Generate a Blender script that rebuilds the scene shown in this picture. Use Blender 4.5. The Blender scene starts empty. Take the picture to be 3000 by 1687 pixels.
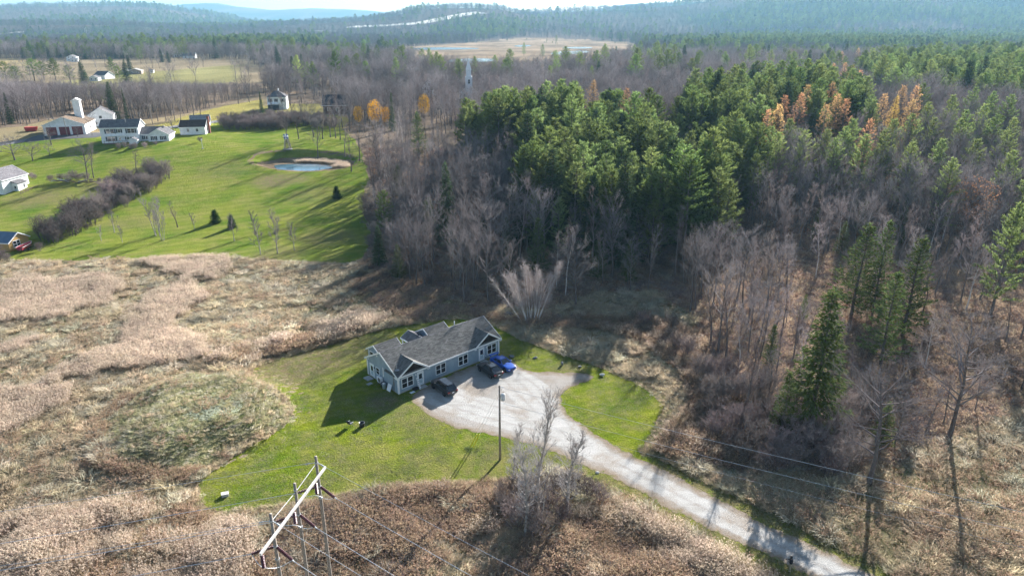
import bpy, bmesh, math, random
import numpy as np
from mathutils import Vector, Matrix

# ------------------------------------------------------------------ camera, sky, sun, exposure
sc = bpy.context.scene
COL = sc.collection
F, CX, CY, HC = 2000.0, 1500.0, 843.5, 48.0          # drone 48 m up, 24 mm equivalent lens (photo pixels 3000 x 1687)
PITCH = math.atan((CY - 70.0) / F)
cp, sp = math.cos(PITCH), math.sin(PITCH)
cam = bpy.data.objects.new('camera', bpy.data.cameras.new('camera'))
COL.objects.link(cam); sc.camera = cam
cam.location = (0, 0, HC); cam.rotation_euler = (math.pi / 2 - PITCH, 0, 0)
cam.data.sensor_width = 36.0; cam.data.lens = 24.0; cam.data.clip_start = 0.5; cam.data.clip_end = 60000

SUN_AZ, SUN_EL = math.radians(27.5), math.radians(22.0)   # azimuth to the right of straight ahead
world = bpy.data.worlds.new('World'); sc.world = world; world.use_nodes = True
wn = world.node_tree
sky = wn.nodes.new('ShaderNodeTexSky'); sky.sky_type = 'NISHITA'; sky.sun_disc = False
sky.sun_elevation = SUN_EL; sky.sun_rotation = SUN_AZ
sky.air_density = 1.0; sky.dust_density = 0.8; sky.ozone_density = 1.5
wn.links.new(sky.outputs[0], wn.nodes['Background'].inputs[0])
wn.nodes['Background'].inputs[1].default_value = 0.052
sund = bpy.data.lights.new('sun', 'SUN'); sund.energy = 5.0; sund.angle = math.radians(0.53); sund.color = (1.0, 0.97, 0.935)
sun = bpy.data.objects.new('sun', sund); COL.objects.link(sun)
sdir = Vector((math.sin(SUN_AZ) * math.cos(SUN_EL), math.cos(SUN_AZ) * math.cos(SUN_EL), math.sin(SUN_EL)))
sun.rotation_euler = sdir.to_track_quat('Z', 'Y').to_euler(); sun.location = (100, 0, 200)
sc.view_settings.view_transform = 'Standard'; sc.view_settings.look = 'None'
sc.view_settings.gamma = 1.0; sc.view_settings.use_curve_mapping = False
sc.view_settings.exposure = 1.86
sc.cycles.max_bounces = 5; sc.cycles.diffuse_bounces = 2; sc.cycles.glossy_bounces = 2
sc.cycles.transmission_bounces = 2; sc.cycles.transparent_max_bounces = 4; sc.cycles.volume_bounces = 0
sc.cycles.use_adaptive_sampling = True; sc.cycles.adaptive_threshold = 0.02
sc.cycles.use_denoising = True

# ------------------------------------------------------------------ helpers: numbers
RNG = np.random.default_rng(7)
HAZE = 1.0e-4
V2 = 3000.0 / 2576.0                                  # the 2576 px wide view used for reading positions

def sstep(a, b, x):
    t = np.clip((x - a) / (b - a), 0, 1); return t * t * (3 - 2 * t)

_perm = np.random.default_rng(3).random((256, 256))
def vnoise(x, y):
    xi = np.floor(x).astype(int); yi = np.floor(y).astype(int); fx = x - xi; fy = y - yi
    fx = fx * fx * (3 - 2 * fx); fy = fy * fy * (3 - 2 * fy)
    a = _perm[xi & 255, yi & 255]; b = _perm[(xi + 1) & 255, yi & 255]
    c = _perm[xi & 255, (yi + 1) & 255]; d = _perm[(xi + 1) & 255, (yi + 1) & 255]
    return (a * (1 - fx) + b * fx) * (1 - fy) + (c * (1 - fx) + d * fx) * fy
def fbm(x, y, s, o=4):
    v = 0; a = .5; t = 0
    for i in range(o):
        v = v + a * vnoise(x / s + 17.3 * i, y / s + 5.1 * i); t += a; a *= .5; s *= .5
    return v / t                                       # 0..1

def proj(x, y, z):
    zc = z - HC; d = y * cp - zc * sp; dn = -zc * cp - y * sp
    d = np.where(np.abs(d) < 1e-3, 1e-3, d)
    return CX + F * x / d, CY + F * dn / d
def ray(px, py):
    a = (np.asarray(px, float) - CX) / F; b = (np.asarray(py, float) - CY) / F
    return a, cp - b * sp, -(sp + b * cp)

# ------------------------------------------------------------------ terrain height
def _ridge(pts, Y, w, wn_, trees=11):
    P = np.array(pts, float)
    a, dy, dz = ray(P[:, 0], P[:, 1]); t = Y / dy
    return (a * t, np.maximum(HC + dz * t - trees, 0), Y, w, wn_)
RIDGES = [
    _ridge([(-1500, 45), (-600, 34), (0, 24), (200, 15), (350, 13), (450, 18), (550, 33), (650, 56), (760, 75), (900, 90)], 4700, 1300, 1200),
    _ridge([(-900, 75), (-100, 66), (0, 62), (150, 60), (330, 60), (420, 68), (520, 84)], 2500, 330, 420, 16),
    _ridge([(-200, 60), (200, 40), (300, 18), (350, 6), (430, 8), (500, 20), (560, 12), (610, 6), (670, 18), (800, 31), (900, 24), (1010, 27), (1150, 36), (1350, 55), (1500, 35), (1700, 32), (1850, 12), (2100, 0), (2400, -5), (3000, -10)], 9000, 1000, 1000, 0),
    _ridge([(300, 95), (600, 82), (900, 64), (1100, 52), (1180, 36), (1240, 21), (1300, 17), (1400, 16), (1470, 21), (1550, 37), (1700, 60), (1800, 80)], 3300, 750, 900),
    _ridge([(1250, 75), (1450, 50), (1550, 36), (1700, 29), (1850, 21), (2000, 9), (2200, -18), (2500, -45), (3000, -75), (4500, -75)], 3700, 950, 1200),
]
POND = dict(c=(-66.5, 220.0), a=14.5, b=8.5, z=None)
def _base(x, y):
    z = 9.5 * sstep(148, 265, y)
    z = z + 1.2 * np.exp(-(((x + 120) / 60) ** 2 + ((y - 236) / 22) ** 2))
    z = z + 2.4 * sstep(1.12, .35, np.sqrt(((x + 40.5) / 12.0) ** 2 + ((y - 77.0) / 12.0) ** 2) + .55 * (fbm(x, y, 7, 3) - .5))
    z = z + sstep(170, 420, y) * (3.0 * (fbm(x, y, 260, 3) - .5))
    yv = y - 320 * sstep(-120, -330, x)
    valley = sstep(640, 860, yv) * (1 - sstep(2000, 2600, y))
    z = z * (1 - valley) + 3.0 * valley
    z = z + sstep(1700, 2900, y) * 14 + sstep(2000, 2600, y) * 26 * (fbm(x, y, 900, 3) - .5)
    for X, Z, Y, w0, w1 in RIDGES:
        d = y - Y; top = np.interp(x, X, Z)
        top = top * (1 + .10 * (fbm(x + Y, y, 700, 3) - .5))
        z = np.maximum(z, top * np.exp(-(d / np.where(d < 0, w0, w1)) ** 2))
    return z
def hgt(x, y):
    z = _base(x, y)
    c = POND['c']
    if POND['z'] is None:
        POND['z'] = float(_base(np.array([c[0]]), np.array([c[1] - 7.5]))[0]) - .35
    dx, dy = x - c[0], y - c[1] + .10 * (x - c[0])
    e = np.sqrt((dx / POND['a']) ** 2 + (dy / POND['b']) ** 2)
    dist = (e - 1) * POND['b']
    return np.minimum(z, POND['z'] + 0.75 * np.maximum(dist, -.35))

def axis(a, b, s, lo, hi, g=1.05):
    m = list(np.arange(a, b + s / 2, s)); d = s; v = m[-1]; up = []
    while v < hi: d *= g; v += d; up.append(v)
    d = s; v = m[0]; dn = []
    while v > lo: d *= g * 1.02; v -= d; dn.append(v)
    return np.array(dn[::-1] + m + up)
GX = axis(-200, 150, 1.25, -9500, 9500); GY = axis(34, 312, 1.25, -250, 12500, 1.045)
MX, MY = np.meshgrid(GX, GY, indexing='ij')
GZ = hgt(MX, MY)
def Hg(x, y):
    x = np.asarray(x, float); y = np.asarray(y, float)
    i = np.clip(np.searchsorted(GX, x) - 1, 0, len(GX) - 2); j = np.clip(np.searchsorted(GY, y) - 1, 0, len(GY) - 2)
    fx = (x - GX[i]) / (GX[i + 1] - GX[i]); fy = (y - GY[j]) / (GY[j + 1] - GY[j])
    return (GZ[i, j] * (1 - fx) + GZ[i + 1, j] * fx) * (1 - fy) + (GZ[i, j + 1] * (1 - fx) + GZ[i + 1, j + 1] * fx) * fy

_T = 40 * (1.022 ** np.arange(0, 270))
def land(px, py, extra=0.0):
    """photo pixel -> the point where its line of sight meets the terrain (raised by extra metres)"""
    a, b, c = ray(np.atleast_1d(px), np.atleast_1d(py))
    a = a[:, None]; b = b[:, None]; c = c[:, None]; ex = np.broadcast_to(np.atleast_1d(extra), (len(a),))[:, None]
    def gap(t): return HC + c * t - Hg(a * t, b * t) - ex
    g = gap(_T[None, :]); k = np.argmax(g < 0, 1); k = np.where((g < 0).any(1), k, len(_T) - 1); k = np.maximum(k, 1)
    lo = _T[k - 1][:, None]; hi = _T[k][:, None]
    for _ in range(14):
        m = (lo + hi) / 2; s = gap(m) < 0; hi = np.where(s, m, hi); lo = np.where(s, lo, m)
    t = (lo + hi)[:, 0] / 2
    x, y = a[:, 0] * t, b[:, 0] * t
    return np.c_[x, y, Hg(x, y)]
def L(px, py, extra=0.0): return land(px, py, extra)[0]          # one photo pixel
def LV(vx, vy, extra=0.0): return land(vx * V2, vy * V2, extra)[0]
def top_z(x, y, py):                                              # height that reaches photo row py above (x, y)
    b = (py - CY) / F
    return HC - y * (sp + b * cp) / (cp - b * sp)

def inpoly(px, py, poly):
    P = np.asarray(poly, float); px = np.asarray(px); py = np.asarray(py); r = np.zeros(px.shape, bool)
    for (x0, y0), (x1, y1) in zip(P, np.roll(P, -1, 0)):
        if y0 == y1: continue
        c = ((y0 > py) != (y1 > py)) & (px < (x1 - x0) * (py - y0) / (y1 - y0) + x0); r ^= c
    return r
def sdist(x, y, P):
    d = np.full(x.shape, 1e9)
    for a, b in zip(P, np.roll(P, -1, 0)):
        e = b - a; t = np.clip(((x - a[0]) * e[0] + (y - a[1]) * e[1]) / (e @ e + 1e-9), 0, 1)
        d = np.minimum(d, (x - a[0] - t * e[0]) ** 2 + (y - a[1] - t * e[1]) ** 2)
    d = np.sqrt(d); return np.where(inpoly(x, y, P), -d, d)       # negative inside
def chaikin(P, n=2, closed=True):
    P = np.asarray(P, float)
    for _ in range(n):
        Q = np.roll(P, -1, 0) if closed else P[1:]
        A = P if closed else P[:-1]
        R = np.empty((2 * len(A), P.shape[1])); R[0::2] = .75 * A + .25 * Q; R[1::2] = .25 * A + .75 * Q
        if not closed: R = np.vstack([P[:1], R, P[-1:]])
        P = R
    return P

# ------------------------------------------------------------------ helpers: objects
def tag(o, label=None, cat=None, group=None, kind=None):
    if label: o['label'] = label
    if cat: o['category'] = cat
    if group: o['group'] = group
    if kind: o['kind'] = kind
    return o
def empty(name, loc, rz=0.0, label=None, cat=None, group=None):
    o = bpy.data.objects.new(name, None); COL.objects.link(o); o.empty_display_size = .2
    o.location = tuple(float(v) for v in loc); o.rotation_euler = (0, 0, rz); return tag(o, label, cat, group)
def obj(name, me, parent=None):
    o = bpy.data.objects.new(name, me); COL.objects.link(o)
    if parent is not None: o.parent = parent
    return o
def raw_mesh(name, V, Fc, mats, mi=None, smooth=False):
    me = bpy.data.meshes.new(name)
    V = np.asarray(V, np.float32)
    if isinstance(Fc, np.ndarray):
        n, k = Fc.shape
        me.vertices.add(len(V)); me.vertices.foreach_set('co', V.ravel())
        me.loops.add(n * k); me.loops.foreach_set('vertex_index', Fc.astype(np.int32).ravel())
        me.polygons.add(n); me.polygons.foreach_set('loop_start', np.arange(0, n * k, k, dtype=np.int32))
        me.update(calc_edges=True)
    else:
        me.from_pydata([tuple(map(float, v)) for v in V], [], Fc)
    for m in (mats if isinstance(mats, (list, tuple)) else [mats]): me.materials.append(m)
    if mi is not None: me.polygons.foreach_set('material_index', np.asarray(mi, np.int32))
    if smooth: me.polygons.foreach_set('use_smooth', np.ones(len(me.polygons), bool))
    me.update(); return me
class MB:
    def __init__(s): s.v = []; s.f = []; s.m = []; s.mi = 0
    def add(s, V, Fc):
        o = len(s.v); s.v += [tuple(map(float, p)) for p in V]
        for f in Fc: s.f.append(tuple(o + i for i in f)); s.m.append(s.mi)
        return s
    def box(s, x0, x1, y0, y1, z0, z1):
        return s.add([(x0, y0, z0), (x1, y0, z0), (x1, y1, z0), (x0, y1, z0), (x0, y0, z1), (x1, y0, z1), (x1, y1, z1), (x0, y1, z1)],
                     [(0, 3, 2, 1), (4, 5, 6, 7), (0, 1, 5, 4), (1, 2, 6, 5), (2, 3, 7, 6), (3, 0, 4, 7)])
    def prism(s, P, d):                               # closed polygon (3d points) pushed along d
        n = len(P); P = [np.array(p, float) for p in P]; d = np.array(d, float)
        return s.add(P + [p + d for p in P], [tuple(range(n))[::-1], tuple(range(n, 2 * n))] + [(i, (i + 1) % n, n + (i + 1) % n, n + i) for i in range(n)])
    def tube(s, pts, rad, n=6, cap=True):
        pts = [np.array(p, float) for p in pts]; k = len(pts)
        if np.isscalar(rad): rad = [rad] * k
        V = []
        for i, p in enumerate(pts):
            t = pts[min(i + 1, k - 1)] - pts[max(i - 1, 0)]; t = t / (np.linalg.norm(t) + 1e-9)
            a = np.array([1, 0, 0]) if abs(t[0]) < .8 else np.array([0, 1, 0])
            u = np.cross(t, a); u /= np.linalg.norm(u); w = np.cross(t, u)
            for j in range(n):
                q = 2 * math.pi * j / n; V.append(p + rad[i] * (math.cos(q) * u + math.sin(q) * w))
        Fc = [(i * n + j, i * n + (j + 1) % n, (i + 1) * n + (j + 1) % n, (i + 1) * n + j) for i in range(k - 1) for j in range(n)]
        if cap: Fc += [tuple(range(n))[::-1], tuple(range((k - 1) * n, k * n))]
        return s.add(V, Fc)
    def lathe(s, prof, n=16, c=(0, 0, 0)):            # (r, z) pairs
        V = []; k = len(prof)
        for r, z in prof:
            for j in range(n):
                q = 2 * math.pi * j / n; V.append((c[0] + r * math.cos(q), c[1] + r * math.sin(q), c[2] + z))
        Fc = [(i * n + j, i * n + (j + 1) % n, (i + 1) * n + (j + 1) % n, (i + 1) * n + j) for i in range(k - 1) for j in range(n)]
        Fc += [tuple(range(n))[::-1], tuple(range((k - 1) * n, k * n))]
        return s.add(V, Fc)
    def mesh(s, name, mats, smooth=False): return raw_mesh(name, s.v, s.f, mats, s.m, smooth)
    def build(s, name, mats, parent=None, smooth=False, bevel=0):
        o = obj(name, s.mesh(name, mats, smooth), parent)
        if bevel:
            b = o.modifiers.new('bevel', 'BEVEL'); b.width = bevel; b.segments = 2; b.limit_method = 'ANGLE'
        return o
def blob(r, seed, squash=(1, 1, 1), sub=2, amp=.25):
    bm = bmesh.new(); bmesh.ops.create_icosphere(bm, subdivisions=sub, radius=1)
    g = np.random.default_rng(seed); D = g.normal(size=(9, 3)); D /= np.linalg.norm(D, axis=1)[:, None]; A = g.uniform(.1, .5, 9)
    V = np.array([v.co[:] for v in bm.verts]); N = V / np.linalg.norm(V, axis=1)[:, None]
    k = 1 + amp * (np.minimum(0, (A[None] - N @ D.T)).sum(1)) ; k = np.clip(k, .45, 1.2)
    V = N * k[:, None] * r * np.array(squash); Fc = [tuple(v.index for v in f.verts) for f in bm.faces]; bm.free(); return V, Fc
def copy_tree(o, parent=None, loc=None, rz=None, scale=None):
    c = o.copy(); COL.objects.link(c)
    if parent is not None: c.parent = parent
    if loc is not None: c.location = tuple(float(v) for v in loc)
    if rz is not None: c.rotation_euler = (0, 0, float(rz))
    if scale is not None: c.scale = tuple(float(v) for v in scale)
    for ch in KIDS.get(o.name, []) or o.children: copy_tree(ch, c)
    return c
KIDS = {}

# ------------------------------------------------------------------ helpers: materials
def node(nt, t, **kw):
    n = nt.nodes.new(t)
    for k, v in kw.items(): setattr(n, k, v)
    return n
def pbr(name, col, rough=.8, var=.12, scale=3.0, metal=0.0, bump=0.0, bscale=40.0, rnd=0.0, spec=.4, trans=0.0, coat=0.0, dist=.02, detail=4.0):
    """principled material whose colour wanders with a noise, and from copy to copy by rnd"""
    m = bpy.data.materials.new(name); m.use_nodes = True; nt = m.node_tree; b = nt.nodes['Principled BSDF']; lk = nt.links.new
    b.inputs['Roughness'].default_value = rough; b.inputs['Metallic'].default_value = metal
    b.inputs['Specular IOR Level'].default_value = spec
    if spec < .1: b.inputs['IOR'].default_value = 1.0
    if coat: b.inputs['Coat Weight'].default_value = coat; b.inputs['Coat Roughness'].default_value = .05
    tc = node(nt, 'ShaderNodeTexCoord'); nz = node(nt, 'ShaderNodeTexNoise'); nz.inputs['Scale'].default_value = scale; nz.inputs['Detail'].default_value = detail
    lk(tc.outputs['Object'], nz.inputs['Vector'])
    mr = node(nt, 'ShaderNodeMapRange'); mr.inputs[1].default_value = .25; mr.inputs[2].default_value = .75
    mr.inputs[3].default_value = 1 - var; mr.inputs[4].default_value = 1 + var; lk(nz.outputs[0], mr.inputs[0])
    val = mr.outputs[0]
    if rnd:
        oi = node(nt, 'ShaderNodeObjectInfo'); m2 = node(nt, 'ShaderNodeMapRange'); m2.inputs[3].default_value = 1 - rnd; m2.inputs[4].default_value = 1 + rnd
        lk(oi.outputs['Random'], m2.inputs[0]); ln_ = node(nt, 'ShaderNodeTexNoise'); ln_.inputs['Scale'].default_value = .035; ln_.inputs['Detail'].default_value = 3; lk(oi.outputs['Location'], ln_.inputs['Vector']); lm = node(nt, 'ShaderNodeMapRange'); lm.inputs[1].default_value = .3; lm.inputs[2].default_value = .7; lm.inputs[3].default_value = 1 - rnd * .9; lm.inputs[4].default_value = 1 + rnd * .9; lk(ln_.outputs[0], lm.inputs[0]); lmm = node(nt, 'ShaderNodeMath', operation='MULTIPLY'); lk(lm.outputs[0], lmm.inputs[0]); lk(val, lmm.inputs[1]); val = lmm.outputs[0]; mm = node(nt, 'ShaderNodeMath', operation='MULTIPLY'); lk(val, mm.inputs[0]); lk(m2.outputs[0], mm.inputs[1]); val = mm.outputs[0]
    hs = node(nt, 'ShaderNodeHueSaturation'); hs.inputs['Color'].default_value = (*col, 1); lk(val, hs.inputs['Value'])
    if rnd:
        m3 = node(nt, 'ShaderNodeMapRange'); m3.inputs[3].default_value = .5 - rnd * .06; m3.inputs[4].default_value = .5 + rnd * .06
        ms = node(nt, 'ShaderNodeMath', operation='FRACT'); mu = node(nt, 'ShaderNodeMath', operation='MULTIPLY'); mu.inputs[1].default_value = 7.31
        lk(oi.outputs['Random'], mu.inputs[0]); lk(mu.outputs[0], ms.inputs[0]); lk(ms.outputs[0], m3.inputs[0]); lk(m3.outputs[0], hs.inputs['Hue'])
    lk(hs.outputs[0], b.inputs['Base Color'])
    if bump:
        n2 = node(nt, 'ShaderNodeTexNoise'); n2.inputs['Scale'].default_value = bscale; n2.inputs['Detail'].default_value = 3
        lk(tc.outputs['Object'], n2.inputs['Vector']); bp = node(nt, 'ShaderNodeBump'); bp.inputs['Strength'].default_value = bump; bp.inputs['Distance'].default_value = dist
        lk(n2.outputs[0], bp.inputs['Height']); lk(bp.outputs[0], b.inputs['Normal'])
    if trans:
        tr = node(nt, 'ShaderNodeBsdfTranslucent'); lk(hs.outputs[0], tr.inputs['Color']); mx = node(nt, 'ShaderNodeMixShader'); mx.inputs[0].default_value = trans
        out = nt.nodes['Material Output']; lk(b.outputs[0], mx.inputs[1]); lk(tr.outputs[0], mx.inputs[2]); lk(mx.outputs[0], out.inputs[0])
    return m
def glassy(name, col=(.02, .025, .03), rough=.05):
    return pbr(name, col, rough, .05, 2, spec=.6)

# ================================================================== THE SETTING
def vpoly(pts, n=1): return np.array(pts, float) * V2
def wpoly(pts, smooth=2):                             # outline read in the photo -> outline on the terrain
    P = vpoly(pts); Q = []
    for a, b in zip(P, np.roll(P, -1, 0)):
        k = max(1, int(np.linalg.norm(b - a) / 60))
        for i in range(k): Q.append(a + (b - a) * i / k)
    Q = np.array(Q); return chaikin(land(Q[:, 0], Q[:, 1])[:, :2], smooth)
YARD = wpoly([(497, 1215), (503, 1250), (520, 1272), (560, 1286), (640, 1277), (720, 1270), (800, 1255), (880, 1238), (960, 1226), (1040, 1216), (1130, 1212), (1220, 1212), (1290, 1200), (1350, 1192), (1420, 1180), (1480, 1198), (1545, 1226), (1600, 1262),
              (1650, 1290), (1700, 1315), (1760, 1350), (1830, 1385), (1900, 1420), (1990, 1475), (2120, 1560), (2330, 1560), (2240, 1440), (2100, 1375), (1990, 1318), (1900, 1272), (1800, 1228), (1700, 1175), (1640, 1145), (1605, 1141), (1628, 1105), (1650, 1070), (1668, 1035), (1664, 1012), (1635, 985), (1590, 960), (1530, 932), (1450, 903), (1380, 880),
              (1300, 850), (1240, 815), (1150, 800), (1060, 814), (1000, 820), (930, 836), (850, 862), (760, 886), (680, 908), (618, 932), (640, 950), (690, 974), (724, 1000), (742, 1030), (735, 1060), (680, 1097), (600, 1140), (530, 1187)])
DRIVE = wpoly([(1030, 1000), (1046, 1018), (1075, 1046), (1110, 1063), (1150, 1077), (1200, 1088), (1250, 1098), (1310, 1112), (1380, 1133), (1440, 1158), (1500, 1186), (1560, 1212), (1640, 1255), (1700, 1288), (1800, 1340), (1900, 1384), (1990, 1424), (2060, 1460), (2190, 1540),
               (2320, 1540), (2215, 1452), (2100, 1396), (2000, 1350), (1900, 1302), (1800, 1250), (1700, 1197), (1650, 1170), (1600, 1148), (1540, 1118), (1480, 1082), (1440, 1050), (1416, 1024), (1408, 1004), (1420, 985), (1452, 968), (1490, 955), (1500, 946), (1470, 938), (1420, 936), (1360, 936), (1310, 930), (1290, 905), (1255, 893), (1150, 935), (1060, 975)])
MEADOW = wpoly([(70, 655), (200, 657), (400, 650), (560, 648), (640, 652), (700, 656), (800, 660), (880, 662), (922, 648), (935, 600), (918, 540), (912, 490), (930, 440), (915, 400), (905, 370), (880, 340), (855, 322), (800, 312), (740, 306), (680, 298), (560, 306), (470, 318), (330, 330), (120, 345), (-60, 368), (-400, 420), (-400, 640), (-60, 648)], 1)
RIVER = None

def sheet(name, P, step, zoff, mat, amp=.5, ascale=3.0, kind='structure', hole=None):
    lo = P.min(0) - 2; hi = P.max(0) + 2
    lo = np.maximum(lo, [-330, 20]); hi = np.minimum(hi, [160, 330])
    xs = np.arange(lo[0], hi[0] + step, step); ys = np.arange(lo[1], hi[1] + step, step)
    X, Y = np.meshgrid(xs, ys, indexing='ij')
    def sd(x, y): return sdist(x, y, P) + amp * (fbm(x, y, ascale, 4) - .5) * 2
    S = sd(X, Y)
    if hole: S = np.maximum(S, hole(X, Y))
    cell = (S[:-1, :-1] < 0) & (S[1:, :-1] < 0) & (S[:-1, 1:] < 0) & (S[1:, 1:] < 0)
    keep = (S[:-1, :-1] < 0).astype(int) + (S[1:, :-1] < 0) + (S[:-1, 1:] < 0) + (S[1:, 1:] < 0) >= 2
    idx = np.arange(X.size).reshape(X.shape)
    fc = np.stack([idx[:-1, :-1][keep], idx[1:, :-1][keep], idx[1:, 1:][keep], idx[:-1, 1:][keep]], -1)
    gx, gy = np.gradient(S, step); out = S > 0
    n = np.hypot(gx, gy) + 1e-6
    X = np.where(out, X - gx / n * np.minimum(S, step), X); Y = np.where(out, Y - gy / n * np.minimum(S, step), Y)
    used = np.unique(fc); rem = np.full(X.size, -1); rem[used] = np.arange(len(used))
    x = X.ravel()[used]; y = Y.ravel()[used]
    V = np.c_[x, y, Hg(x, y) + zoff]
    me = raw_mesh(name, V, rem[fc], mat, smooth=True)
    a = me.attributes.new('edge', 'FLOAT', 'POINT'); a.data.foreach_set('value', (-S.ravel()[used]).astype(np.float32))
    o = obj(name, me); tag(o, kind=kind); return o, me, x, y

def mixc(nt, fac, a, b, blend='MIX'):
    m = node(nt, 'ShaderNodeMix', data_type='RGBA', blend_type=blend)
    for s, v in ((m.inputs[0], fac), (m.inputs[6], a), (m.inputs[7], b)):
        if hasattr(v, 'links'): nt.links.new(v, s)
        elif isinstance(v, tuple): s.default_value = (*v, 1)
        else: s.default_value = v
    return m.outputs[2]
def noise(nt, scale, detail=4, rough=.55, co=None, lo=.35, hi=.65, dist=0.0, stretch=None, rot=0.0):
    if co is None: co = node(nt, 'ShaderNodeTexCoord').outputs['Object']
    if stretch:
        mp = node(nt, 'ShaderNodeMapping'); mp.inputs['Scale'].default_value = stretch; mp.inputs['Rotation'].default_value = (0, 0, rot)
        nt.links.new(co, mp.inputs[0]); co = mp.outputs[0]
    n = node(nt, 'ShaderNodeTexNoise'); n.inputs['Scale'].default_value = scale; n.inputs['Detail'].default_value = detail
    n.inputs['Roughness'].default_value = rough; n.inputs['Distortion'].default_value = dist; nt.links.new(co, n.inputs['Vector'])
    r = node(nt, 'ShaderNodeMapRange'); r.inputs[1].default_value = lo; r.inputs[2].default_value = hi; nt.links.new(n.outputs[0], r.inputs[0])
    return r.outputs[0]
def attr(nt, nm, out='Fac'):
    a = node(nt, 'ShaderNodeAttribute'); a.attribute_name = nm; return a.outputs[out]
def mrange(nt, v, a, b, c=0.0, d=1.0):
    r = node(nt, 'ShaderNodeMapRange'); r.inputs[1].default_value = a; r.inputs[2].default_value = b; r.inputs[3].default_value = c; r.inputs[4].default_value = d
    nt.links.new(v, r.inputs[0]); return r.outputs[0]
def math2(nt, op, a, b):
    m = node(nt, 'ShaderNodeMath', operation=op)
    for s, v in ((m.inputs[0], a), (m.inputs[1], b)):
        if hasattr(v, 'links'): nt.links.new(v, s)
        else: s.default_value = v
    return m.outputs[0]
def surf(name, rough=.95):
    m = bpy.data.materials.new(name); m.use_nodes = True; nt = m.node_tree; b = nt.nodes['Principled BSDF']
    b.inputs['Roughness'].default_value = rough; b.inputs['Specular IOR Level'].default_value = .04; b.inputs['IOR'].default_value = 1.0
    return m, nt, b
def bump(nt, b, h, strength, dist):
    n = node(nt, 'ShaderNodeBump'); n.inputs['Strength'].default_value = strength; n.inputs['Distance'].default_value = dist
    nt.links.new(h, n.inputs['Height']); nt.links.new(n.outputs[0], b.inputs['Normal'])

# ---- ground: one sheet to the horizon, its colour zones (litter, meadow soil, marsh, wooded hills) kept per vertex
M_ground, nt, b = surf('ground')
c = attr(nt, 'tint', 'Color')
n1 = noise(nt, .45, 5, .6); n2 = noise(nt, 3.2, 4, .65)
c = mixc(nt, mrange(nt, n1, 0, 1, 0, .55), c, (.55, .47, .36), 'OVERLAY')
c = mixc(nt, .55, c, mixc(nt, n2, (.30, .28, .25), (.72, .69, .66)), 'OVERLAY')
nt.links.new(c, b.inputs['Base Color']); bump(nt, b, noise(nt, 2.4, 5, .7), .9, .25)
FIELD_A = vpoly([(150, 205), (330, 185), (600, 163), (600, 205), (480, 218), (330, 232), (230, 236)])
FIELD_B = vpoly([(385, 318), (470, 292), (560, 268), (660, 250), (665, 292), (560, 302), (470, 320), (400, 330)])
FIELD_C = vpoly([(-60, 150), (60, 148), (70, 160), (-60, 178)])
CHURCHYARD = vpoly([(560, 292), (690, 262), (800, 262), (880, 300), (860, 330), (760, 308), (690, 318), (560, 325)])
WOOD1 = vpoly([(905, 668), (935, 690), (1000, 706), (1100, 740), (1200, 775), (1270, 780), (1400, 780), (1500, 735), (1640, 735), (1740, 790), (1775, 880), (1810, 950), (1850, 1030), (1900, 1110), (1960, 1170), (2060, 1210), (2200, 1190), (2330, 1130), (2450, 1080), (2576, 1020), (3200, 980), (3900, 760), (3900, 66), (2576, 70), (1900, 84),
               (1640, 108), (1560, 150), (1480, 176), (1330, 184), (1130, 190), (1000, 178), (900, 190), (700, 200), (660, 236), (700, 262), (800, 268), (875, 325), (912, 390), (934, 470), (920, 540), (933, 600)])
WOOD2 = vpoly([(-300, 345), (60, 318), (130, 300), (240, 300), (300, 305), (380, 300), (480, 285), (560, 262), (650, 240), (690, 205), (600, 212), (400, 236), (200, 244), (0, 244), (-300, 250)])
POOLVIEW = vpoly([(985, 122), (1180, 108), (1300, 97), (1400, 97), (1580, 106), (1620, 120), (1560, 160), (1480, 178), (1330, 186), (1130, 192), (1010, 182), (1050, 150), (1000, 140)])
MARSH = vpoly([(590, 124), (760, 117), (1000, 119), (1180, 112), (1300, 101), (1360, 101), (1340, 110), (1420, 114), (1560, 112), (1600, 120), (1500, 150), (1330, 152), (1180, 160), (1060, 158), (1040, 150), (1010, 140), (800, 132), (640, 130)])
PX, PY = proj(MX, MY, GZ); R = np.hypot(MX, MY); front = MY > 20
T = np.empty(MX.shape + (3,)); T[:] = (.29, .25, .16)
T += (fbm(MX, MY, 14, 4)[..., None] - .5) * np.array([.10, .06, .05])
def paint(mask, col, var=.25, s=8):
    k = 1 + var * 2 * (fbm(MX, MY, s, 4) - .5)
    T[mask] = (np.array(col) * k[..., None])[mask]
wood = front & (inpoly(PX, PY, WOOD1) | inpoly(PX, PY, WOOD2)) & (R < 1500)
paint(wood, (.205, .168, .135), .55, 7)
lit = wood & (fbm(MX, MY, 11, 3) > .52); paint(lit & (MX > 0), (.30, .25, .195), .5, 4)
far = (MY > 330) & ~wood
paint(far, (.24, .20, .165), .4, 60); paint(far & (MX < -60) & (MY < 1000), (.25, .215, .155), .5, 30)
hill = MY > 1750
ever = sstep(.46, .6, fbm(MX, MY, 420, 4) + np.where((MX > 700), .07, -.03))
T[hill] = ((1 - ever[..., None]) * np.array([.15, .125, .115]) + ever[..., None] * np.array([.045, .07, .045]))[hill]
inF = front & (MY > 140) & (MY < 1500)
paint(inF & inpoly(PX, PY, FIELD_A), (.26, .255, .125), .45, 30)
paint(inF & inpoly(PX, PY, FIELD_B), (.30, .28, .10), .3, 14)
paint(inF & inpoly(PX, PY, FIELD_C), (.36, .30, .16), .3, 40)
paint(inF & inpoly(PX, PY, CHURCHYARD), (.26, .25, .10), .3, 14)
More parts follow.
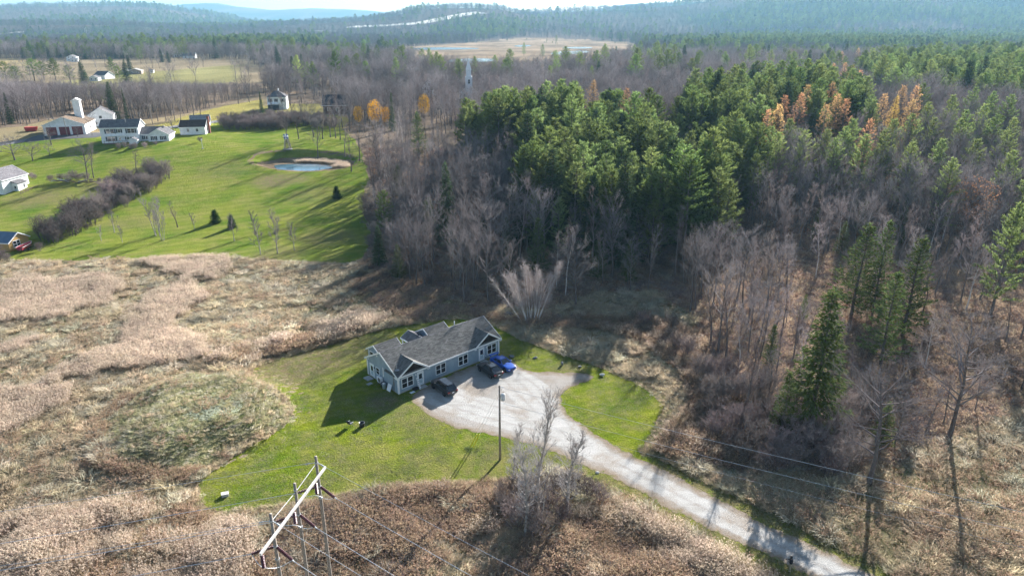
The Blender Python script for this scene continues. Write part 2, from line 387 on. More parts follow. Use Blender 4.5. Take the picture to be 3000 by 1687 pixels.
paint(front & (MY > 700) & (MY < 2600) & (inpoly(PX, PY, MARSH) | inpoly(PX, PY, POOLVIEW)), (.27, .215, .16), .7, 45)
GRN = vpoly([(1900, 1280), (2000, 1230), (2200, 1230), (2576, 1130), (3000, 1100), (3000, 1560), (2300, 1560)])
paint(front & (MY < 120) & inpoly(PX, PY, GRN), (.24, .23, .11), .6, 5)
MOUND = vpoly([(270, 1090), (290, 1030), (345, 980), (430, 945), (530, 930), (620, 950), (690, 985), (735, 1030), (730, 1060), (660, 1095), (580, 1130), (520, 1170), (440, 1200), (380, 1190), (310, 1150)])
paint(front & (MY < 120) & inpoly(PX, PY, MOUND), (.24, .26, .15), .4, 5)
# pond bed
ex = np.sqrt(((MX - POND['c'][0]) / 16.) ** 2 + ((MY - POND['c'][1] + .1 * (MX - POND['c'][0])) / 9.8) ** 2)
paint(ex < 1.25, (.27, .215, .15), .4, 3)
ni, nj = MX.shape; ii = np.arange(ni * nj).reshape(ni, nj)
fc = np.stack([ii[:-1, :-1], ii[1:, :-1], ii[1:, 1:], ii[:-1, 1:]], -1).reshape(-1, 4)
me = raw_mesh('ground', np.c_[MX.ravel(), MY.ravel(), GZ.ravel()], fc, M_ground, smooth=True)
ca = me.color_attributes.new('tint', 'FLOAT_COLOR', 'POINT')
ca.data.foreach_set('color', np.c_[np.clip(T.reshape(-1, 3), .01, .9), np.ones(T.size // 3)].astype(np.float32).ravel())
tag(obj('ground', me), kind='structure')

# ---- mown grass
def lawn_mat(name, green, lime, dry, k, stripe=1.0):
    m, nt, b = surf(name)
    c = mixc(nt, noise(nt, .16 * k, 5, .6, lo=.38, hi=.62), green, lime)
    c = mixc(nt, mrange(nt, noise(nt, .5 * k, 3, .6, lo=.42, hi=.62, stretch=(.16, 1, 1), rot=math.radians(-24)), 0, 1, 0, .45), c, lime)
    c = mixc(nt, mrange(nt, noise(nt, .42 * k, 5, .65, lo=.45, hi=.7), 0, 1, 0, .7), c, dry)
    wv = node(nt, 'ShaderNodeTexWave'); wv.inputs['Scale'].default_value = .16 / stripe; wv.inputs['Distortion'].default_value = 2.5; wv.inputs['Detail'].default_value = 2; mpw = node(nt, 'ShaderNodeMapping'); mpw.inputs['Rotation'].default_value = (0, 0, math.radians(66)); nt.links.new(node(nt, 'ShaderNodeTexCoord').outputs['Object'], mpw.inputs[0]); nt.links.new(mpw.outputs[0], wv.inputs[0])
    c = mixc(nt, .28, c, mixc(nt, wv.outputs['Fac'], (.36, .38, .34), (.64, .63, .6)), 'OVERLAY')
    c = mixc(nt, math2(nt, 'MULTIPLY', attr(nt, 'dry'), noise(nt, .9, 5, .7, lo=.3, hi=.55)), c, (.27, .215, .13))
    c = mixc(nt, .6, c, mixc(nt, noise(nt, 5.0, 4, .7, lo=.3, hi=.7), (.16, .18, .14), (.82, .80, .72)), 'OVERLAY')
    nt.links.new(c, b.inputs['Base Color']); bump(nt, b, noise(nt, 3.5, 5, .75), 1.0, .25)
    return m
M_lawn = lawn_mat('yard_grass', (.12, .20, .02), (.245, .285, .03), (.36, .32, .12), 1.0, .7)
M_meadow = lawn_mat('meadow_grass', (.125, .215, .03), (.26, .295, .055), (.35, .31, .12), .45, 1.6)
def dryness(me, x, y, spots):
    d = np.zeros(len(x))
    for vx, vy, r, s in spots:
        c = LV(vx, vy); d = np.maximum(d, s * (1 - sstep(.35, 1.0, np.hypot(x - c[0], y - c[1]) / r)))
    a = me.attributes.new('dry', 'FLOAT', 'POINT'); a.data.foreach_set('value', d.astype(np.float32))
o, me, x, y = sheet('lawn', YARD, .4, .012, M_lawn, .5, 1.6)
dryness(me, x, y, [(700, 915, 12, 1.), (760, 900, 10, 1.), (850, 880, 8, .8), (650, 945, 7, 1.), (720, 935, 8, 1.), (800, 905, 8, .9), (930, 850, 6, .5), (665, 935, 6, 1.), (1440, 928, 4, .7), (1060, 1050, 6, .5), (900, 1180, 7, .35), (1080, 1180, 6, .4), (1250, 1180, 7, .5), (960, 1010, 3.5, .9), (1400, 1180, 8, .5), (1240, 905, 5, .6)] + [(a_, b_, 4, .8) for a_, b_ in ((1700, 1180), (1760, 1208), (1820, 1240), (1880, 1265), (1940, 1295), (2000, 1325), (2060, 1355), (2140, 1395), (1560, 1228), (1620, 1262), (1700, 1306), (1780, 1350), (1860, 1390), (1940, 1432), (2020, 1480))])
o, me, x, y = sheet('meadow', MEADOW, 1.1, .02, M_meadow, 1.0, 4, hole=lambda x, y: 8.5 * (1.12 - np.sqrt(((x - POND['c'][0]) / POND['a']) ** 2 + ((y - POND['c'][1] + .1 * (x - POND['c'][0])) / POND['b']) ** 2)) + 1.5 * (fbm(x, y, 4, 3) - .5))
dryness(me, x, y, [(690, 455, 9, .9), (740, 450, 7, .7), (560, 430, 12, .35), (250, 470, 9, .6), (100, 500, 12, .6), (700, 640, 9, .6), (820, 600, 10, .5), (330, 560, 8, .4), (790, 490, 10, .4)])

# ---- gravel drive
M_gravel, nt, b = surf('gravel')
c = mixc(nt, noise(nt, .35, 5, .6), (.33, .315, .29), (.45, .44, .42))
c = mixc(nt, mrange(nt, noise(nt, 1.1, 3, .6, lo=.4, hi=.7, stretch=(.12, 1.6, 1), rot=math.radians(38)), 0, 1, 0, .5), c, (.54, .525, .50))
tk = attr(nt, 'track'); tk = math2(nt, 'ADD', tk, mrange(nt, noise(nt, .8, 3, .6, lo=0, hi=1), 0, 1, -.22, .22))
c = mixc(nt, mrange(nt, tk, .42, .12, 0, .35), c, (.47, .45, .415))
c = mixc(nt, mrange(nt, tk, .5, .8, 0, .55), c, (.27, .235, .20))
c = mixc(nt, mrange(nt, noise(nt, .22, 4, .6, lo=.5, hi=.68), 0, 1, 0, .75), c, (.30, .25, .20))
e = attr(nt, 'edge'); e = math2(nt, 'ADD', e, mrange(nt, noise(nt, 1.3, 5, .7, lo=0, hi=1), 0, 1, -1.3, 1.3))
c = mixc(nt, mrange(nt, e, 1.3, .2), c, (.25, .195, .14))
c = mixc(nt, mrange(nt, e, .25, -.25), c, (.13, .155, .04))
c = mixc(nt, .5, c, mixc(nt, noise(nt, 9, 4, .75, lo=.3, hi=.7), (.33, .32, .31), (.66, .66, .66)), 'OVERLAY')
nt.links.new(c, b.inputs['Base Color']); bump(nt, b, noise(nt, 7, 5, .8), .7, .05)
o, me, x, y = sheet('driveway', DRIVE, .3, .022, M_gravel, .45, 1.2)
tkd = np.full(len(x), 9.0)
for path in ([(1090, 1000), (1180, 1040), (1300, 1068), (1450, 1118), (1600, 1188), (1750, 1268), (1900, 1342), (2100, 1440), (2280, 1540)], [(1255, 945), (1300, 985), (1340, 1030), (1400, 1080), (1500, 1135)], [(1300, 935), (1370, 985), (1420, 1060), (1500, 1130)], [(1130, 985), (1220, 1015), (1330, 1045), (1450, 1105)]):
    Pp = chaikin(np.array([LV(*q)[:2] for q in path]), 2, False); d = np.full(len(x), 1e9)
    for a_, b_ in zip(Pp[:-1], Pp[1:]):
        e_ = b_ - a_; t_ = np.clip(((x - a_[0]) * e_[0] + (y - a_[1]) * e_[1]) / (e_ @ e_), 0, 1); d = np.minimum(d, np.hypot(x - a_[0] - t_ * e_[0], y - a_[1] - t_ * e_[1]))
    tkd = np.minimum(tkd, np.abs(d - .8))
me.attributes.new('track', 'FLOAT', 'POINT').data.foreach_set('value', tkd.astype(np.float32))
# ---- road behind the white houses
def ribbon(pts, w):
    P = chaikin(np.array([LV(*p)[:2] for p in pts]), 3, False); d = np.gradient(P, axis=0); d /= np.linalg.norm(d, axis=1)[:, None]
    n = np.c_[-d[:, 1], d[:, 0]] * w / 2; return np.vstack([P + n, (P - n)[::-1]])
M_asphalt = pbr('asphalt', (.16, .155, .15), .9, .25, .4, bump=.4, bscale=9)
sheet('road', ribbon([(-120, 378), (0, 363), (120, 347), (330, 331), (470, 316), (560, 304), (640, 298), (740, 296)], 6.5), 1.0, .04, M_asphalt, .15, 3)
sheet('apron', wpoly([(58, 360), (70, 348), (108, 338), (190, 334), (260, 334), (255, 346), (130, 352)], 1), .8, .05, pbr('apron_tar', (.07, .07, .075), .85, .2, .5), .2, 3)
# ---- pond
M_water = pbr('water', (.09, .17, .23), .14, .1, .2, spec=1.0, bump=.05, bscale=2)
t = np.linspace(0, 2 * math.pi, 64, endpoint=False)
q = 1 + .06 * np.sin(3 * t) + .04 * np.sin(5 * t + 1)
ex = POND['c'][0] - .5 + 9.9 * q * np.cos(t); ey = POND['c'][1] - 1.6 + 5.6 * q * np.sin(t) - .10 * (ex - POND['c'][0])
me = raw_mesh('pond', np.c_[ex, ey, np.full(64, POND['z'] - .19)], [tuple(range(64))], M_water); tag(obj('pond', me), kind='structure')
def marsh_pool(pts, name):
    Q = vpoly(pts); a, bb, cc = ray(Q[:, 0], Q[:, 1]); tt = (3.35 - HC) / cc
    P = chaikin(np.c_[a * tt, bb * tt], 2); tag(obj(name, raw_mesh(name, np.c_[P, np.full(len(P), 3.35)], [tuple(range(len(P)))], M_water)), kind='structure')
marsh_pool([(1030, 122), (1090, 119), (1200, 121), (1210, 124), (1100, 126), (1040, 125)], 'river_pool')
marsh_pool([(1140, 150), (1200, 147), (1250, 149), (1235, 156), (1160, 159), (1120, 156)], 'river_pool')
marsh_pool([(1395, 131), (1470, 127), (1490, 132), (1440, 138), (1380, 138)], 'river_pool')
marsh_pool([(1400, 120), (1470, 118), (1500, 121), (1450, 124)], 'river_pool')
marsh_pool([(1290, 115), (1330, 113), (1340, 117), (1300, 119)], 'river_pool')
# ---- power line cuts up the far hill: pale strips of cleared ground
M_cut = pbr('cleared_strip', (.62, .56, .48), .95, .15, .01)
def strip(pts, w, name, z=.8):
    Q = chaikin(np.array([LV(*p)[:2] for p in pts]), 2, False); d = np.gradient(Q, axis=0); d /= np.linalg.norm(d, axis=1)[:, None]
    n = np.c_[-d[:, 1], d[:, 0]] * w / 2; A = Q + n; B = Q - n; k = len(Q)
    V = np.vstack([np.c_[A, Hg(A[:, 0], A[:, 1]) + z], np.c_[B, Hg(B[:, 0], B[:, 1]) + z]])
    tag(obj(name, raw_mesh(name, V, [(i, i + 1, k + i + 1, k + i) for i in range(k - 1)], M_cut, smooth=True)), kind='structure'); return np.vstack([A, B[::-1]])
CUTS = [strip([(880, 69), (960, 67), (1040, 62), (1090, 54), (1150, 41), (1210, 33)], 60, 'cleared_strip', 1.5),
        strip([(0, 88), (30, 84), (60, 82)], 22, 'cleared_strip', 1.5),
        strip([(700, 81), (780, 79), (850, 80)], 16, 'cleared_strip', 1.5)]
HAYS = vpoly([(1985, 18), (2040, 13), (2085, 12), (2085, 18), (2040, 22), (1990, 24)])

# ================================================================== PLANTS: the meshes that the trees, shrubs and grasses share
class TB:
    """collects thin triangles (twigs, needles, blades) and tubes as arrays"""
    def __init__(s): s.V = []; s.Q = []; s.n = 0; s.mat = []
    def tris(s, A, B, C, mi=0):                       # arrays (k,3)
        k = len(A); s.V.append(np.stack([A, B, C], 1).reshape(-1, 3)); s.Q.append(s.n + np.arange(3 * k).reshape(k, 3)); s.n += 3 * k; s.mat += [mi] * k
    def spikes(s, A, D, w, rng, mi=0):                # thin triangles from A along D, base width w
        R = rng.normal(size=A.shape); S = np.cross(D, R); S /= np.linalg.norm(S, axis=1)[:, None] + 1e-9
        w = np.broadcast_to(w, (len(A),))[:, None] / 2; s.tris(A - S * w, A + S * w, A + D, mi)
    def blades(s, A, D, w, rng, mi=0, droop=0.0, flat=None):   # diamond: two triangles
        R = rng.normal(size=A.shape) if flat is None else np.tile(flat, (len(A), 1)) + .35 * rng.normal(size=A.shape)
        S = np.cross(D, R); S /= np.linalg.norm(S, axis=1)[:, None] + 1e-9
        w = np.broadcast_to(w, (len(A),))[:, None] / 2; M = A + D * .45; E_ = A + D; E_ = E_ + np.array([0, 0, -1]) * np.linalg.norm(D, axis=1)[:, None] * droop
        s.tris(A, M - S * w, M + S * w, mi); s.tris(M - S * w, E_, M + S * w, mi)
    def tube(s, pts, rad, n=4, mi=0):
        m = MB(); m.tube(pts, rad, n, False); V = np.array(m.v); q = np.array(m.f)
        t = np.vstack([q[:, [0, 1, 2]], q[:, [0, 2, 3]]]); s.V.append(V); s.Q.append(t + s.n); s.n += len(V); s.mat += [mi] * len(t)
    def mesh(s, name, mats): return raw_mesh(name, np.vstack(s.V), np.vstack(s.Q), mats, s.mat)
def unit(v): return v / (np.linalg.norm(v, axis=-1, keepdims=True) + 1e-9)
def bend(p, d, L_, k, up, rng, wob=.12):
    pts = [np.array(p, float)]; d = np.array(d, float)
    for i in range(k):
        d = unit(d + np.array([0, 0, up]) + rng.normal(size=3) * wob); pts.append(pts[-1] + d * L_ / k)
    return pts
def along(pts, t):
    pts = np.array(pts); k = len(pts) - 1; f = np.clip(t, 0, .999) * k; i = f.astype(int); f = (f - i)[:, None]
    return pts[i] * (1 - f) + pts[i + 1] * f, unit(pts[i + 1] - pts[i])

def bare_tree(seed, H=14.0, base=.3, R=4.0, limbs=20, up=.28, elev=(30, 60), r0=None, twig=.9, ntw=7, wt=.026, shape='round', stems=1, lean=0.0):
    rng = np.random.default_rng(seed); tr = TB(); cr = TB(); r0 = r0 or H * .0125
    for st in range(stems):
        a0 = rng.uniform(0, 6.28) if stems == 1 else 6.28 * st / stems + rng.uniform(-.4, .4)
        tilt = lean if stems == 1 else rng.uniform(.08, .30)
        d0 = np.array([math.cos(a0) * tilt, math.sin(a0) * tilt, 1.0]); p0 = np.array([math.cos(a0), math.sin(a0), 0]) * (0 if stems == 1 else .35)
        h = H * (1 if stems == 1 else rng.uniform(.75, 1.0))
        tp = bend(p0, d0, h * .88, 7, .10, rng, .05); tp[0][2] -= .3; rr = r0 * (1 if stems == 1 else .65)
        tr.tube(tp, [rr * (1.25 if i == 0 else 1) * (1 - .86 * i / 7) for i in range(8)], 6)
        n = limbs if stems == 1 else max(6, int(limbs / stems * 1.4))
        for i in range(n):
            t = base + (1 - base) * ((i + rng.uniform(0, .9)) / n) ** .9; p, td = along(tp, np.array([t])); p = p[0]
            az = i * 2.4 + rng.uniform(-.5, .5); e = math.radians(rng.uniform(*elev)) + .45 * max(0, t - .55)
            s = (t - base) / (1 - base)
            prof = {'round': math.sqrt(max(.08, 1 - (2 * s - .75) ** 2 / 1.6)), 'vase': .55 + .5 * s if s < .8 else .85, 'slim': .9 - .5 * s, 'spread': 1.05 - .55 * s}[shape]
            Ln = max(.8, R * prof * rng.uniform(.75, 1.15) / math.cos(min(e, 1.1)) * .85)
            Ln = min(Ln, h * .62)
            d = np.array([math.cos(az) * math.cos(e), math.sin(az) * math.cos(e), math.sin(e)])
            lp = bend(p, d, Ln, 4, up * .4, rng, .13); lr = max(.03, rr * .5 * (1 - .6 * s))
            cr.tube(lp, [lr, lr * .75, lr * .5, lr * .32, .008], 3)
            ns = max(3, int(Ln * 1.5)); ts = rng.uniform(.25, 1, ns); q, qd = along(lp, ts)
            sd = unit(qd + .75 * unit(rng.normal(size=(ns, 3))) + np.array([0, 0, up])); sl = Ln * rng.uniform(.25, .5, ns) * (1.15 - .5 * ts)
            cr.spikes(q, sd * sl[:, None], .045, rng)
            k = ntw; f = rng.uniform(.15, 1, (ns, k)); A = (q[:, None] + sd[:, None] * (sl[:, None] * f)[..., None]).reshape(-1, 3)
            D = unit(np.repeat(sd, k, 0) + .75 * unit(rng.normal(size=(ns * k, 3))) + np.array([0, 0, up * 1.1])); l2 = twig * rng.uniform(.5, 1.15, ns * k)
            cr.spikes(A, D * l2[:, None], wt, rng)
            f2 = rng.uniform(.2, 1, (len(A), 2)); A2 = (A[:, None] + D[:, None] * (l2[:, None] * f2)[..., None]).reshape(-1, 3)
            D2 = unit(np.repeat(D, 2, 0) + .8 * unit(rng.normal(size=(len(A2), 3))) + np.array([0, 0, up])); cr.spikes(A2, D2 * (twig * .6 * rng.uniform(.5, 1.1, len(A2)))[:, None], wt * .8, rng)
    return tr, cr

def pine(seed, H=21.0, base=.32, R=4.2, gap=.62, leafw=.15, leafl=.62, nb=5, droop=False, shape='pine', dens=1.0, per=9):
    rng = np.random.default_rng(seed); tr = TB(); cr = TB()
    tp = bend((0, 0, -.3), (0, 0, 1), H + .1, 8, .15, rng, .015); tr.tube(tp, [H * .0135 * (1 - .92 * i / 8) for i in range(9)], 6)
    z = H * base; az = rng.uniform(0, 6)
    # dead lower snags
    if shape == 'pine':
        for i in range(14):
            p, _ = along(tp, np.array([rng.uniform(.12, base)])); a = rng.uniform(0, 6.28); D = np.array([[math.cos(a), math.sin(a), rng.uniform(-.1, .25)]]) * rng.uniform(.8, 2.4); tr.spikes(p, D, .05, rng)
    while z < H * .985:
        s = (z - H * base) / (H * (1 - base)); p, _ = along(tp, np.array([z / H])); p = p[0]
        n = nb if s < .85 else 4
        for b in range(n):
            az += 2.4 + rng.uniform(-.45, .45)
            if shape == 'pine': Ln = R * (1 - max(0, s) ** 1.7) ** .75 * rng.uniform(.55, 1.1) * (.75 + .5 * s if s < .4 else 1) + .35; e = math.radians(2 + 42 * s * s + rng.uniform(-8, 10)); up = .12
            else: Ln = R * (1 - s) ** .85 * rng.uniform(.75, 1.08) + .22; e = math.radians((-14 + 38 * s if droop else 6 + 24 * s) + rng.uniform(-6, 6)); up = .05 if droop else .06
            d = np.array([math.cos(az) * math.cos(e), math.sin(az) * math.cos(e), math.sin(e)]); lp = bend(p, d, Ln, 3, up, rng, .06)
            cr.tube(lp, [.045, .035, .022, .01], 3, 1)
            start = .28 if shape == 'pine' else .08
            k = max(2, int(Ln * (1 - start) / (.34 if shape == 'pine' else .30) * dens)); ts = start + (1 - start) * (np.arange(k) + rng.uniform(.2, 1, k)) / k; q, qd = along(lp, ts)
            m = per; A = np.repeat(q, m, 0); Dq = np.repeat(qd, m, 0); side = unit(np.cross(Dq, np.array([0, 0, 1.])))
            sg = rng.choice([-1, 1], len(A))[:, None]
            if shape == 'pine': D = unit(.7 * Dq + sg * side * rng.uniform(.2, 1.2, (len(A), 1)) + np.array([0, 0, .32]) + .28 * rng.normal(size=A.shape)); l = leafl * rng.uniform(.6, 1.2, len(A)); dr = .05
            else: D = unit(.8 * Dq + sg * side * rng.uniform(.1, 1.0, (len(A), 1)) + np.array([0, 0, -.25 if droop else .1]) + .22 * rng.normal(size=A.shape)); l = leafl * rng.uniform(.6, 1.2, len(A)) * (.6 + .4 * (1 - s)); dr = .18 if droop else .02
            A = A + .12 * rng.normal(size=A.shape)
            cr.blades(A, D * l[:, None], leafw, rng, 0, dr, flat=np.array([0, 0, 1.]))
        z += gap * (1.15 - .55 * s) * rng.uniform(.8, 1.2)
    A = np.repeat(np.array([tp[-1]]), 12, 0) - rng.uniform(0, .9, (12, 1)) * np.array([0, 0, 1]); D = unit(np.array([0, 0, 1.]) + .45 * rng.normal(size=A.shape)); cr.blades(A, D * leafl * .9, leafw, rng, 0)
    return tr, cr
def add_leaves(cr, seed, H, base, R, n, size, mi=0):
    rng = np.random.default_rng(seed); d = unit(rng.normal(size=(n, 3))); r = rng.uniform(.35, 1, (n, 1)) ** .6
    c = H * (base + (1 - base) * .5); A = d * r * np.array([R, R, H * (1 - base) * .52]) + np.array([0, 0, c]); D = unit(rng.normal(size=(n, 3)))
    cr.blades(A, D * size, size * .6, rng, mi)

def veg(name, col, rnd=.2, trans=.35, rough=.8, var=.2, scale=.6): return pbr(name, col, rough, var, scale, rnd=rnd, trans=trans, spec=.03, detail=2)
M_bark = pbr('bark', (.15, .13, .12), .95, .3, 3, rnd=.2, spec=.03); M_twig = veg('twig', (.235, .207, .205), .35, .15); M_twig2 = veg('twig_russet', (.24, .195, .182), .38, .15)
M_twig_far = veg('far_twig', (.165, .148, .145), .3, .03)
M_bark_pale = pbr('pale_bark', (.36, .33, .30), .9, .25, 4, rnd=.15)
M_birch = pbr('birch_bark', (.62, .58, .54), .8, .4, 5, rnd=.08); M_birch_twig = veg('birch_twig', (.36, .31, .30), .2, .15); M_poplar_twig = veg('poplar_twig', (.40, .37, .355), .15, .15)
M_pine = veg('pine_needles', (.15, .20, .06), .3, .5); M_pine2 = veg('pine_needles_pale', (.20, .25, .085), .28, .48)
M_spruce = veg('spruce_needles', (.065, .10, .045), .2, .35); M_fir = veg('fir_needles', (.115, .15, .05), .2, .4)
M_cedar = veg('cedar_leaf', (.05, .095, .02), .15, .35)
M_larch = veg('larch_needles', (.60, .36, .17), .3, .48); M_gold = veg('golden_needles', (.66, .45, .12), .15, .5)
M_orange = veg('orange_leaf', (.72, .40, .03), .15, .5); M_rust = veg('rust_leaf', (.40, .19, .10), .2, .4)
SRC = {}                                              # kind -> list of (trunk mesh, crown mesh, height)
def keep(kind, pair, H, bark, leaf):
    t, c = pair; i = len(SRC.setdefault(kind, []))
    SRC[kind].append((t.mesh('trunk', bark), c.mesh('crown', leaf if isinstance(leaf, list) else [leaf]), H))
for i in range(5): keep('bare', bare_tree(10 + i, 15, .24 + .05 * i, 3.0 + .45 * i, 20, .34, (30, 58)), 15, M_bark, M_twig)
for i in range(3): keep('slim', bare_tree(30 + i, 15, .34, 2.2, 18, .40, (42, 66), shape='slim', twig=.8), 15, M_bark, M_twig2)
for i in range(2): keep('broad', bare_tree(40 + i, 12, .24, 5.2, 22, .2, (18, 48), shape='round', ntw=8, wt=.024), 12, M_bark, M_twig)
for i in range(2): keep('lone', bare_tree(50 + i, 13, .30, 4.6, 26, .16, (12, 50), shape='round', twig=1.1, ntw=8, wt=.022, r0=.24), 13, M_bark, M_twig)
for i in range(2): keep('apple', bare_tree(60 + i, 5, .28, 3.0, 16, .12, (8, 40), shape='spread', twig=.7, ntw=8, wt=.034, r0=.19, lean=.2), 5, M_bark, M_twig)
for i in range(3): keep('sapling', bare_tree(70 + i, 4.5, .22, 1.1, 12, .45, (40, 65), shape='slim', twig=.5, ntw=6, wt=.026, r0=.06), 4.5, M_bark_pale, M_twig)
for i in range(2): keep('clump', bare_tree(80 + i, 7.5, .3, 1.4, 24, .4, (40, 65), shape='slim', twig=.7, ntw=6, wt=.03, stems=4, r0=.12), 7.5, M_bark_pale, M_twig)
for i in range(2): keep('poplar', bare_tree(90 + i, 13, .18, 1.5, 42, .5, (46, 68), shape='slim', twig=.7, ntw=7, wt=.026, r0=.13), 13, M_bark_pale, M_poplar_twig)
for i in range(2): keep('whitebirch', bare_tree(100 + i, 14, .42, 2.1, 18, .25, (35, 60), shape='round', twig=.9, ntw=8, wt=.02, r0=.12, lean=.12), 14, M_birch, M_birch_twig)
for i in range(3): keep('shrub', bare_tree(110 + i, 2.6, .12, 1.5, 40, .25, (30, 70), shape='round', twig=.55, ntw=5, wt=.024, stems=8, r0=.05), 2.6, M_bark, M_twig2)
for i in range(4): keep('pine', pine(200 + i, 21, .26, 4.9 + .3 * i, gap=.95 + .1 * i, nb=5, leafl=.8, leafw=.17), 21, M_bark, [M_pine, M_bark])
for i in range(3): keep('paine', pine(210 + i, 19, .20, 4.2 + .4 * i, gap=.95 + .15 * i, leafl=.75, leafw=.16), 19, M_bark, [M_pine2, M_bark])
for i in range(3): keep('spruce', pine(220 + i, 15, .05, 3.2, .42, .17, .55, 6, True, 'spruce', per=7), 15, M_bark, [M_spruce, M_bark])
keep('bigspruce', pine(236, 15, .06, 3.1, .5, .17, .62, 6, True, 'spruce', .9, per=7), 15, M_bark, [M_fir, M_bark])
for i in range(2): keep('fir', pine(230 + i, 13, .14, 2.5, .55, .15, .55, 5, False, 'spruce', .8, per=7), 13, M_bark, [M_fir, M_bark])
for i in range(2): keep('larch', pine(240 + i, 18, .28, 3.0, .7, .085, .42, 5, False, 'pine', .8, per=6), 18, M_bark, [M_larch, M_bark])
keep('goldlarch', pine(245, 18, .2, 2.9, .6, .11, .45, 6, False, 'spruce', .9, per=7), 18, M_bark, [M_gold, M_bark])
keep('cedar', pine(250, 3.2, .04, 1.05, .2, .14, .32, 7, False, 'spruce', 1.6, per=9), 3.2, M_bark, [M_cedar, M_bark])
p = bare_tree(260, 9, .22, 3.0, 18, .3, (30, 60)); add_leaves(p[1], 1, 9, .2, 3.0, 1500, .34, 1); keep('yellowtree', p, 9, M_bark, [M_twig, M_orange])
p = bare_tree(262, 15, .3, 4.4, 22, .2, (20, 55)); add_leaves(p[1], 2, 15, .35, 4.3, 1100, .30, 1); keep('rusttree', p, 15, M_bark, [M_twig, M_rust])
p = bare_tree(264, 12, .3, 3.6, 20, .3, (25, 58)); add_leaves(p[1], 3, 12, .4, 3.5, 420, .24, 1); keep('rusthint', p, 12, M_bark, [M_twig2, M_rust])

# coarser ones for the far forest
for i in range(3): keep('bare_far', bare_tree(310 + i, 14, .30, 3.4, 10, .34, (30, 60), ntw=4, wt=.075, twig=1.2), 14, M_bark, M_twig_far)
for i in range(3): keep('pine_far', pine(320 + i, 20, .28, 3.9, 1.25, .42, 1.1, 5, False, 'pine', .5, per=6), 20, M_bark, [M_pine, M_bark])
for i in range(2): keep('spruce_far', pine(330 + i, 16, .08, 3.0, 1.0, .42, 1.0, 6, True, 'spruce', .5, per=5), 16, M_bark, [M_spruce, M_bark])
# ---- grasses and weeds: small clumps of bent blades
def tuft(seed, n, h, spread, lean, w, mi=0, curl=.5, tb=None, head=0, headl=.3, headw=.08, hm=1, rad=.25):
    rng = np.random.default_rng(seed); tb = tb or TB()
    a = rng.uniform(0, 6.28, n); r = rad * np.sqrt(rng.uniform(0, 1, n)); A = np.c_[r * np.cos(a), r * np.sin(a), np.full(n, -.03)]
    hh = h * rng.uniform(.55, 1.1, n)[:, None]; o = a + rng.normal(size=n) * .8
    D1 = unit(np.c_[np.cos(o) * spread, np.sin(o) * spread, np.ones(n)] + np.array(lean) + .12 * rng.normal(size=(n, 3)))
    M = A + D1 * hh * .6; D2 = unit(D1 + np.c_[np.cos(o), np.sin(o), np.full(n, -.4)] * curl + np.array(lean) * .8); E_ = M + D2 * hh * .5
    S = np.cross(D1, rng.normal(size=(n, 3))); S = unit(S) * w / 2
    tb.tris(A - S, A + S, M + S * .8, mi); tb.tris(A - S, M + S * .8, M - S * .8, mi); tb.tris(M - S * .8, M + S * .8, E_, mi)
    if head:
        k = head; A2 = np.repeat(E_, k, 0) - np.repeat(D2, k, 0) * rng.uniform(0, headl, (n * k, 1)); D = unit(np.repeat(D2, k, 0) + .55 * rng.normal(size=A2.shape)); tb.blades(A2, D * headl * .7, headw, rng, hm)
    return tb
M_straw = veg('straw', (.56, .46, .32), .28, .45); M_reed = veg('reed_stem', (.46, .375, .265), .22, .45); M_plume = veg('reed_plume', (.64, .52, .41), .24, .5)
M_greygrass = veg('matted_grass', (.56, .51, .39), .35, .45); M_greengrass = veg('green_blade', (.18, .22, .085), .3, .45); M_weed = veg('dry_weed', (.23, .15, .095), .35, .35); M_fluff = veg('weed_fluff', (.45, .33, .23), .3, .45)
M_olive = veg('olive_grass', (.42, .39, .23), .3, .45)
M_silver = veg('silver_grass', (.52, .54, .42), .25, .4)
GR = {}
def keepg(kind, tb, mats): GR.setdefault(kind, []).append(tb.mesh(kind, mats))
for i in range(4): keepg('reed', tuft(i, 44, 1.25, .22, (-.22, -.08, 0), .022, 0, .3, head=3, headl=.32, headw=.045, rad=.42), [M_reed, M_plume])
for i in range(4): keepg('mat', tuft(20 + i, 60, .62, .9, (-.45, -.25, 0), .05, 0, 1.4, rad=.5), [M_greygrass])
for i in range(4): keepg('tussock', tuft(180 + i, 170, 1.0, .75, (-.5, -.2, 0), .045, 0, 1.5, rad=.75), [M_straw if i % 2 else M_greygrass])
for i in range(3): keepg('straw', tuft(40 + i, 40, .85, .55, (-.3, -.12, 0), .04, 0, .8, rad=.36), [M_straw])
for i in range(4): keepg('weed', tuft(60 + i, 30, .95, .5, (0, 0, 0), .022, 0, .3, head=5, headl=.26, headw=.045, rad=.42), [M_weed, M_fluff])
for i in range(3): keepg('olive', tuft(80 + i, 44, .7, .8, (-.2, -.1, 0), .045, 0, 1.0, rad=.42), [M_olive])
for i in range(3): keepg('green', tuft(100 + i, 40, .4, .8, (-.1, 0, 0), .05, 0, .9, rad=.4), [M_greengrass])
for i in range(3): keepg('silver', tuft(120 + i, 40, .55, 1.2, (-.35, -.1, 0), .06, 0, 1.3, rad=.45), [M_silver])
for i in range(3): keepg('brush', tuft(140 + i, 40, 1.2, .7, (0, 0, 0), .022, 0, .4, head=2, headl=.45, headw=.02, hm=0, rad=.5), [M_twig2])
for i in range(3): keepg('litter', (lambda tb, r: (tb.blades(np.c_[r.uniform(-.8, .8, (60, 2)), r.uniform(.02, .12, 60)], unit(r.normal(size=(60, 3)) * np.array([1, 1, .35])) * .2, .13, r), tb)[1])(TB(), np.random.default_rng(150 + i)), [M_rust if i == 0 else veg('dead_leaf', ((.42, .31, .22) if i == 1 else (.56, .45, .35)), .35, .3)])
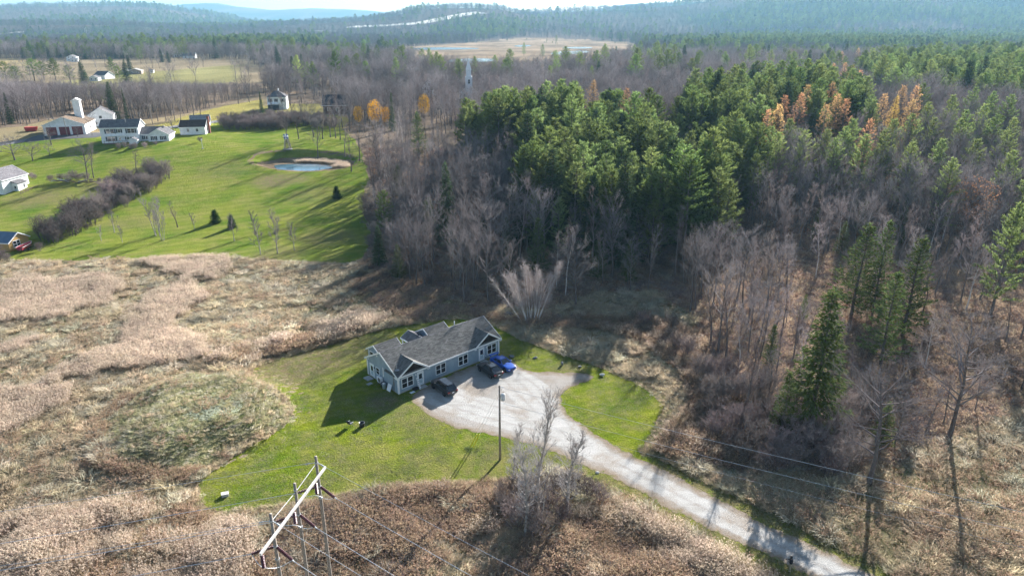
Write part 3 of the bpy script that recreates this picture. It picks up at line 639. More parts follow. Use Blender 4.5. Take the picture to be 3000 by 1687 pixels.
for i in range(2): keepg('lawn', tuft(170 + i, 30, .11, 1.0, (0, 0, 0), .03, 0, .8, rad=.4), [M_greengrass if i else M_olive])

# ---- one object that instances meshes at given points
def scatter(name, meshes, P, idx, scl, rot, label, cat='grass'):
    """uncountable cover: one object, its copies placed by geometry nodes"""
    src = bpy.data.collections.new(name + '_source')
    for i, m in enumerate(meshes):
        o = bpy.data.objects.new('%s_%03d' % (name, i), m); src.objects.link(o)
    me = bpy.data.meshes.new(name); N = len(P); me.vertices.add(N); me.vertices.foreach_set('co', np.asarray(P, np.float32).ravel())
    scl = np.asarray(scl, np.float32);  scl = np.repeat(scl[:, None], 3, 1) if scl.ndim == 1 else scl
    rot = np.asarray(rot, np.float32);  rot = np.c_[np.zeros((N, 2)), rot].astype(np.float32) if rot.ndim == 1 else rot
    for nm, ty, d, k in (('idx', 'INT', np.asarray(idx, np.int32), 'value'), ('scl', 'FLOAT_VECTOR', scl.ravel(), 'vector'), ('rot', 'FLOAT_VECTOR', rot.ravel(), 'vector')):
        a = me.attributes.new(nm, ty, 'POINT'); a.data.foreach_set(k, np.ascontiguousarray(d))
    for m in {mm.name: mm for g in meshes for mm in g.materials}.values(): me.materials.append(m)
    o = obj(name, me); tag(o, label, cat, None, 'stuff')
    g = bpy.data.node_groups.new(name, 'GeometryNodeTree')
    g.interface.new_socket('Geometry', in_out='INPUT', socket_type='NodeSocketGeometry'); g.interface.new_socket('Geometry', in_out='OUTPUT', socket_type='NodeSocketGeometry')
    n = g.nodes.new; gi = n('NodeGroupInput'); go = n('NodeGroupOutput'); ip = n('GeometryNodeInstanceOnPoints'); ci = n('GeometryNodeCollectionInfo'); mp = n('GeometryNodeMeshToPoints')
    ci.inputs['Collection'].default_value = src; ci.inputs['Separate Children'].default_value = True; ci.inputs['Reset Children'].default_value = True
    def na(nm, ty):
        a = n('GeometryNodeInputNamedAttribute'); a.data_type = ty; a.inputs['Name'].default_value = nm; return [x for x in a.outputs if x.enabled][0]
    lk = g.links.new; lk(gi.outputs[0], mp.inputs[0]); lk(mp.outputs[0], ip.inputs['Points']); lk(ci.outputs[0], ip.inputs['Instance']); ip.inputs['Pick Instance'].default_value = True
    lk(na('idx', 'INT'), ip.inputs['Instance Index']); lk(na('rot', 'FLOAT_VECTOR'), ip.inputs['Rotation']); lk(na('scl', 'FLOAT_VECTOR'), ip.inputs['Scale']); lk(ip.outputs[0], go.inputs[0])
    o.modifiers.new('copies', 'NODES').node_group = g
    return o
def joined(kind):                                     # trunk and crown in one mesh, for the uncountable far wood
    out = []
    for t, c, H in SRC[kind]:
        V = []; Fc = []; mats = []; mi = []; k = 0
        for m in (t, c):
            v = np.empty(len(m.vertices) * 3, np.float32); m.vertices.foreach_get('co', v); V.append(v.reshape(-1, 3))
            m.calc_loop_triangles(); f = np.empty(len(m.loop_triangles) * 3, np.int32); m.loop_triangles.foreach_get('vertices', f); Fc.append(f.reshape(-1, 3) + k); k += len(m.vertices)
            pi = np.empty(len(m.loop_triangles), np.int32); m.loop_triangles.foreach_get('material_index', pi); mi.append(pi + len(mats)); mats += list(m.materials)
        out.append((raw_mesh(kind, np.vstack(V), np.vstack(Fc), mats, np.concatenate(mi)), H))
    return out

# ================================================================== TREES
NAMES = dict(bare='bare_tree', slim='bare_tree', broad='bare_tree', lone='bare_tree', apple='apple_tree', sapling='sapling', clump='multi_stem_tree', poplar='poplar_tree', whitebirch='birch_tree', shrub='shrub',
             pine='pine_tree', paine='pine_tree', spruce='spruce_tree', fir='fir_tree', bigspruce='spruce_tree', larch='larch_tree', goldlarch='larch_tree', cedar='cedar_bush', yellowtree='yellow_leaved_tree', rusttree='oak_tree', rusthint='oak_tree')
CATS = dict(shrub='shrub', cedar='shrub', sapling='sapling')
def tree(kind, xyz, H, label, group=None, var=None, rz=None, wide=1.0):
    r = random.Random(int(xyz[0] * 131 + xyz[1] * 977)); v = SRC[kind][(r.randrange(9) if var is None else var) % len(SRC[kind])]
    e = empty(NAMES[kind], xyz, r.uniform(0, 6.28) if rz is None else rz, label, CATS.get(kind, 'tree'), group)
    k = H / v[2]; e.scale = (k * wide, k * wide, k)
    obj('trunk', v[0], e); obj('crown', v[1], e); return e
def tree_v(kind, vx, vy, vtop, label, group=None, **kw):           # foot and top as read in the photo
    p = LV(vx, vy); H = max(1.0, top_z(p[0], p[1], vtop * V2) - p[2]); NAMED.append((p[0], p[1], .16 * H)) if not group else None; return tree(kind, p, H, label, group, **kw)
def tree_top(kind, vx, vy, H, label, group=None, **kw):            # only the tip shows: foot lies H metres under it
    p = LV(vx, vy, H); return tree(kind, p, H, label, group, **kw)
random.seed(5); NAMED = []

# --- trees one can name
G_YARD = None
tree_v('lone', 2383, 1112, 800, 'large spreading leafless tree with thick dark trunk in the rough meadow by the wood', var=0, wide=1.05)
tree_v('lone', 2184, 1222, 930, 'leaning leafless tree with a fan of pale branches beside the dark brush and the wires', var=1, wide=1.1)
tree_v('bigspruce', 2032, 1085, 727, 'tall olive spruce standing alone at the edge of the brush right of the drive', var=0, wide=1.1)
tree_v('fir', 2140, 800, 560, 'slender dark-topped fir in the open wood, left of a pair of firs', var=0, wide=1.45)
tree_v('fir', 2193, 800, 555, 'thin fir with dark blunt top between two greener firs in the open wood', var=1, wide=.95)
tree_v('fir', 2268, 850, 590, 'narrow green fir with pointed tip at the right of three firs in the open wood', var=0, wide=1.2)
tree_v('fir', 2215, 920, 685, 'pale sparse fir in front of three dark-topped firs in the open wood', var=1, wide=1.3)
tree_v('paine', 2490, 800, 515, 'bright green pine with flat layered boughs above a bunch of bare stems', var=1, wide=.9)
tree_v('paine', 2560, 620, 420, 'pine at the wood\'s right margin with ragged pale boughs', var=2)
tree_v('whitebirch', 1422, 745, 562, 'tall white birch with drooping fine crown behind the birch clump', var=0, wide=.9)
tree_v('whitebirch', 1400, 725, 590, 'thinner white birch leaning towards the small fir behind the birch clump', var=1, wide=.7)
tree_v('lone', 1448, 768, 605, 'pale grey leafless tree with wide crown right of the birch clump', var=1, wide=.95)
tree_v('fir', 1350, 690, 548, 'small bright green fir in front of the dark pines, above the birch clump', var=1, wide=1.15)
tree_v('spruce', 955, 668, 566, 'dark broad spruce at the corner where lawn, field and wood meet', var=1, wide=1.0)
tree_v('pine', 968, 600, 478, 'round dark pine at the lawn edge of the wood above the corner spruce', var=2, wide=1.0)
tree_v('spruce', 1128, 620, 408, 'tall dark spruce among bare trees left of the pine stand', var=2, wide=.75)
tree_v('fir', 1055, 400, 280, 'pale green conifer in the bare wood near the yellow trees', var=0, wide=1.25)
tree_v('spruce', 288, 306, 205, 'tall dark spruce between the fire station and the white two-storey house', var=0, wide=.95)
tree_v('spruce', 322, 306, 222, 'thin grey half-dead spruce beside the tall dark spruce', var=1, wide=.35)
tree_v('spruce', 28, 312, 232, 'olive spruce in the bare wood left of the fire station', var=2, wide=.62)
tree_v('spruce', 660, 292, 230, 'dark spruce beside the hip-roofed house', var=1, wide=.55)
tree_v('spruce', 988, 330, 232, 'dark narrow spruce next to the yellow trees', var=2, wide=.55)
for vx, vy, vt, lb in ((945, 322, 250, 'bright golden leafy tree, the biggest of the yellow trees by the dark-roofed barn'), (904, 318, 266, 'pale yellow leafy tree close to the dark-roofed barn'), (972, 318, 268, 'small golden tree against the narrow dark spruce'), (1068, 300, 236, 'golden leafy tree below the white church gable')):
    tree_v('yellowtree', vx, vy, vt, lb, wide=.8)
tree_v('rusttree', 2420, 610, 445, 'oak still holding russet leaves in the open wood', wide=1.35)
# birch clump: many white stems from one root
rng = np.random.default_rng(77); p = LV(1338, 812); e = empty('birch_clump', p, 0, 'big clump of white birch stems fanning out from one foot behind the grey house', 'tree', None)
cr = TB()
for i in range(22):
    a = (math.pi * (i % 2) + rng.normal() * .7) if i else math.pi; tl = (.04 + .36 * (i / 22)) if i else .52
    d0 = np.array([math.cos(a) * tl * 1.15, math.sin(a) * tl * .6, 1]); tb = TB(); h = rng.uniform(8.5, 11.5) * (1 if i else .9)
    tp = bend((math.cos(a) * .9 * tl * 3, math.sin(a) * .9 * tl * 3, -.3), d0, h, 7, .05 if i else -.015, rng, .055); tb.tube(tp, [.065 * (1 - .85 * j / 7) for j in range(8)], 5)
    obj('stem', tb.mesh('stem', [M_birch]), e)
    n = 130; ts = rng.uniform(.3, 1, n); q, qd = along(tp, ts); D = unit(qd + .8 * unit(rng.normal(size=(n, 3)))); l = rng.uniform(.7, 1.7, n) * (1.2 - .6 * ts); cr.spikes(q, D * l[:, None], .03, rng)
    A = np.repeat(q, 5, 0) + np.repeat(D * l[:, None], 5, 0) * rng.uniform(.2, 1, (n * 5, 1)); D2 = unit(np.repeat(D, 5, 0) + .9 * unit(rng.normal(size=A.shape))); cr.spikes(A, D2 * rng.uniform(.3, .9, (n * 5, 1)), .022, rng)
obj('crown', cr.mesh('crown', [M_birch_twig]), e)
# thin poplars and brush by the road in front
tree_v('poplar', 1352, 1330, 968, 'tallest thin leafless poplar between the utility pole and the drive', var=0, wide=1.2)
tree_v('poplar', 1425, 1292, 1062, 'thin dark-stemmed leafless poplar standing against the gravel drive', var=1, wide=1.9)
tree_v('poplar', 1287, 1240, 1058, 'slight pale leafless poplar just right of the utility pole', var=1, wide=1.2)
tree_v('poplar', 1322, 1350, 1090, 'pale short leafless poplar left of the tallest one', var=0, wide=1.5)
tree_v('clump', 1345, 1330, 1160, 'bushy grey leafless sapling clump at the foot of the tallest poplar', var=0, wide=1.3)
# lawn trees of the upper meadow
for i, (vx, vy, vt) in enumerate(((38, 403, 350), (82, 405, 362), (-8, 398, 352))): tree_v('apple', vx, vy, vt, 'old leaning apple tree on the lawn below the fire station', 'old apple trees on the slope', var=i, wide=1.1)
tree_v('apple', 130, 365, 325, 'small apple tree in front of the fire station doors', var=1, wide=1.0)
tree_v('apple', 125, 392, 360, 'small upright leafless tree on the lawn left of the white house shadow', var=0, wide=.8)
tree_v('broad', 232, 340, 283, 'leafless tree with rounded crown beside the white two-storey house', var=0, wide=.8)
tree_v('apple', 196, 345, 322, 'little leafless tree by the fire station side wall', var=0)
tree_v('apple', 437, 332, 298, 'gnarled leafless tree in front of the white garage', var=1, wide=.9)
tree_v('lone', 222, 450, 350, 'leafless twin-trunk tree above the brush pile on the lawn', var=0, wide=1.0)
tree_v('slim', 236, 448, 356, 'slender leafless trunk leaning beside the twin-trunk tree at the brush pile', var=1, wide=1.2)
tree_v('slim', 345, 440, 372, 'thin leafless tree at the tip of the hedge', var=0, wide=1.5)
tree_v('clump', 398, 592, 482, 'tall leafless three-stemmed tree on the lawn below the hedge', var=0, wide=1.1)
tree_v('clump', 410, 605, 530, 'lower bushy leafless tree in front of the three-stemmed tree', var=1, wide=.8)
tree_v('slim', 447, 400 + 172, 505, 'young leafless tree right of the three-stemmed tree', var=2, wide=1.6)
SAP = 'thin young leafless tree planted on the lawn near the reeds'
for vx, vy, vt in ((288, 585, 525), (308, 610, 570), (490, 578, 540), (255, 606, 570), (590, 606, 545), (643, 588, 535), (692, 588, 530), (655, 640, 560), (698, 638, 555), (741, 630, 565), (580, 575, 545)): tree_v('sapling', vx, vy, vt, SAP, 'saplings on the lawn', wide=1.3)
tree_v('cedar', 543, 561, 528, 'rounded dark green cedar bush beside a darker twin on the lawn', var=0, wide=1.1)
tree_v('cedar', 584, 574, 541, 'dark upright cedar bush with a bare sapling in front on the lawn', var=0, wide=.9)
tree_v('cedar', 848, 500, 468, 'small bright cedar bush alone on the lawn below the pond', var=0, wide=1.0)
# trees round the pond and along the lawn below the road
for i, (vx, vy, vt) in enumerate(((800, 400, 300), (752, 350, 262), (722, 360, 270), (790, 345, 255), (812, 350, 262), (845, 348, 258), (856, 352, 265), (832, 346, 250), (884, 432, 330), (905, 405, 300), (868, 395, 300), (690, 300, 222), (712, 296, 218), (735, 300, 225), (765, 318, 235), (820, 312, 228), (842, 318, 232), (862, 322, 236), (880, 330, 240))):
    tree_v('slim' if i % 3 else 'bare', vx, vy, vt, 'leafless lawn tree casting long shadows near the pond', 'trees on the lawn by the pond', wide=1.2)
for i, (vx, vy, vt) in enumerate(((398, 306, 232), (418, 306, 225), (440, 304, 238), (488, 300, 218), (505, 297, 228), (455, 303, 242), (600, 262, 195), (628, 258, 190))):
    tree_v('broad' if i in (3,) else 'bare', vx, vy, vt, 'big leafless roadside tree behind the white garage', 'leafless trees along the road', wide=1.1)
for vx, vy, vt in ((20, 213, 155), (46, 210, 166), (88, 204, 147), (112, 202, 154), (141, 202, 148), (179, 208, 164), (217, 209, 183), (-15, 214, 160)):
    tree_v('pine', vx, vy, vt, 'broad dark pine in front of the distant farm fields', 'broad pines before the farm fields', wide=1.75)
for vx, vy, H in ((200, 150, 16), (310, 150, 16), (295, 165, 13), (320, 138, 15), (275, 145, 14), (402, 122, 14), (385, 118, 12), (420, 128, 12), (742, 116, 16), (752, 118, 15), (884, 114, 16), (870, 124, 13), (245, 215, 10), (378, 120, 12)):
    tree_top('pine' if vx % 2 else 'spruce', vx, vy, H, 'dark evergreen around the distant farmhouses', 'evergreens around the distant farmhouses', wide=1.35 if vx % 2 else 1.15)
for i in range(56):
    vx = (60 + 4.3 * i) if i < 41 else (270 + 5.6 * (i - 41)); tree_v('pine' if i % 3 else 'spruce', vx, 147 + random.uniform(-3, 3), 111 + random.uniform(-6, 9), 'dark evergreen in the dense belt behind the distant farmhouses', 'evergreen belt behind the farmhouses', wide=1.35)
for vx, vy, vt in ((302, 202, 160), (440, 205, 165)): tree_v('broad', vx, vy, vt, 'round leafless shade tree in the distant farm field', 'shade trees in the farm field', wide=1.2)

# --- hedge and shrubs
HEDGE = vpoly([(100, 612), (120, 588), (180, 548), (262, 500), (325, 468), (340, 444), (415, 436), (424, 450), (392, 478), (335, 512), (265, 552), (190, 596), (125, 622)])
HEDGE2 = vpoly([(75, 448), (150, 452), (230, 450), (330, 452), (330, 466), (230, 466), (120, 462), (75, 458)])
ROADSH = vpoly([(560, 312), (690, 300), (800, 306), (850, 318), (840, 328), (760, 318), (690, 330), (600, 330), (560, 328)])
def fill(poly, s, margin=0, seed=1, n=60000):
    g = np.random.default_rng(seed); W = land(poly[:, 0], poly[:, 1])[:, :2]; lo, hi = W.min(0), W.max(0)
    xs, ys = np.meshgrid(np.arange(lo[0], hi[0], s), np.arange(lo[1], hi[1], s), indexing='ij'); x = (xs + g.uniform(-.4, .4, xs.shape) * s).ravel(); y = (ys + g.uniform(-.4, .4, ys.shape) * s).ravel()
    k = inpoly(x, y, W); return np.c_[x[k], y[k], Hg(x[k], y[k])]
for P in fill(HEDGE, 2.7, seed=3): tree('shrub', P, random.choice((1.5, 2.2, 2.8, 3.2, 4.2)) * random.uniform(.85, 1.15), 'grey-mauve leafless shrub in the thick hedge across the lawn', 'shrubs of the hedge', wide=1.25)
for P in fill(HEDGE2, 2.6, seed=4): tree('shrub', P, random.uniform(1.0, 2.2), 'low leafless shrub along the brush pile on the lawn', 'shrubs by the brush pile', wide=1.3)
for P in fill(ROADSH, 3.0, seed=5): tree('shrub', P, random.uniform(2.0, 4.0), 'brown leafless shrub in the row between the road and the pond lawn', 'shrubs below the road', wide=1.2)
for vx, vy, h in ((-6, 652, 2.4), (8, 658, 2.0), (22, 660, 1.5), (100, 632, 1.6)): tree('shrub', LV(vx, vy), h, 'leafless shrub in front of the yellow cabin', 'shrubs by the cabin', wide=1.3)
for vx, vy, h in ((315, 372, 1.6), (340, 374, 1.6), (365, 372, 1.5), (330, 376, 1.4), (300, 374, 1.4), (392, 366, 1.2), (505, 358, 1.5), (425, 352, 1.6)): tree('shrub', LV(vx, vy), h, 'rounded garden shrub along the front of the white house', 'garden shrubs of the white house', wide=1.3)
for vx, vy, h in ((1300, 1260, 2.4), (1270, 1290, 2.0), (1330, 1300, 2.6), (1370, 1290, 2.4), (1400, 1250, 2.2), (1300, 1330, 2.6), (1440, 1245, 2.3), (1480, 1250, 2.0), (1350, 1350, 2.6), (1265, 1250, 1.7), (1510, 1265, 1.8), (1410, 1310, 2.0)):
    tree('shrub', LV(vx, vy), h, 'tangled leafless shrub among the tall grass under the thin poplars', 'shrubs under the poplars', wide=1.2)
for vx, vy, h in ((1000, 650, 3), (930, 570, 3.2), (925, 545, 3), (940, 590, 2.6), (935, 620, 2.4), (918, 520, 2.8), (990, 690, 2.0), (1030, 690, 2.4), (1080, 715, 2.2)): tree('shrub', LV(vx, vy), h, 'dark brown leafless shrub at the shaded edge of the wood', 'shrubs at the wood edge', wide=1.3)
for vx, vy, h in ((1800, 1100, 2.6), (1840, 1130, 2.4), (1870, 1160, 2.6), (1820, 1010, 3.2), (1960, 1090, 3.6), (2000, 1060, 3.4), (2020, 1150, 3.4), (2150, 1160, 2.8), (1880, 1090, 3.2), (1790, 960, 2.8), (2120, 1060, 3.2), (2160, 1040, 3), (1925, 1000, 3.4), (1780, 1010, 3), (1800, 1050, 2.6), (1830, 960, 3.2), (1850, 1080, 2.8), (1900, 1130, 3.2), (1950, 1150, 3.0), (1985, 1180, 2.6), (2060, 1160, 3.0), (2110, 1130, 3.2), (2140, 1100, 2.8), (1760, 950, 2.8), (1730, 900, 2.4), (1870, 1010, 3.4), (1920, 1060, 3.2), (2080, 1200, 2.4), (1700, 880, 2.2), (1690, 830, 2.4), (1620, 820, 2.0), (1990, 1110, 3.4), (2050, 1120, 3.6), (2100, 1180, 3.0), (1940, 1190, 2.6)):
    tree('shrub', LV(vx, vy), h, 'tangled leafless bush in the dark brush right of the drive', 'bushes in the brush right of the drive', wide=1.3)

# --- the wood
PINES = [vpoly([(1130, 262), (1230, 240), (1330, 222), (1440, 222), (1540, 212), (1615, 240), (1685, 272), (1695, 330), (1705, 360), (1735, 400), (1755, 455), (1600, 445), (1480, 430), (1320, 412), (1298, 385), (1285, 350), (1335, 312), (1250, 296), (1150, 285)]),
         vpoly([(1690, 222), (1760, 190), (1850, 178), (1930, 170), (2010, 172), (2100, 178), (2170, 190), (2200, 240), (2060, 300), (1950, 275), (1860, 310), (1740, 300), (1700, 275)]),
         vpoly([(1775, 330), (1860, 310), (1920, 330), (1900, 420), (1820, 440), (1770, 420)]),
         vpoly([(2150, 138), (2300, 122), (2576, 112), (3000, 110), (3000, 215), (2576, 200), (2400, 190), (2230, 186)]),
         vpoly([(1640, 120), (1900, 76), (2300, 70), (3000, 76), (3000, 100), (2300, 96), (1900, 104)])]
PW = [.97, .72, .7, .40, .3]
LARCH = [(1580, 222), (1492, 203), (2225, 236), (2112, 236), (2080, 262), (2035, 214), (2016, 236), (1978, 240), (1962, 262), (2310, 216), (1935, 278), (2004, 166), (2042, 160), (2064, 164), (2100, 160), (2128, 158), (2146, 166), (2165, 178), (2095, 208), (2130, 250), (2300, 250), (2190, 300), (2275, 215), (1995, 158), (2395, 112), (2120, 130), (2160, 122)]
LXY = [LV(2258, 238, 21)[:2]]
for vx, vy in LARCH: LXY.append(tree_top('larch', vx, vy, 21 if vy > 190 else 19, 'orange larch rising out of the wood', 'orange larches', wide=1.15).location[:2])
tree_top('goldlarch', 2258, 238, 21, 'tallest bright golden larch in the wood', wide=1.0)
for vx, vy in ((1605, 112), (1640, 128), (1400, 88), (1318, 108), (1365, 112), (1972, 110), (1757, 70), (1825, 130), (2030, 330), (2085, 328), (2372, 350), (2330, 212), (2500, 232), (2545, 240), (1940, 320), (1820, 395), (1870, 330), (2105, 350), (2400, 240), (2450, 222), (2480, 262), (2200, 252), (2150, 300), (1960, 335), (1990, 300), (1740, 330), (1715, 290), (1780, 372), (2540, 330), (2300, 290), (2420, 300), (2230, 330), (2060, 240), (2250, 300), (2340, 260), (2360, 300), (2440, 280), (2510, 290), (2560, 300), (2180, 340), (2130, 320), (2300, 360), (2460, 350), (2550, 380), (2400, 400)):
    tree_top('paine' if vx != 1757 else 'pine', vx, vy, 19, 'single pine standing above the bare trees of the wood', 'pines scattered in the bare wood')
tree_top('fir', 1785, 532, 11, 'slim dark fir at the right foot of the pine stand', wide=1.1)
OAKS = [(1940, 145), (1990, 140), (2030, 135), (2100, 130), (1600, 165), (1870, 152), (2140, 240), (1905, 170)]
for vx, vy in OAKS: tree_top('rusthint', vx, vy, 13, 'bare oak with russet leaves left on it near the far houses', 'russet oaks near the far houses')

SPARSE = vpoly([(1640, 790), (1700, 560), (1800, 470), (2000, 420), (2300, 400), (2700, 400), (3300, 500), (3300, 1000), (2450, 1080), (2060, 1210), (1960, 1050), (1830, 900)])
KEEPOUT = vpoly([(1280, 700), (1500, 700), (1500, 830), (1280, 830)])
OPEN_L = vpoly([(-400, 345), (-400, 150), (620, 150), (700, 205), (650, 240), (560, 262), (480, 285), (380, 300), (240, 300), (130, 300), (60, 318)])
BUILD_KEEPOUT = []                                   # circles (x, y, r) kept clear of trees
def clearing(vx, vy, r): p = LV(vx, vy); BUILD_KEEPOUT.append((p[0], p[1], r))
for a in ((205, 172, 16), (455, 140, 18), (480, 148, 14), (310, 186, 11), (335, 184, 10), (255, 200, 14), (700, 260, 9), (240, 292, 16), (200, 320, 22), (830, 280, 10), (1165, 232, 16), (1075, 220, 9)): clearing(*a)
def in_clear(x, y):
    r = np.zeros(x.shape, bool)
    for cx, cy, rr in BUILD_KEEPOUT: r |= (x - cx) ** 2 + (y - cy) ** 2 < rr * rr
    return r
for q_ in ((1352, 300, 5.5), (1238, 286, 4.0)): p_ = L(*q_[:2]); NAMED.append((p_[0] + 3, p_[1], q_[2]))
kinds = ['bare', 'slim', 'broad', 'pine', 'paine', 'spruce', 'fir', 'larch', 'rusthint', 'whitebirch', 'bare_far', 'pine_far', 'spruce_far']
acc = []                                             # x y z kind H
def band(y0, y1, s, seed, grow=1.0):
    g = np.random.default_rng(seed); w = .95 * y1
    xs, ys = np.meshgrid(np.arange(-w, w, s), np.arange(y0, y1, s), indexing='ij'); x = (xs + g.uniform(-.45, .45, xs.shape) * s).ravel(); y = (ys + g.uniform(-.45, .45, ys.shape) * s).ravel()
    z = Hg(x, y); px, py = proj(x, y, z); k = (px > -420) & (px < 3700) & (py > -400); x, y, z, px, py = (q[k] for q in (x, y, z, px, py))
    tx, ty = proj(x, y, z + 19); u = g.random(len(x)); u2 = g.random(len(x)); nz = fbm(x, y, 60, 3); nb = fbm(x + 900, y, 380, 4)
    k1 = inpoly(px, py, WOOD1); k2 = inpoly(px, py, WOOD2); mars = inpoly(px, py, MARSH)
    fields = inpoly(px, py, FIELD_A) | inpoly(px, py, FIELD_B) | inpoly(px, py, FIELD_C) | inpoly(px, py, CHURCHYARD) | inpoly(px, py, HAYS)
    wood = k1 | k2
    if 300 < y1 <= 1000: wood |= inpoly(px, py, OPEN_L) & (u2 < .05) & (y > 330)
    if y1 > 650: wood |= (y > 640) & ~inpoly(px, py, OPEN_L)
    wood &= ~mars & ~fields & ~in_clear(x, y)
    if y1 <= 500: wood &= (sdist(x, y, MEADOW) > 2)
    if y1 <= 250: wood &= (sdist(x, y, YARD) > 5)
    if y1 > 1500:
        for c in CUTS: wood &= ~inpoly(x, y, c)
    kd = np.where(u2 < .42, 0, np.where(u2 < .85, 1, 2)); H = 8.0 + 8.0 * g.random(len(x)) ** .8 + np.where(k2, 1.5, 0)
    pn = np.zeros(len(x), bool)
    for P, w_ in zip(PINES, PW): pn |= inpoly(tx, ty, P) & (u < w_)
    if y1 > 950:                                  # patchy evergreens far off
        ev = sstep(.47, .62, nb + np.where(x > 500, .03, -.075) + np.where((y < 2000), -.06, 0) + np.where((px < 620) & (py > 60) & (py < 95), .12, 0)); pn |= u < .85 * ev
    pn |= (u < .035) & (y > 420)
    kd = np.where(pn, np.where(u2 < .55, 3, np.where(u2 < .85, 4, 5)), kd); H = np.where(pn, 17 + 6 * g.random(len(x)), H)
    if y1 < 300:
        sx, sy = proj(x, y, z + 14); pf = ~pn & inpoly(sx, sy, vpoly([(1310, 430), (1480, 440), (1700, 455), (1710, 496), (1600, 502), (1450, 500), (1330, 488)])) & (u < .8); kd = np.where(pf, np.where(u2 < .5, 3, np.where(u2 < .75, 4, 5)), kd); H = np.where(pf, 12.5 + 4 * g.random(len(x)), H); pn |= pf
        keep_front = ~(~pn & (u > .5) & inpoly(px, py, vpoly([(1180, 560), (1750, 560), (1760, 740), (1500, 740), (1200, 740)])))
    else: keep_front = np.ones(len(x), bool)
    if y1 > 480: k = (u > .985) & ~pn & (px > 1700); kd = np.where(k, 8, kd)
    keepm = wood & keep_front & (~inpoly(px, py, POOLVIEW) | (u < .05))
    H = np.where(inpoly(px, py, POOLVIEW), 2.5 + 3 * u2, H)
    lim = (208 + 22 * (nz - .5)) * V2; Hl = top_z(x, y, lim) - z; H = np.where(k2 & (H > Hl), Hl * (.8 + .2 * u2), H); keepm &= ~(k2 & (H < 4.5))
    if y1 <= 480:
        for lx, ly, lw in NAMED: keepm &= ~((np.abs(x - lx * y / ly) < lw) & (y > ly - 13 - .22 * max(0, ly - 150)) & (y < ly + 2.5))
    keepm &= ~(pn & (u2 < .22)) | (y > 700)
    keepm &= ~((nz < .36) & ~pn & (u < .75)) | (y > 900); H = np.where(pn, H * (.78 + .34 * g.random(len(x))), H * (.72 + .6 * nz))
    for lx, ly in LXY: keepm &= ~((np.abs(x - lx * y / ly) < 3.5) & (y > ly - 16) & (y < ly + 4))
    if y1 > 950: kd = np.where(kd < 3, 10, np.where(kd < 5, 11, np.where(kd == 5, 12, 10)))
    if y1 < 300:
        sp_ = inpoly(px, py, SPARSE); keepm &= ~(sp_ & (u2 > .85) & ~pn); keepm &= ~inpoly(px, py, KEEPOUT)
        und = keepm & ~pn & (u < .06); kd = np.where(und, 6, kd); H = np.where(und, 7 + 4 * u2, H)
        bi = keepm & ~pn & (u > .95) & ~und; kd = np.where(bi, 9, kd); H = np.where(bi, 12, H)
        front_ = keepm & (inpoly(px, py, vpoly([(920, 700), (1100, 760), (1640, 800), (1640, 740), (1500, 700), (1100, 640), (930, 600)]))); H = np.where(front_ & ~pn, H * .8, H)
        nr = inpoly(px, py, vpoly([(1740, 790), (2060, 1210), (2600, 1000), (2600, 800), (1900, 780)])); H = np.where(nr & ~pn, H * .72, H)
    x, y, z, kd, H, px, py = (q[keepm] for q in (x, y, z, kd, H, px, py))
    acc.append(np.c_[x, y, z, kd, H * grow, px, py, np.full(len(x), s)])
band(70, 250, 3.7, 1); band(250, 480, 4.2, 2); band(480, 950, 5.6, 3); band(950, 2000, 9.0, 4, 1.1); band(2000, 3400, 20, 5, 1.25); band(3400, 6200, 32, 6, 1.7)
A = np.vstack(acc); Rd = np.hypot(A[:, 0], A[:, 1])
vis = (A[:, 5] > -60) & (A[:, 5] < 3060) & (A[:, 6] < 1800)
isb = np.isin(A[:, 3], (0, 1, 2)); isp = np.isin(A[:, 3], (3, 4)) & (A[:, 1] < 900)
single = np.zeros(len(A), bool)
for m, n in ((isb, 270), (isp, 240), (A[:, 3] == 5, 40), (A[:, 3] == 6, 40), (A[:, 3] == 9, 40)):
    i = np.where(m & vis)[0]; i = i[np.argsort(Rd[i])][:n]; single[i] = True
LB = {0: ('leafless tree with spreading twiggy crown in the wood', 'leafless trees of the wood'), 1: ('slender leafless tree with upright twigs in the wood', 'slender leafless trees of the wood'), 2: ('broad-crowned leafless tree in the wood', 'broad leafless trees of the wood'), 3: ('tall dark green pine of the pine stand', 'pines of the stand'), 4: ('lighter green feathery pine of the pine stand', 'lighter pines of the stand'), 5: ('dark spruce growing among the pines', 'spruces among the pines'), 6: ('small understorey fir in the wood', 'small firs in the wood'), 9: ('white-barked birch in the wood', 'birches in the wood')}
def zone_of(r):
    x, y, px = r[0], r[1], r[5] / V2
    if px < 700 and y > 240: return 'in the strip of wood beyond the far road'
    if px < 1010: return 'at the lawn edge of the wood' if y < 260 else 'beside the pond lawn'
    if px < 1290: return 'behind the grey house, left of the birch clump' if y < 150 else ('left of the pine stand' if y < 230 else 'before the church')
    if px < 1720: return 'behind the birch clump' if y < 138 else ('on the house side of the stand' if y < 165 else ('in the middle of the stand' if y < 215 else 'at the back of the stand'))
    if px < 2080: return 'in the brush right of the drive' if y < 105 else ('right of the pine stand' if y < 190 else 'below the orange larches')
    return 'in the rough meadow by the road wires' if y < 80 else ('around the trio of firs' if y < 135 else ('around the russet oak' if y < 190 else 'right of the golden larch'))
for r in A[single]:
    k = int(r[3]); zn = zone_of(r); lb = {0: 'leafless tree with spreading twigs ', 1: 'slender upright leafless tree ', 2: 'broad-crowned leafless tree ', 3: 'dark green pine ', 4: 'lighter feathery pine ', 5: 'dark spruce ', 6: 'small understorey fir ', 9: 'white-barked birch '}[k] + zn
    tree(kinds[k], r[:3], r[4], lb, lb, wide=random.uniform(.85, 1.3))
far = A[~single]; ML = []; off = {}
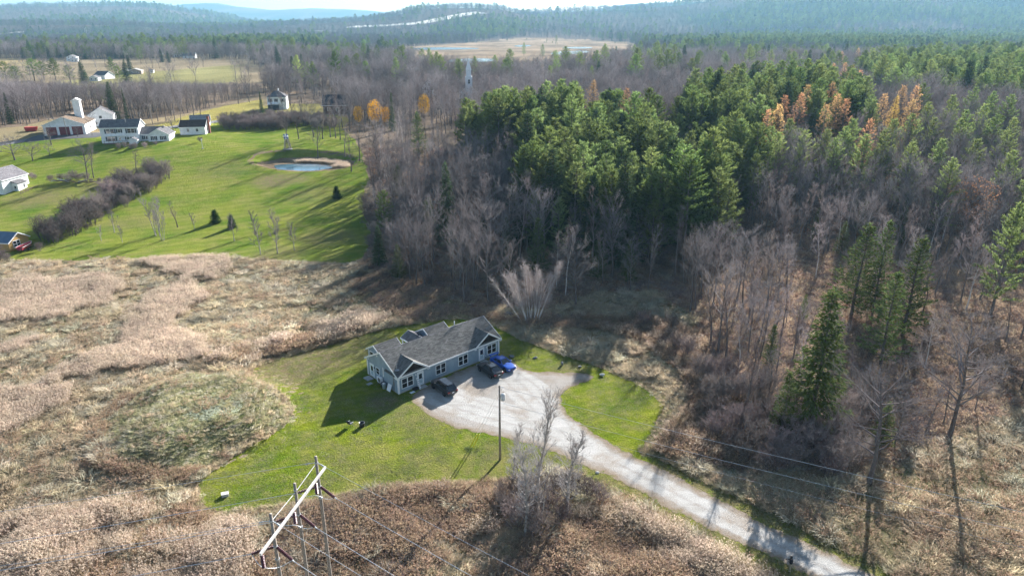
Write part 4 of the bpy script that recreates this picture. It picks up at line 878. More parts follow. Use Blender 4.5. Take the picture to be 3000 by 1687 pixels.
for i, k in enumerate(kinds):
    J = joined(k); off[i] = (len(ML), [h for _, h in J]); ML += [m for m, _ in J]
def far_wood(name, F_, label, seed):
    g = np.random.default_rng(seed); idx = np.zeros(len(F_), int); sc_ = np.zeros(len(F_))
    for i in off:
        m = F_[:, 3] == i; v = g.integers(0, len(off[i][1]), m.sum()); idx[m] = off[i][0] + v; sc_[m] = F_[m, 4] / np.array(off[i][1])[v]
    w = g.uniform(.9, 1.25, len(F_)) * np.where(F_[:, 7] > 8, 1.25, 1) * np.where(F_[:, 7] > 15, 1.35, 1)
    scatter(name, ML, F_[:, :3], idx, np.c_[sc_ * w, sc_ * w, sc_], g.uniform(0, 6.28, len(F_)), label, 'woodland')
near_ = far[:, 1] < 950
far_wood('woodland', far[near_], 'deep leafless wood with scattered pines stretching away behind the pine stand', 1)
far_wood('far_woodland', far[~near_], 'hazy mixed forest covering the distant lowland and hills', 2)
print('trees', len(A), 'single', single.sum())

g = np.random.default_rng(61)
for i, (vx, vy) in enumerate(((2010, 690), (2060, 640), (1940, 720), (2120, 1020), (2230, 1000), (2300, 960), (1880, 860), (2380, 700), (2440, 860), (2200, 640), (1760, 690), (1700, 640), (1240, 640), (1300, 690), (1120, 660), (1600, 700), (2180, 1060), (1990, 1190), (1860, 1120), (2520, 960), (2310, 1120), (2140, 1130))):
    c = LV(vx, vy); a = g.uniform(-.7, .9); ln = g.uniform(2, 4.5); d = np.array([math.cos(a), math.sin(a), g.uniform(0, .12)]); m = MB(); m.tube([c - d * ln + (0, 0, .2), c + (0, 0, .28), c + d * ln + (0, 0, .2)], [.17, .14, .07], 6)
    for k in range(3): q = c + d * g.uniform(-.4, .9) * ln + (0, 0, .25); m.tube([q, q + np.array([g.uniform(-.6, .6), g.uniform(-.6, .6), g.uniform(.3, 1.0)])], [.045, .015], 4)
    tag(m.build('fallen_log', M_bark_pale), 'fallen pale trunk lying on the leafy floor of the open wood', 'log', 'fallen trunks in the wood')

# ================================================================== BUILDINGS
def siding_mat(name, col, step=.2, horiz=False):
    m, nt, b = surf(name, .6); b.inputs['Specular IOR Level'].default_value = .3; b.inputs['IOR'].default_value = 1.45
    tc = node(nt, 'ShaderNodeTexCoord'); sx = node(nt, 'ShaderNodeSeparateXYZ'); nt.links.new(tc.outputs['Object'], sx.inputs[0])
    v = sx.outputs[2] if horiz else math2(nt, 'ADD', sx.outputs[0], sx.outputs[1])
    fr = math2(nt, 'FRACT', math2(nt, 'DIVIDE', v, step), 0); g = mrange(nt, fr, 0, .12, .72, 1.0)
    n1 = mrange(nt, noise(nt, .9, 4, .6), 0, 1, .88, 1.08)
    hs = node(nt, 'ShaderNodeHueSaturation'); hs.inputs['Color'].default_value = (*col, 1); nt.links.new(math2(nt, 'MULTIPLY', g, n1), hs.inputs['Value']); nt.links.new(hs.outputs[0], b.inputs['Base Color'])
    bump(nt, b, fr, .35, .02); return m
def shingle_mat(name, col, var=.3):
    m, nt, b = surf(name, .9)
    br = node(nt, 'ShaderNodeTexBrick'); br.inputs['Scale'].default_value = 1; br.inputs['Brick Width'].default_value = .45; br.inputs['Row Height'].default_value = .16; br.inputs['Mortar Size'].default_value = .012
    br.inputs['Color1'].default_value = (*[c * (1 - var) for c in col], 1); br.inputs['Color2'].default_value = (*[min(1, c * (1 + var)) for c in col], 1); br.inputs['Mortar'].default_value = (*[c * .55 for c in col], 1)
    tc = node(nt, 'ShaderNodeTexCoord'); nt.links.new(tc.outputs['Object'], br.inputs['Vector'])
    c = mixc(nt, .6, br.outputs[0], mixc(nt, noise(nt, .7, 5, .6, lo=.3, hi=.7), (.36, .36, .36), (.64, .62, .6)), 'OVERLAY')
    nt.links.new(c, b.inputs['Base Color']); bump(nt, b, noise(nt, 14, 4, .7), .5, .015); return m
M_grey = siding_mat('grey_siding', (.29, .36, .415), .22); M_white_sid = siding_mat('white_clapboard', (.80, .81, .82), .14, True); M_white = pbr('white_paint', (.80, .80, .80), .5, .05, 2); M_shingle = shingle_mat('roof_shingles', (.15, .148, .142)); M_shingle2 = shingle_mat('dark_shingles', (.17, .165, .17))
M_ped = shingle_mat('charcoal_shakes', (.035, .03, .03)); M_pane = pbr('window_glass', (.02, .023, .03), .06, .2, .8, spec=.8); M_door = pbr('door_white', (.72, .76, .78), .45, .05, 1); M_conc = pbr('concrete', (.36, .35, .33), .9, .2, 2, bump=.4, bscale=12)
M_metal = pbr('grey_metal', (.32, .33, .34), .45, .15, 4, metal=.6); M_black = pbr('black_plastic', (.02, .02, .022), .5, .2, 3); M_shut = pbr('dark_shutters', (.025, .03, .045), .6, .15, 6); M_brick = pbr('brick', (.26, .09, .06), .9, .3, 9); M_red = pbr('red_door', (.18, .035, .045), .55, .2, 1.2)
M_brown = pbr('brown_wood', (.20, .14, .095), .85, .3, 4, bump=.4, bscale=20); M_oldwood = pbr('weathered_pole', (.28, .24, .205), .9, .35, 6, bump=.5, bscale=18); M_palewood = pbr('bleached_beam', (.54, .52, .50), .85, .2, 5, bump=.3, bscale=15)

def wb(mb, side, ref, s0, s1, z0, z1, d0, d1):        # box on a wall: along s, up z, out d
    if side == 'front': mb.box(s0, s1, ref - d1, ref - d0, z0, z1)
    elif side == 'back': mb.box(s0, s1, ref + d0, ref + d1, z0, z1)
    elif side == 'left': mb.box(ref - d1, ref - d0, s0, s1, z0, z1)
    else: mb.box(ref + d0, ref + d1, s0, s1, z0, z1)
def window(par, side, ref, s0, s1, z0, z1, cols=1, rows=2, fw=.09, mull=.05, shut=0, frame=None, sill=False):
    mb = MB()
    wb(mb, side, ref, s0 - fw, s1 + fw, z1, z1 + fw, -.02, .05); wb(mb, side, ref, s0 - fw, s1 + fw, z0 - fw, z0, -.02, .05)
    wb(mb, side, ref, s0 - fw, s0, z0, z1, -.02, .05); wb(mb, side, ref, s1, s1 + fw, z0, z1, -.02, .05)
    for c in range(1, cols): x = s0 + (s1 - s0) * c / cols; wb(mb, side, ref, x - fw * .8, x + fw * .8, z0, z1, -.02, .045)
    for r in range(1, rows): z = z0 + (z1 - z0) * r / rows; wb(mb, side, ref, s0, s1, z - mull / 2, z + mull / 2, -.02, .04)
    o = mb.build('window', frame or M_white, par); g = MB(); wb(g, side, ref, s0 + .001, s1 - .001, z0 + .001, z1 - .001, -.03, .012); g.build('pane', M_pane, o)
    for k in range(2 if shut else 0):
        h = MB(); a = (s0 - fw - shut - .02) if k == 0 else (s1 + fw + .02); wb(h, side, ref, a, a + shut, z0 - .06, z1 + .06, -.02, .05); h.build('shutter', M_shut, par)
    return o
def door(par, side, ref, s0, s1, z0, z1, mat=None, glass=True, handle=1):
    d = MB(); wb(d, side, ref, s0, s1, z0, z1, -.02, .03); o = d.build('door', mat or M_door, par)
    f = MB(); t = .11; wb(f, side, ref, s0 - t, s0, z0, z1, -.02, .05); wb(f, side, ref, s1, s1 + t, z0, z1, -.02, .05); wb(f, side, ref, s0 - t, s1 + t, z1, z1 + t, -.02, .05); f.build('door_frame', M_white, o)
    if glass:
        w = (s1 - s0); p = MB(); h = z1 - z0; wb(p, side, ref, s0 + .2 * w, s1 - .2 * w, z0 + .5 * h, z1 - .12 * h, .0, .036); p.build('pane', M_pane, o)
        q = MB(); wb(q, side, ref, s0 + .16 * w, s1 - .16 * w, z0 + .18 * h, z0 + .46 * h, .0, .036); q.build('lower_panel', pbr('storm_glass', (.45, .56, .60), .25, .1, 2), o)
    k = MB(); hs = s1 - .1 if handle > 0 else s0 + .1; wb(k, side, ref, hs - .03, hs + .03, z0 + .95, z0 + 1.1, .03, .09); k.build('handle', M_metal, o); return o
def gable_walls(par, u0, u1, w0, w1, h, hr, axis_, mat, z0=-.2, name='wall'):
    m = MB()
    if axis_ == 'u': wm = (w0 + w1) / 2; m.prism([(u0, w0, z0), (u0, w1, z0), (u0, w1, h), (u0, wm, hr), (u0, w0, h)], (u1 - u0, 0, 0))
    else: um = (u0 + u1) / 2; m.prism([(u0, w0, z0), (u0, w0, h), (um, w0, hr), (u1, w0, h), (u1, w0, z0)], (0, w1 - w0, 0))
    return m.build(name, mat, par)
def gable_roof(par, u0, u1, w0, w1, h, hr, axis_, mat, ov=.3, oe=.3, th=.13, trim=True, ends=(1, 1), name='roof'):
    a0, a1, b0, b1 = (u0, u1, w0, w1) if axis_ == 'u' else (w0, w1, u0, u1); bm_ = (b0 + b1) / 2; s = (hr - h) / (bm_ - b0)
    P = (lambda a, b, z: (a, b, z)) if axis_ == 'u' else (lambda a, b, z: (b, a, z)); A0, A1 = a0 - ov * ends[0], a1 + ov * ends[1]
    d = (A1 - A0, 0, 0) if axis_ == 'u' else (0, A1 - A0, 0); m = MB()
    m.prism([P(A0, b0 - oe, h - oe * s), P(A0, bm_, hr), P(A0, bm_, hr + th), P(A0, b0 - oe, h - oe * s + th)], d)
    m.prism([P(A0, b1 + oe, h - oe * s), P(A0, bm_, hr + .001), P(A0, bm_, hr + th + .001), P(A0, b1 + oe, h - oe * s + th)], d)
    o = m.build(name, mat, par)
    if trim:
        t = MB(); zt = -.10; e = .05
        for k, a in ((0, A0 - e), (1, A1)):
            if not ends[k]: continue
            dd = (e, 0, 0) if axis_ == 'u' else (0, e, 0)
            for sg, b in ((-1, b0), (1, b1)):
                be = b + sg * (oe + .02); ze = h - (oe + .02) * s
                t.prism([P(a, be, ze + zt), P(a, bm_, hr + zt + (.002 if sg > 0 else 0)), P(a, bm_, hr + th + .015), P(a, be, ze + th + .015)], dd)
        for b in (b0 - oe - .05, b1 + oe + .005):
            ze = h - oe * s
            if axis_ == 'u': t.box(A0, A1, b, b + .045, ze - .1, ze + th - .01)
            else: t.box(b, b + .045, A0, A1, ze - .1, ze + th - .01)
        t.build('roof_trim', M_white, o)
    return o
def corners(par, u0, u1, w0, w1, h, t=.2):
    for (x, sx) in ((u0, -1), (u1, 1)):
        for (y, sy) in ((w0, -1), (w1, 1)):
            m = MB(); a, b_ = sorted((x + sx * .035, x - sx * t)); c, d = sorted((y + sy * .035, y - sy * t)); m.box(a, b_, c, d, -.1, h - .05); m.build('corner_board', M_white, par)

# ---------------------------------------------------------------- the grey two-family house
HX, HY, HA = -15.73, 83.19, math.radians(42.48)
H = empty('grey_house', (HX, HY, 0), HA, 'long grey bungalow with two black front gables and brown shingle roof on the gravel turnaround', 'house')
HL, HD, HW, HR = 18.6, 8.05, 2.74, 4.95
def hw(u, w, z=0.0): c, s = math.cos(HA), math.sin(HA); return np.array([HX + c * u - s * w, HY + s * u + c * w, z])
gable_walls(H, 0, HL, 0, HD, HW, HR, 'u', M_grey); corners(H, 0, HL, 0, HD, HW)
m = MB(); m.box(-.02, HL + .02, -.02, 0.0, -.1, .18); m.box(-.03, -.005, 0, HD, -.1, .18); m.build('foundation', M_conc, H)
roof = gable_roof(H, 0, HL, 0, HD, HW, HR, 'u', M_shingle, .24, .26)
m = MB(); m.prism([(-.2, HD / 2 - .14, HR + .055), (-.2, HD / 2, HR + .15), (-.2, HD / 2 + .14, HR + .055), (-.2, HD / 2, HR + .1)], (HL + .4, 0, 0)); m.build('ridge_cap', M_shingle2, roof)
for a, b_ in ((-.02, 4.95), (13.75, HL + .02)):
    um = (a + b_) / 2; pk = 4.28; eh = 2.68
    g = MB(); g.prism([(a + .1, -.05, eh), (um, -.05, pk - .1), (b_ - .1, -.05, eh)], (0, .08, 0)); g.build('pediment', M_ped, H)
    gr = MB(); s = (pk - eh) / (um - a)
    for sg, e in ((-1, a), (1, b_)):
        ee = e + sg * .22; gr.prism([(ee, -.34, eh - .22 * s), (um, -.34, pk + (.001 if sg > 0 else 0)), (um, -.34, pk + .12), (ee, -.34, eh - .22 * s + .12)], (0, 3.4, 0))
    go_ = gr.build('front_gable', M_shingle, H); t = MB()
    for sg, e in ((-1, a), (1, b_)):
        ee = e + sg * .24; t.prism([(ee, -.39, eh - .24 * s - .13), (um, -.39, pk - .13), (um, -.39, pk + .135), (ee, -.39, eh - .24 * s + .135)], (0, .05, 0))
        x0, x1 = sorted((ee, ee - sg * .38)); t.box(x0, x1, -.39, .3, eh - .24 * s - .2, eh - .24 * s - .12); t.box(*sorted((ee, ee + sg * .03)), -.36, 3.0 * 0 + .5, eh - .24 * s - .12, eh - .24 * s + .1)
    t.build('gable_trim', M_white, go_)
for s0, s1 in ((.62, 2.42), (6.48, 8.14), (10.62, 12.28), (16.22, 17.92)): window(H, 'front', 0, s0, s1, .68, 2.08, 2, 2, .085)
door(H, 'front', 0, 3.28, 4.16, .08, 2.12, handle=1); door(H, 'front', 0, 14.58, 15.46, .05, 2.08, handle=1)
door(H, 'left', 0, 6.3, 7.2, .05, 2.08, handle=-1); window(H, 'left', 0, 4.78, 5.6, 1.12, 2.06, 1, 2, .08)
for s0, z0, nm in ((2.86, 1.92, 'wall_lamp'), (3.66, 2.32, 'wall_lamp'), (15.95, 1.85, 'wall_lamp'), (15.0, 2.26, 'wall_lamp')): k = MB(); k.box(s0, s0 + .14, -.14, 0, z0, z0 + .2); k.build(nm, M_white, H, bevel=.02)
for w_, z_ in ((7.4, 2.62), (5.0, 3.95), (5.95, 1.7)): k = MB(); k.box(-.12, 0, w_, w_ + .16, z_, z_ + .2); k.build('wall_fixture', M_white if z_ > 2 else M_black, H, bevel=.02)
k = MB(); k.box(-.16, -.001, .88, 1.16, 1.0, 1.5); k.box(-.1, -.001, .98, 1.06, 1.5, 2.6); k.box(-.1, -.001, .98, 1.06, .0, 1.0); k.build('meter_box', M_metal, H, bevel=.02)
k = MB(); k.box(-.1, -.001, 3.6, 3.74, 1.3, 2.75); k.build('line_cover', M_white, H, bevel=.02)
k = MB(); k.tube([(13.2, 4.15, 4.9), (13.2, 4.15, 5.75)], .07, 10); k.build('vent_pipe', M_white, H, True)
k = MB(); k.box(15.75, 15.92, -.08, 0, .5, .62); k.build('outlet_box', M_white, H)
# rear wings and porch
for u0, u1 in ((1.55, 5.15), (10.45, 14.0)):
    gable_walls(H, u0, u1, 6.4, 10.2, 2.9, 3.98, 'u', M_grey, name='wing_wall'); gable_roof(H, u0, u1, 6.4, 10.2, 2.9, 3.98, 'u', M_shingle, .22, .25, name='wing_roof')
    for y in (10.2,): k = MB(); k.box(u0 - .03, u0 + .1, y - .1, y + .03, 0, 2.85); k.build('corner_board', M_white, H)
    window(H, 'left', u0, 8.7, 9.7, 1.4, 2.6, 1, 2, .1)
gable_roof(H, 7.5, 10.2, 7.0, 10.2, 2.72, 3.42, 'w', M_shingle2, .1, .15, name='porch_roof')
for u_ in (7.55, 10.1): k = MB(); k.box(u_ - .07, u_ + .07, 10.0, 10.14, 0, 2.72); k.build('porch_post', M_white, H)
k = MB(); k.box(7.5, 10.2, 8.05, 10.2, 0, .3); k.build('porch_floor', M_brown, H)
# things around the house
o = empty('heat_pump', hw(-.35, 4.25), HA, 'white outdoor heat pump unit with round fan on the side of the grey house', 'heat pump')
k = MB(); k.box(-.17, .2, -.5, .5, .3, 1.15); k.build('cabinet', M_white, o, bevel=.03)
k = MB()
for r_ in (.34, .26, .18, .1): k.tube([(-.19, -.1 + r_ * math.cos(a), .74 + r_ * math.sin(a)) for a in np.linspace(0, 6.283, 21)], .012, 4, False)
k.build('fan_grille', M_metal, o); k = MB(); k.tube([(-.185, -.1, .74), (-.16, -.1, .74)], .33, 20); k.build('fan', M_black, o)
for y_ in (-.35, .35): k = MB(); k.box(-.18, .36, y_ - .03, y_ + .03, .02, .3); k.build('bracket', M_metal, o)
o = empty('rubbish_bin', hw(-.62, 2.75), HA, 'pale blue-grey rubbish bin with a white bag by the heat pump', 'bin')
k = MB(); k.lathe([(.24, 0), (.3, .75), (.33, .76), (.33, .8), (.28, .8), (.24, .4)], 14); k.build('bin_body', pbr('bin_plastic', (.40, .50, .56), .5, .1, 3), o, True); V, Fc = blob(.27, 4, (1, 1, .6)); k = MB(); k.add(V + np.array([0, 0, .8]), Fc); k.build('bag', M_white, o, True)
o = empty('storage_bin', hw(-.45, 3.25), HA, 'dark bin in shade between the heat pump and the rubbish bin', 'bin'); k = MB(); k.box(-.28, .28, -.25, .25, 0, .62); k.build('bin_body', M_black, o, bevel=.04); k = MB(); k.box(-.31, .31, -.28, .28, .62, .69); k.build('lid', M_black, o, bevel=.02)
o = empty('leaning_board', hw(-.42, 1.75), HA, 'white board leaning against the side wall near the corner of the grey house', 'panel'); k = MB(); k.prism([(-.2, -.4, 0), (-.16, -.4, 0), (.24, -.4, .95), (.2, -.4, .95)], (0, .8, 0)); k.build('board', M_white, o, bevel=.01); k = MB(); k.prism([(-.21, -.44, 0), (-.15, -.44, 0), (.25, -.44, .97), (.19, -.44, .97)], (0, .04, 0)); k.prism([(-.21, .4, 0), (-.15, .4, 0), (.25, .4, .97), (.19, .4, .97)], (0, .04, 0)); k.build('edge_strip', M_door, o)
o = empty('plank_ramp', hw(3.05, -.55), HA, 'narrow white slatted board propped by the left front door', 'board'); k = MB(); k.prism([(-.14, -.35, 0), (.16, -.35, 0), (.16, .38, 1.5), (-.14, .38, 1.5)], (0, .05, .02)); k.build('board', M_white, o)
for i in range(6): k = MB(); z_ = .12 + i * .24; y_ = -.36 + z_ * .487; k.box(-.15, .17, y_ - .05, y_, z_, z_ + .05); k.build('cleat', M_metal, o)
for (u_, w_, sx, sy, nm, lb, mt) in ((1.7, -.85, .75, .45, 'door_mat', 'pale flat mat on the ground under the front window', M_door), (2.45, -.55, .8, .5, 'dark_planter', 'dark low planter box under the left front window', M_black), (3.7, -.62, 1.1, .75, 'door_step', 'concrete step slab at the left front door', M_conc), (15.05, -.62, 1.1, .75, 'door_step', 'concrete step slab at the right front door', M_conc), (-.75, 6.75, 1.0, 1.3, 'door_step', 'concrete step slab at the side door of the grey house', M_conc), (-1.45, 5.3, .8, .6, 'paving_slab', 'grey paving slab on the grass by the side door', M_conc)):
    o = empty(nm, hw(u_, w_), HA, lb, 'step' if 'step' in nm else nm.split('_')[-1]); hgt_ = .32 if 'planter' in nm else (.12 if 'step' in nm else .05)
    k = MB(); k.box(-sx / 2, sx / 2, -sy / 2, sy / 2, 0, hgt_); k.build('slab' if hgt_ < .3 else 'box', mt, o, bevel=.02)
    k = MB(); k.box(-sx / 2 + .06, sx / 2 - .06, -sy / 2 + .06, sy / 2 - .06, hgt_ - .01, hgt_ + .008); k.build('top', mt, o)
# aerial on the roof
o = empty('roof_aerial', hw(.35, .72, 3.12), HA, 'thin grey dish aerial on the roof beside the left front gable', 'aerial')
k = MB(); k.tube([(0, 0, 0), (0, 0, .9), (-.05, .1, 1.5)], .03, 6); k.build('mast', M_metal, o); k = MB(); k.lathe([(.02, 0), (.2, .04), (.32, .12), (.33, .13), (.2, .06), (.02, .02)], 14, (0, -.1, .15)); k.build('dish', M_metal, o, True); k = MB(); k.tube([(-.25, 0, 1.1), (.25, 0, 1.2)], .015, 4); k.tube([(-.2, .05, 1.35), (.2, .05, 1.4)], .015, 4); k.build('crossbar', M_metal, o)

# ---------------------------------------------------------------- other houses
def house(name, label, p, rz, u, w, h, hr, axis_='u', wall=None, roof=None, wins=(), doors=(), cat='house', ov=.3, corner=False, trim=True, chim=None):
    e = empty(name, (p[0], p[1], p[2] - .15), rz, label, cat)
    gable_walls(e, 0, u, 0, w, h, hr, axis_, wall or M_white_sid, -1.2); rf = gable_roof(e, 0, u, 0, w, h, hr, axis_, roof or M_shingle2, ov, .3, trim=trim)
    for side, s0, s1, z0, z1, cols, sh in wins: window(e, side, {'front': 0, 'left': 0, 'right': u, 'back': w}[side], s0, s1, z0, z1, cols, 2, .1, shut=sh)
    for side, s0, s1, z1, mt in doors: door(e, side, {'front': 0, 'left': 0, 'right': u, 'back': w}[side], s0, s1, .1, z1, mt, glass=mt is None)
    if chim: k = MB(); x_, y_, s_, zt = chim; k.box(x_ - s_, x_ + s_, y_ - s_, y_ + s_, 0, zt); k.box(x_ - s_ - .06, x_ + s_ + .06, y_ - s_ - .06, y_ + s_ + .06, zt - .15, zt); k.build('chimney', M_brick, e)
    return e
def vang(a, b): A_, B_ = L(*a), L(*b); return math.atan2(B_[1] - A_[1], B_[0] - A_[0])
# white two-storey house with ell
p = L(300, 421); rz = math.radians(11)
e = house('white_two_storey_house', 'white two-storey house with dark shutters and a low wing on the crest of the lawn', p, rz, 12.2, 7.6, 5.5, 7.7, wins=[('front', 2.0, 4.4, 3.5, 4.9, 2, .45), ('front', 5.7, 6.5, 3.7, 4.8, 1, .45), ('front', 8.7, 11.0, 3.5, 4.9, 2, .45), ('front', 2.0, 4.4, .9, 2.3, 2, .45), ('front', 8.1, 9.9, 1.3, 2.2, 2, .4)], doors=[('front', 5.4, 6.4, 2.2, None)], roof=M_shingle2)
gable_walls(e, 12.2, 17.2, 1.2, 7.6, 2.9, 4.9, 'u', M_white_sid, -1.2, 'wing_wall'); gable_roof(e, 12.2, 19.5, 1.2, 7.6, 2.9, 4.9, 'u', M_shingle2, .1, .3, ends=(0, 0), name='wing_roof')
gable_walls(e, 15.2, 22.0, -.8, 7.0, 2.7, 4.7, 'w', M_white_sid, -1.2, 'wing_wall'); gable_roof(e, 15.2, 22.0, -.8, 7.0, 2.7, 4.7, 'w', M_shingle2, .3, .3, name='wing_roof')
window(e, 'front', 1.2, 13.2, 14.4, 1.1, 2.2, 2, 1, .1, shut=.4); window(e, 'front', -.8, 16.6, 17.6, 1.0, 2.2, 2, 1, .1, shut=.4); window(e, 'front', -.8, 19.6, 20.6, 1.0, 2.2, 2, 1, .1, shut=.4)
k = MB(); k.box(1.2, 10.5, -2.2, 0, -.6, .25); k.build('porch_floor', M_brown, e)
for x_ in np.linspace(1.4, 10.3, 7): k = MB(); k.box(x_ - .05, x_ + .05, -2.15, -2.05, .25, 1.2); k.build('railing_post', M_brown, e)
k = MB(); k.box(1.3, 10.4, -2.14, -2.06, 1.15, 1.25); k.build('railing', M_brown, e); k = MB(); k.tube([(8.0, 2.2, 6.8), (8.0, 2.2, 8.3)], .12, 8); k.build('vent_pipe', M_metal, e)
k = MB(); k.box(1.6, 8.0, -.6, 0, 2.6, 2.75); k.build('porch_canopy', M_white, e)
o = house('garden_shed', 'tiny pale shed in front of the white two-storey house', L(380, 424), rz, 2.4, 2.0, 1.7, 2.4, axis_='w', doors=[('front', .8, 1.6, 1.6, M_white)], cat='shed', ov=.15)
# white garage with brick chimney
p = L(529, 396); e = house('white_garage', 'white outbuilding with dark roof and red brick chimney right of the white house', p, math.radians(9), 8.8, 6.6, 3.0, 5.0, wins=[('front', 2.4, 3.2, 1.3, 2.3, 1, 0), ('front', 5.6, 6.4, 1.3, 2.3, 1, 0), ('right', 2.4, 3.4, 1.3, 2.3, 1, 0)], roof=shingle_mat('brown_shingles', (.10, .075, .065)), chim=(9.3, 4.0, .35, 6.2))
p = L(560, 372); house('grey_roof_house', 'house showing only its grey hip roof behind the white garage', p, math.radians(20), 7, 7, 1.9, 4.2, cat='house', wins=[('front', 2, 3, .8, 1.6, 1, 0)], roof=shingle_mat('pale_grey_shingles', (.26, .26, .27)))
# fire station with hose tower
p = L(131, 399); rz = math.radians(17)
e = house('fire_station', 'pale fire station with three red bay doors and low brown roof', p, rz, 13.6, 15, 3.9, 6.6, axis_='w', roof=shingle_mat('tan_shingles', (.20, .155, .12)), wins=[('right', 3, 4.2, 1.2, 2.4, 1, 0), ('right', 7, 8.2, 1.2, 2.4, 1, 0)], cat='fire station')
for x_ in (.9, 5.1, 9.3):
    d = MB(); d.box(x_, x_ + 3.4, -.06, .02, .05, 3.2); dd = d.build('bay_door', M_red, e); f = MB(); f.box(x_ - .2, x_, -.1, .0, 0, 3.4); f.box(x_ + 3.4, x_ + 3.6, -.1, .0, 0, 3.4); f.box(x_ - .2, x_ + 3.6, -.1, .0, 3.2, 3.45); f.build('door_frame', M_white, dd)
    for z_ in (.85, 1.65, 2.45): f = MB(); f.box(x_ + .05, x_ + 3.35, -.075, -.05, z_, z_ + .03); f.build('door_seam', M_black, dd)
t = MB(); t.box(8.6, 11.0, 9.6, 12.0, 3, 11.6); t.build('hose_tower', M_white_sid, e); gable_roof(e, 8.6, 11.0, 9.6, 12.0, 11.6, 12.3, 'w', M_white, .25, .25, name='tower_roof'); t = MB(); t.box(5.5, 8.6, 10.2, 11.6, 5.2, 6.4); t.build('roof_box', M_black, e)
p = L(75, 386); o = empty('dumpster', p, math.radians(12), 'red dumpster on the tarmac by the fire station', 'dumpster'); k = MB(); k.prism([(0, 0, .15), (3.4, 0, .15), (3.8, 0, 1.5), (-.3, 0, 1.5)], (0, 1.8, 0)); k.build('container', pbr('red_steel', (.42, .03, .03), .6, .2, 2), o); k = MB(); k.box(-.35, 3.85, -.05, 1.85, 1.48, 1.58); k.build('rim', pbr('red_rim', (.5, .05, .05), .6, .1, 2), o)
p = L(262, 372); e = house('white_barn', 'pale barn half hidden behind a rounded leafless tree near the fire station', p, math.radians(25), 9, 9, 4.4, 7.2, axis_='w', wins=[('front', 4, 5, 3.2, 4.2, 1, 0), ('front', 2, 3, 1, 2, 1, 0)], cat='barn'); p2 = L(300, 366); house('white_annex', 'small white annex beside the pale barn', p2, math.radians(25), 5, 4, 2.4, 3.6, wins=[('front', 1, 2, 1, 2, 1, 0)], cat='shed')
# white house at the left edge with deck
p = L(14, 571); rz = math.radians(84)
e = house('white_cape_house', 'white cape house with grey roof and brown deck at the left of the lawn', p, rz, 9.6, 8.6, 4.3, 6.6, roof=shingle_mat('grey_shingles', (.21, .20, .21)), wins=[('left', 3, 4, 1, 2.3, 1, 0)], ov=.2)
k = MB(); k.box(3.2, 6.6, -1.8, 0, -1, 2.7); k.build('entry_wall', M_white_sid, e); k = MB(); k.prism([(3.0, -2.0, 2.6), (6.8, -2.0, 2.6), (6.8, 0, 3.3), (3.0, 0, 3.3)], (0, .001, .12)); k.build('entry_roof', M_shingle2, e); window(e, 'front', -1.8, 5.3, 5.8, 1.2, 2.2, 1, 2, .08); door(e, 'left', 3.2, -1.4, -.5, .2, 2.2)
k = MB(); k.box(1.0, 7.6, -4.2, 0, .0, .2); k.build('deck_floor', M_brown, e)
for x_ in np.linspace(1.05, 7.5, 8): k = MB(); k.box(x_ - .06, x_ + .06, -4.2, -4.08, -1.2, 1.15); k.build('deck_post', M_brown, e)
k = MB(); k.box(1.0, 7.6, -4.2, -4.1, 1.05, 1.18); k.box(1.0, 7.6, -4.19, -4.12, .55, .62); k.build('deck_railing', M_brown, e)
# yellow cabin and boat on a trailer
p = L(31, 738); rz = math.radians(80)
e = house('yellow_cabin', 'small yellow-ochre cabin with blue metal roof at the edge of the hedge', p, rz, 5.4, 6.5, 2.3, 3.9, axis_='w', wall=siding_mat('ochre_boards', (.48, .30, .11), .2), roof=pbr('blue_metal_roof', (.10, .15, .22), .45, .15, 1), wins=[('front', 1.2, 2.9, .8, 2.2, 2, 0)], cat='cabin', trim=True)
p = L(66, 738); o = empty('boat_trailer', p, rz + .25, 'dark low trailer carrying the red boat by the cabin', 'trailer'); k = MB(); k.box(-.6, 3.2, -.7, -.6, .35, .45); k.box(-.6, 3.2, .6, .7, .35, .45); k.box(.2, .3, -.7, .7, .34, .44); k.box(2.6, 2.7, -.7, .7, .34, .44); k.build('trailer_frame', M_black, o)
for y_ in (-.82, .82): k = MB(); k.tube([(1.1, y_ - .09, .3), (1.1, y_ + .09, .3)], .3, 14); w_ = k.build('wheel', M_black, o); k = MB(); k.tube([(1.1, y_ - .1, .3), (1.1, y_ + .1, .3)], .15, 10); k.build('rim', M_metal, w_)
o = empty('boat', (p[0], p[1], p[2] + .45), rz + .25, 'red boat lying on the trailer beside the yellow cabin', 'boat'); P_ = [(-.8, .75, .35), (1.0, .85, .3), (2.6, .7, .3), (3.8, .1, .55)]
V = []; 
for x_, w_, zk in P_: V += [(x_, -w_, .8 + (.15 if x_ > 3 else 0)), (x_, -w_ * .7, zk * .5), (x_, 0, zk * .3), (x_, w_ * .7, zk * .5), (x_, w_, .8 + (.15 if x_ > 3 else 0))]
Fc = [(i * 5 + j, i * 5 + j + 1, (i + 1) * 5 + j + 1, (i + 1) * 5 + j) for i in range(3) for j in range(4)] + [(0, 1, 2, 3, 4), (0, 4, 9, 5), (5, 9, 14, 10), (10, 14, 19, 15)]
k = MB(); k.add(V, Fc); k.build('hull', pbr('red_hull', (.42, .05, .06), .4, .15, 2), o, True); k = MB(); k.tube([(-.8, -.76, .82), (1, -.86, .82), (2.6, -.71, .82), (3.8, -.1, .98)], .04, 5); k.tube([(-.8, .76, .82), (1, .86, .82), (2.6, .71, .82), (3.8, .1, .98)], .04, 5); k.build('gunwale', M_white, o)
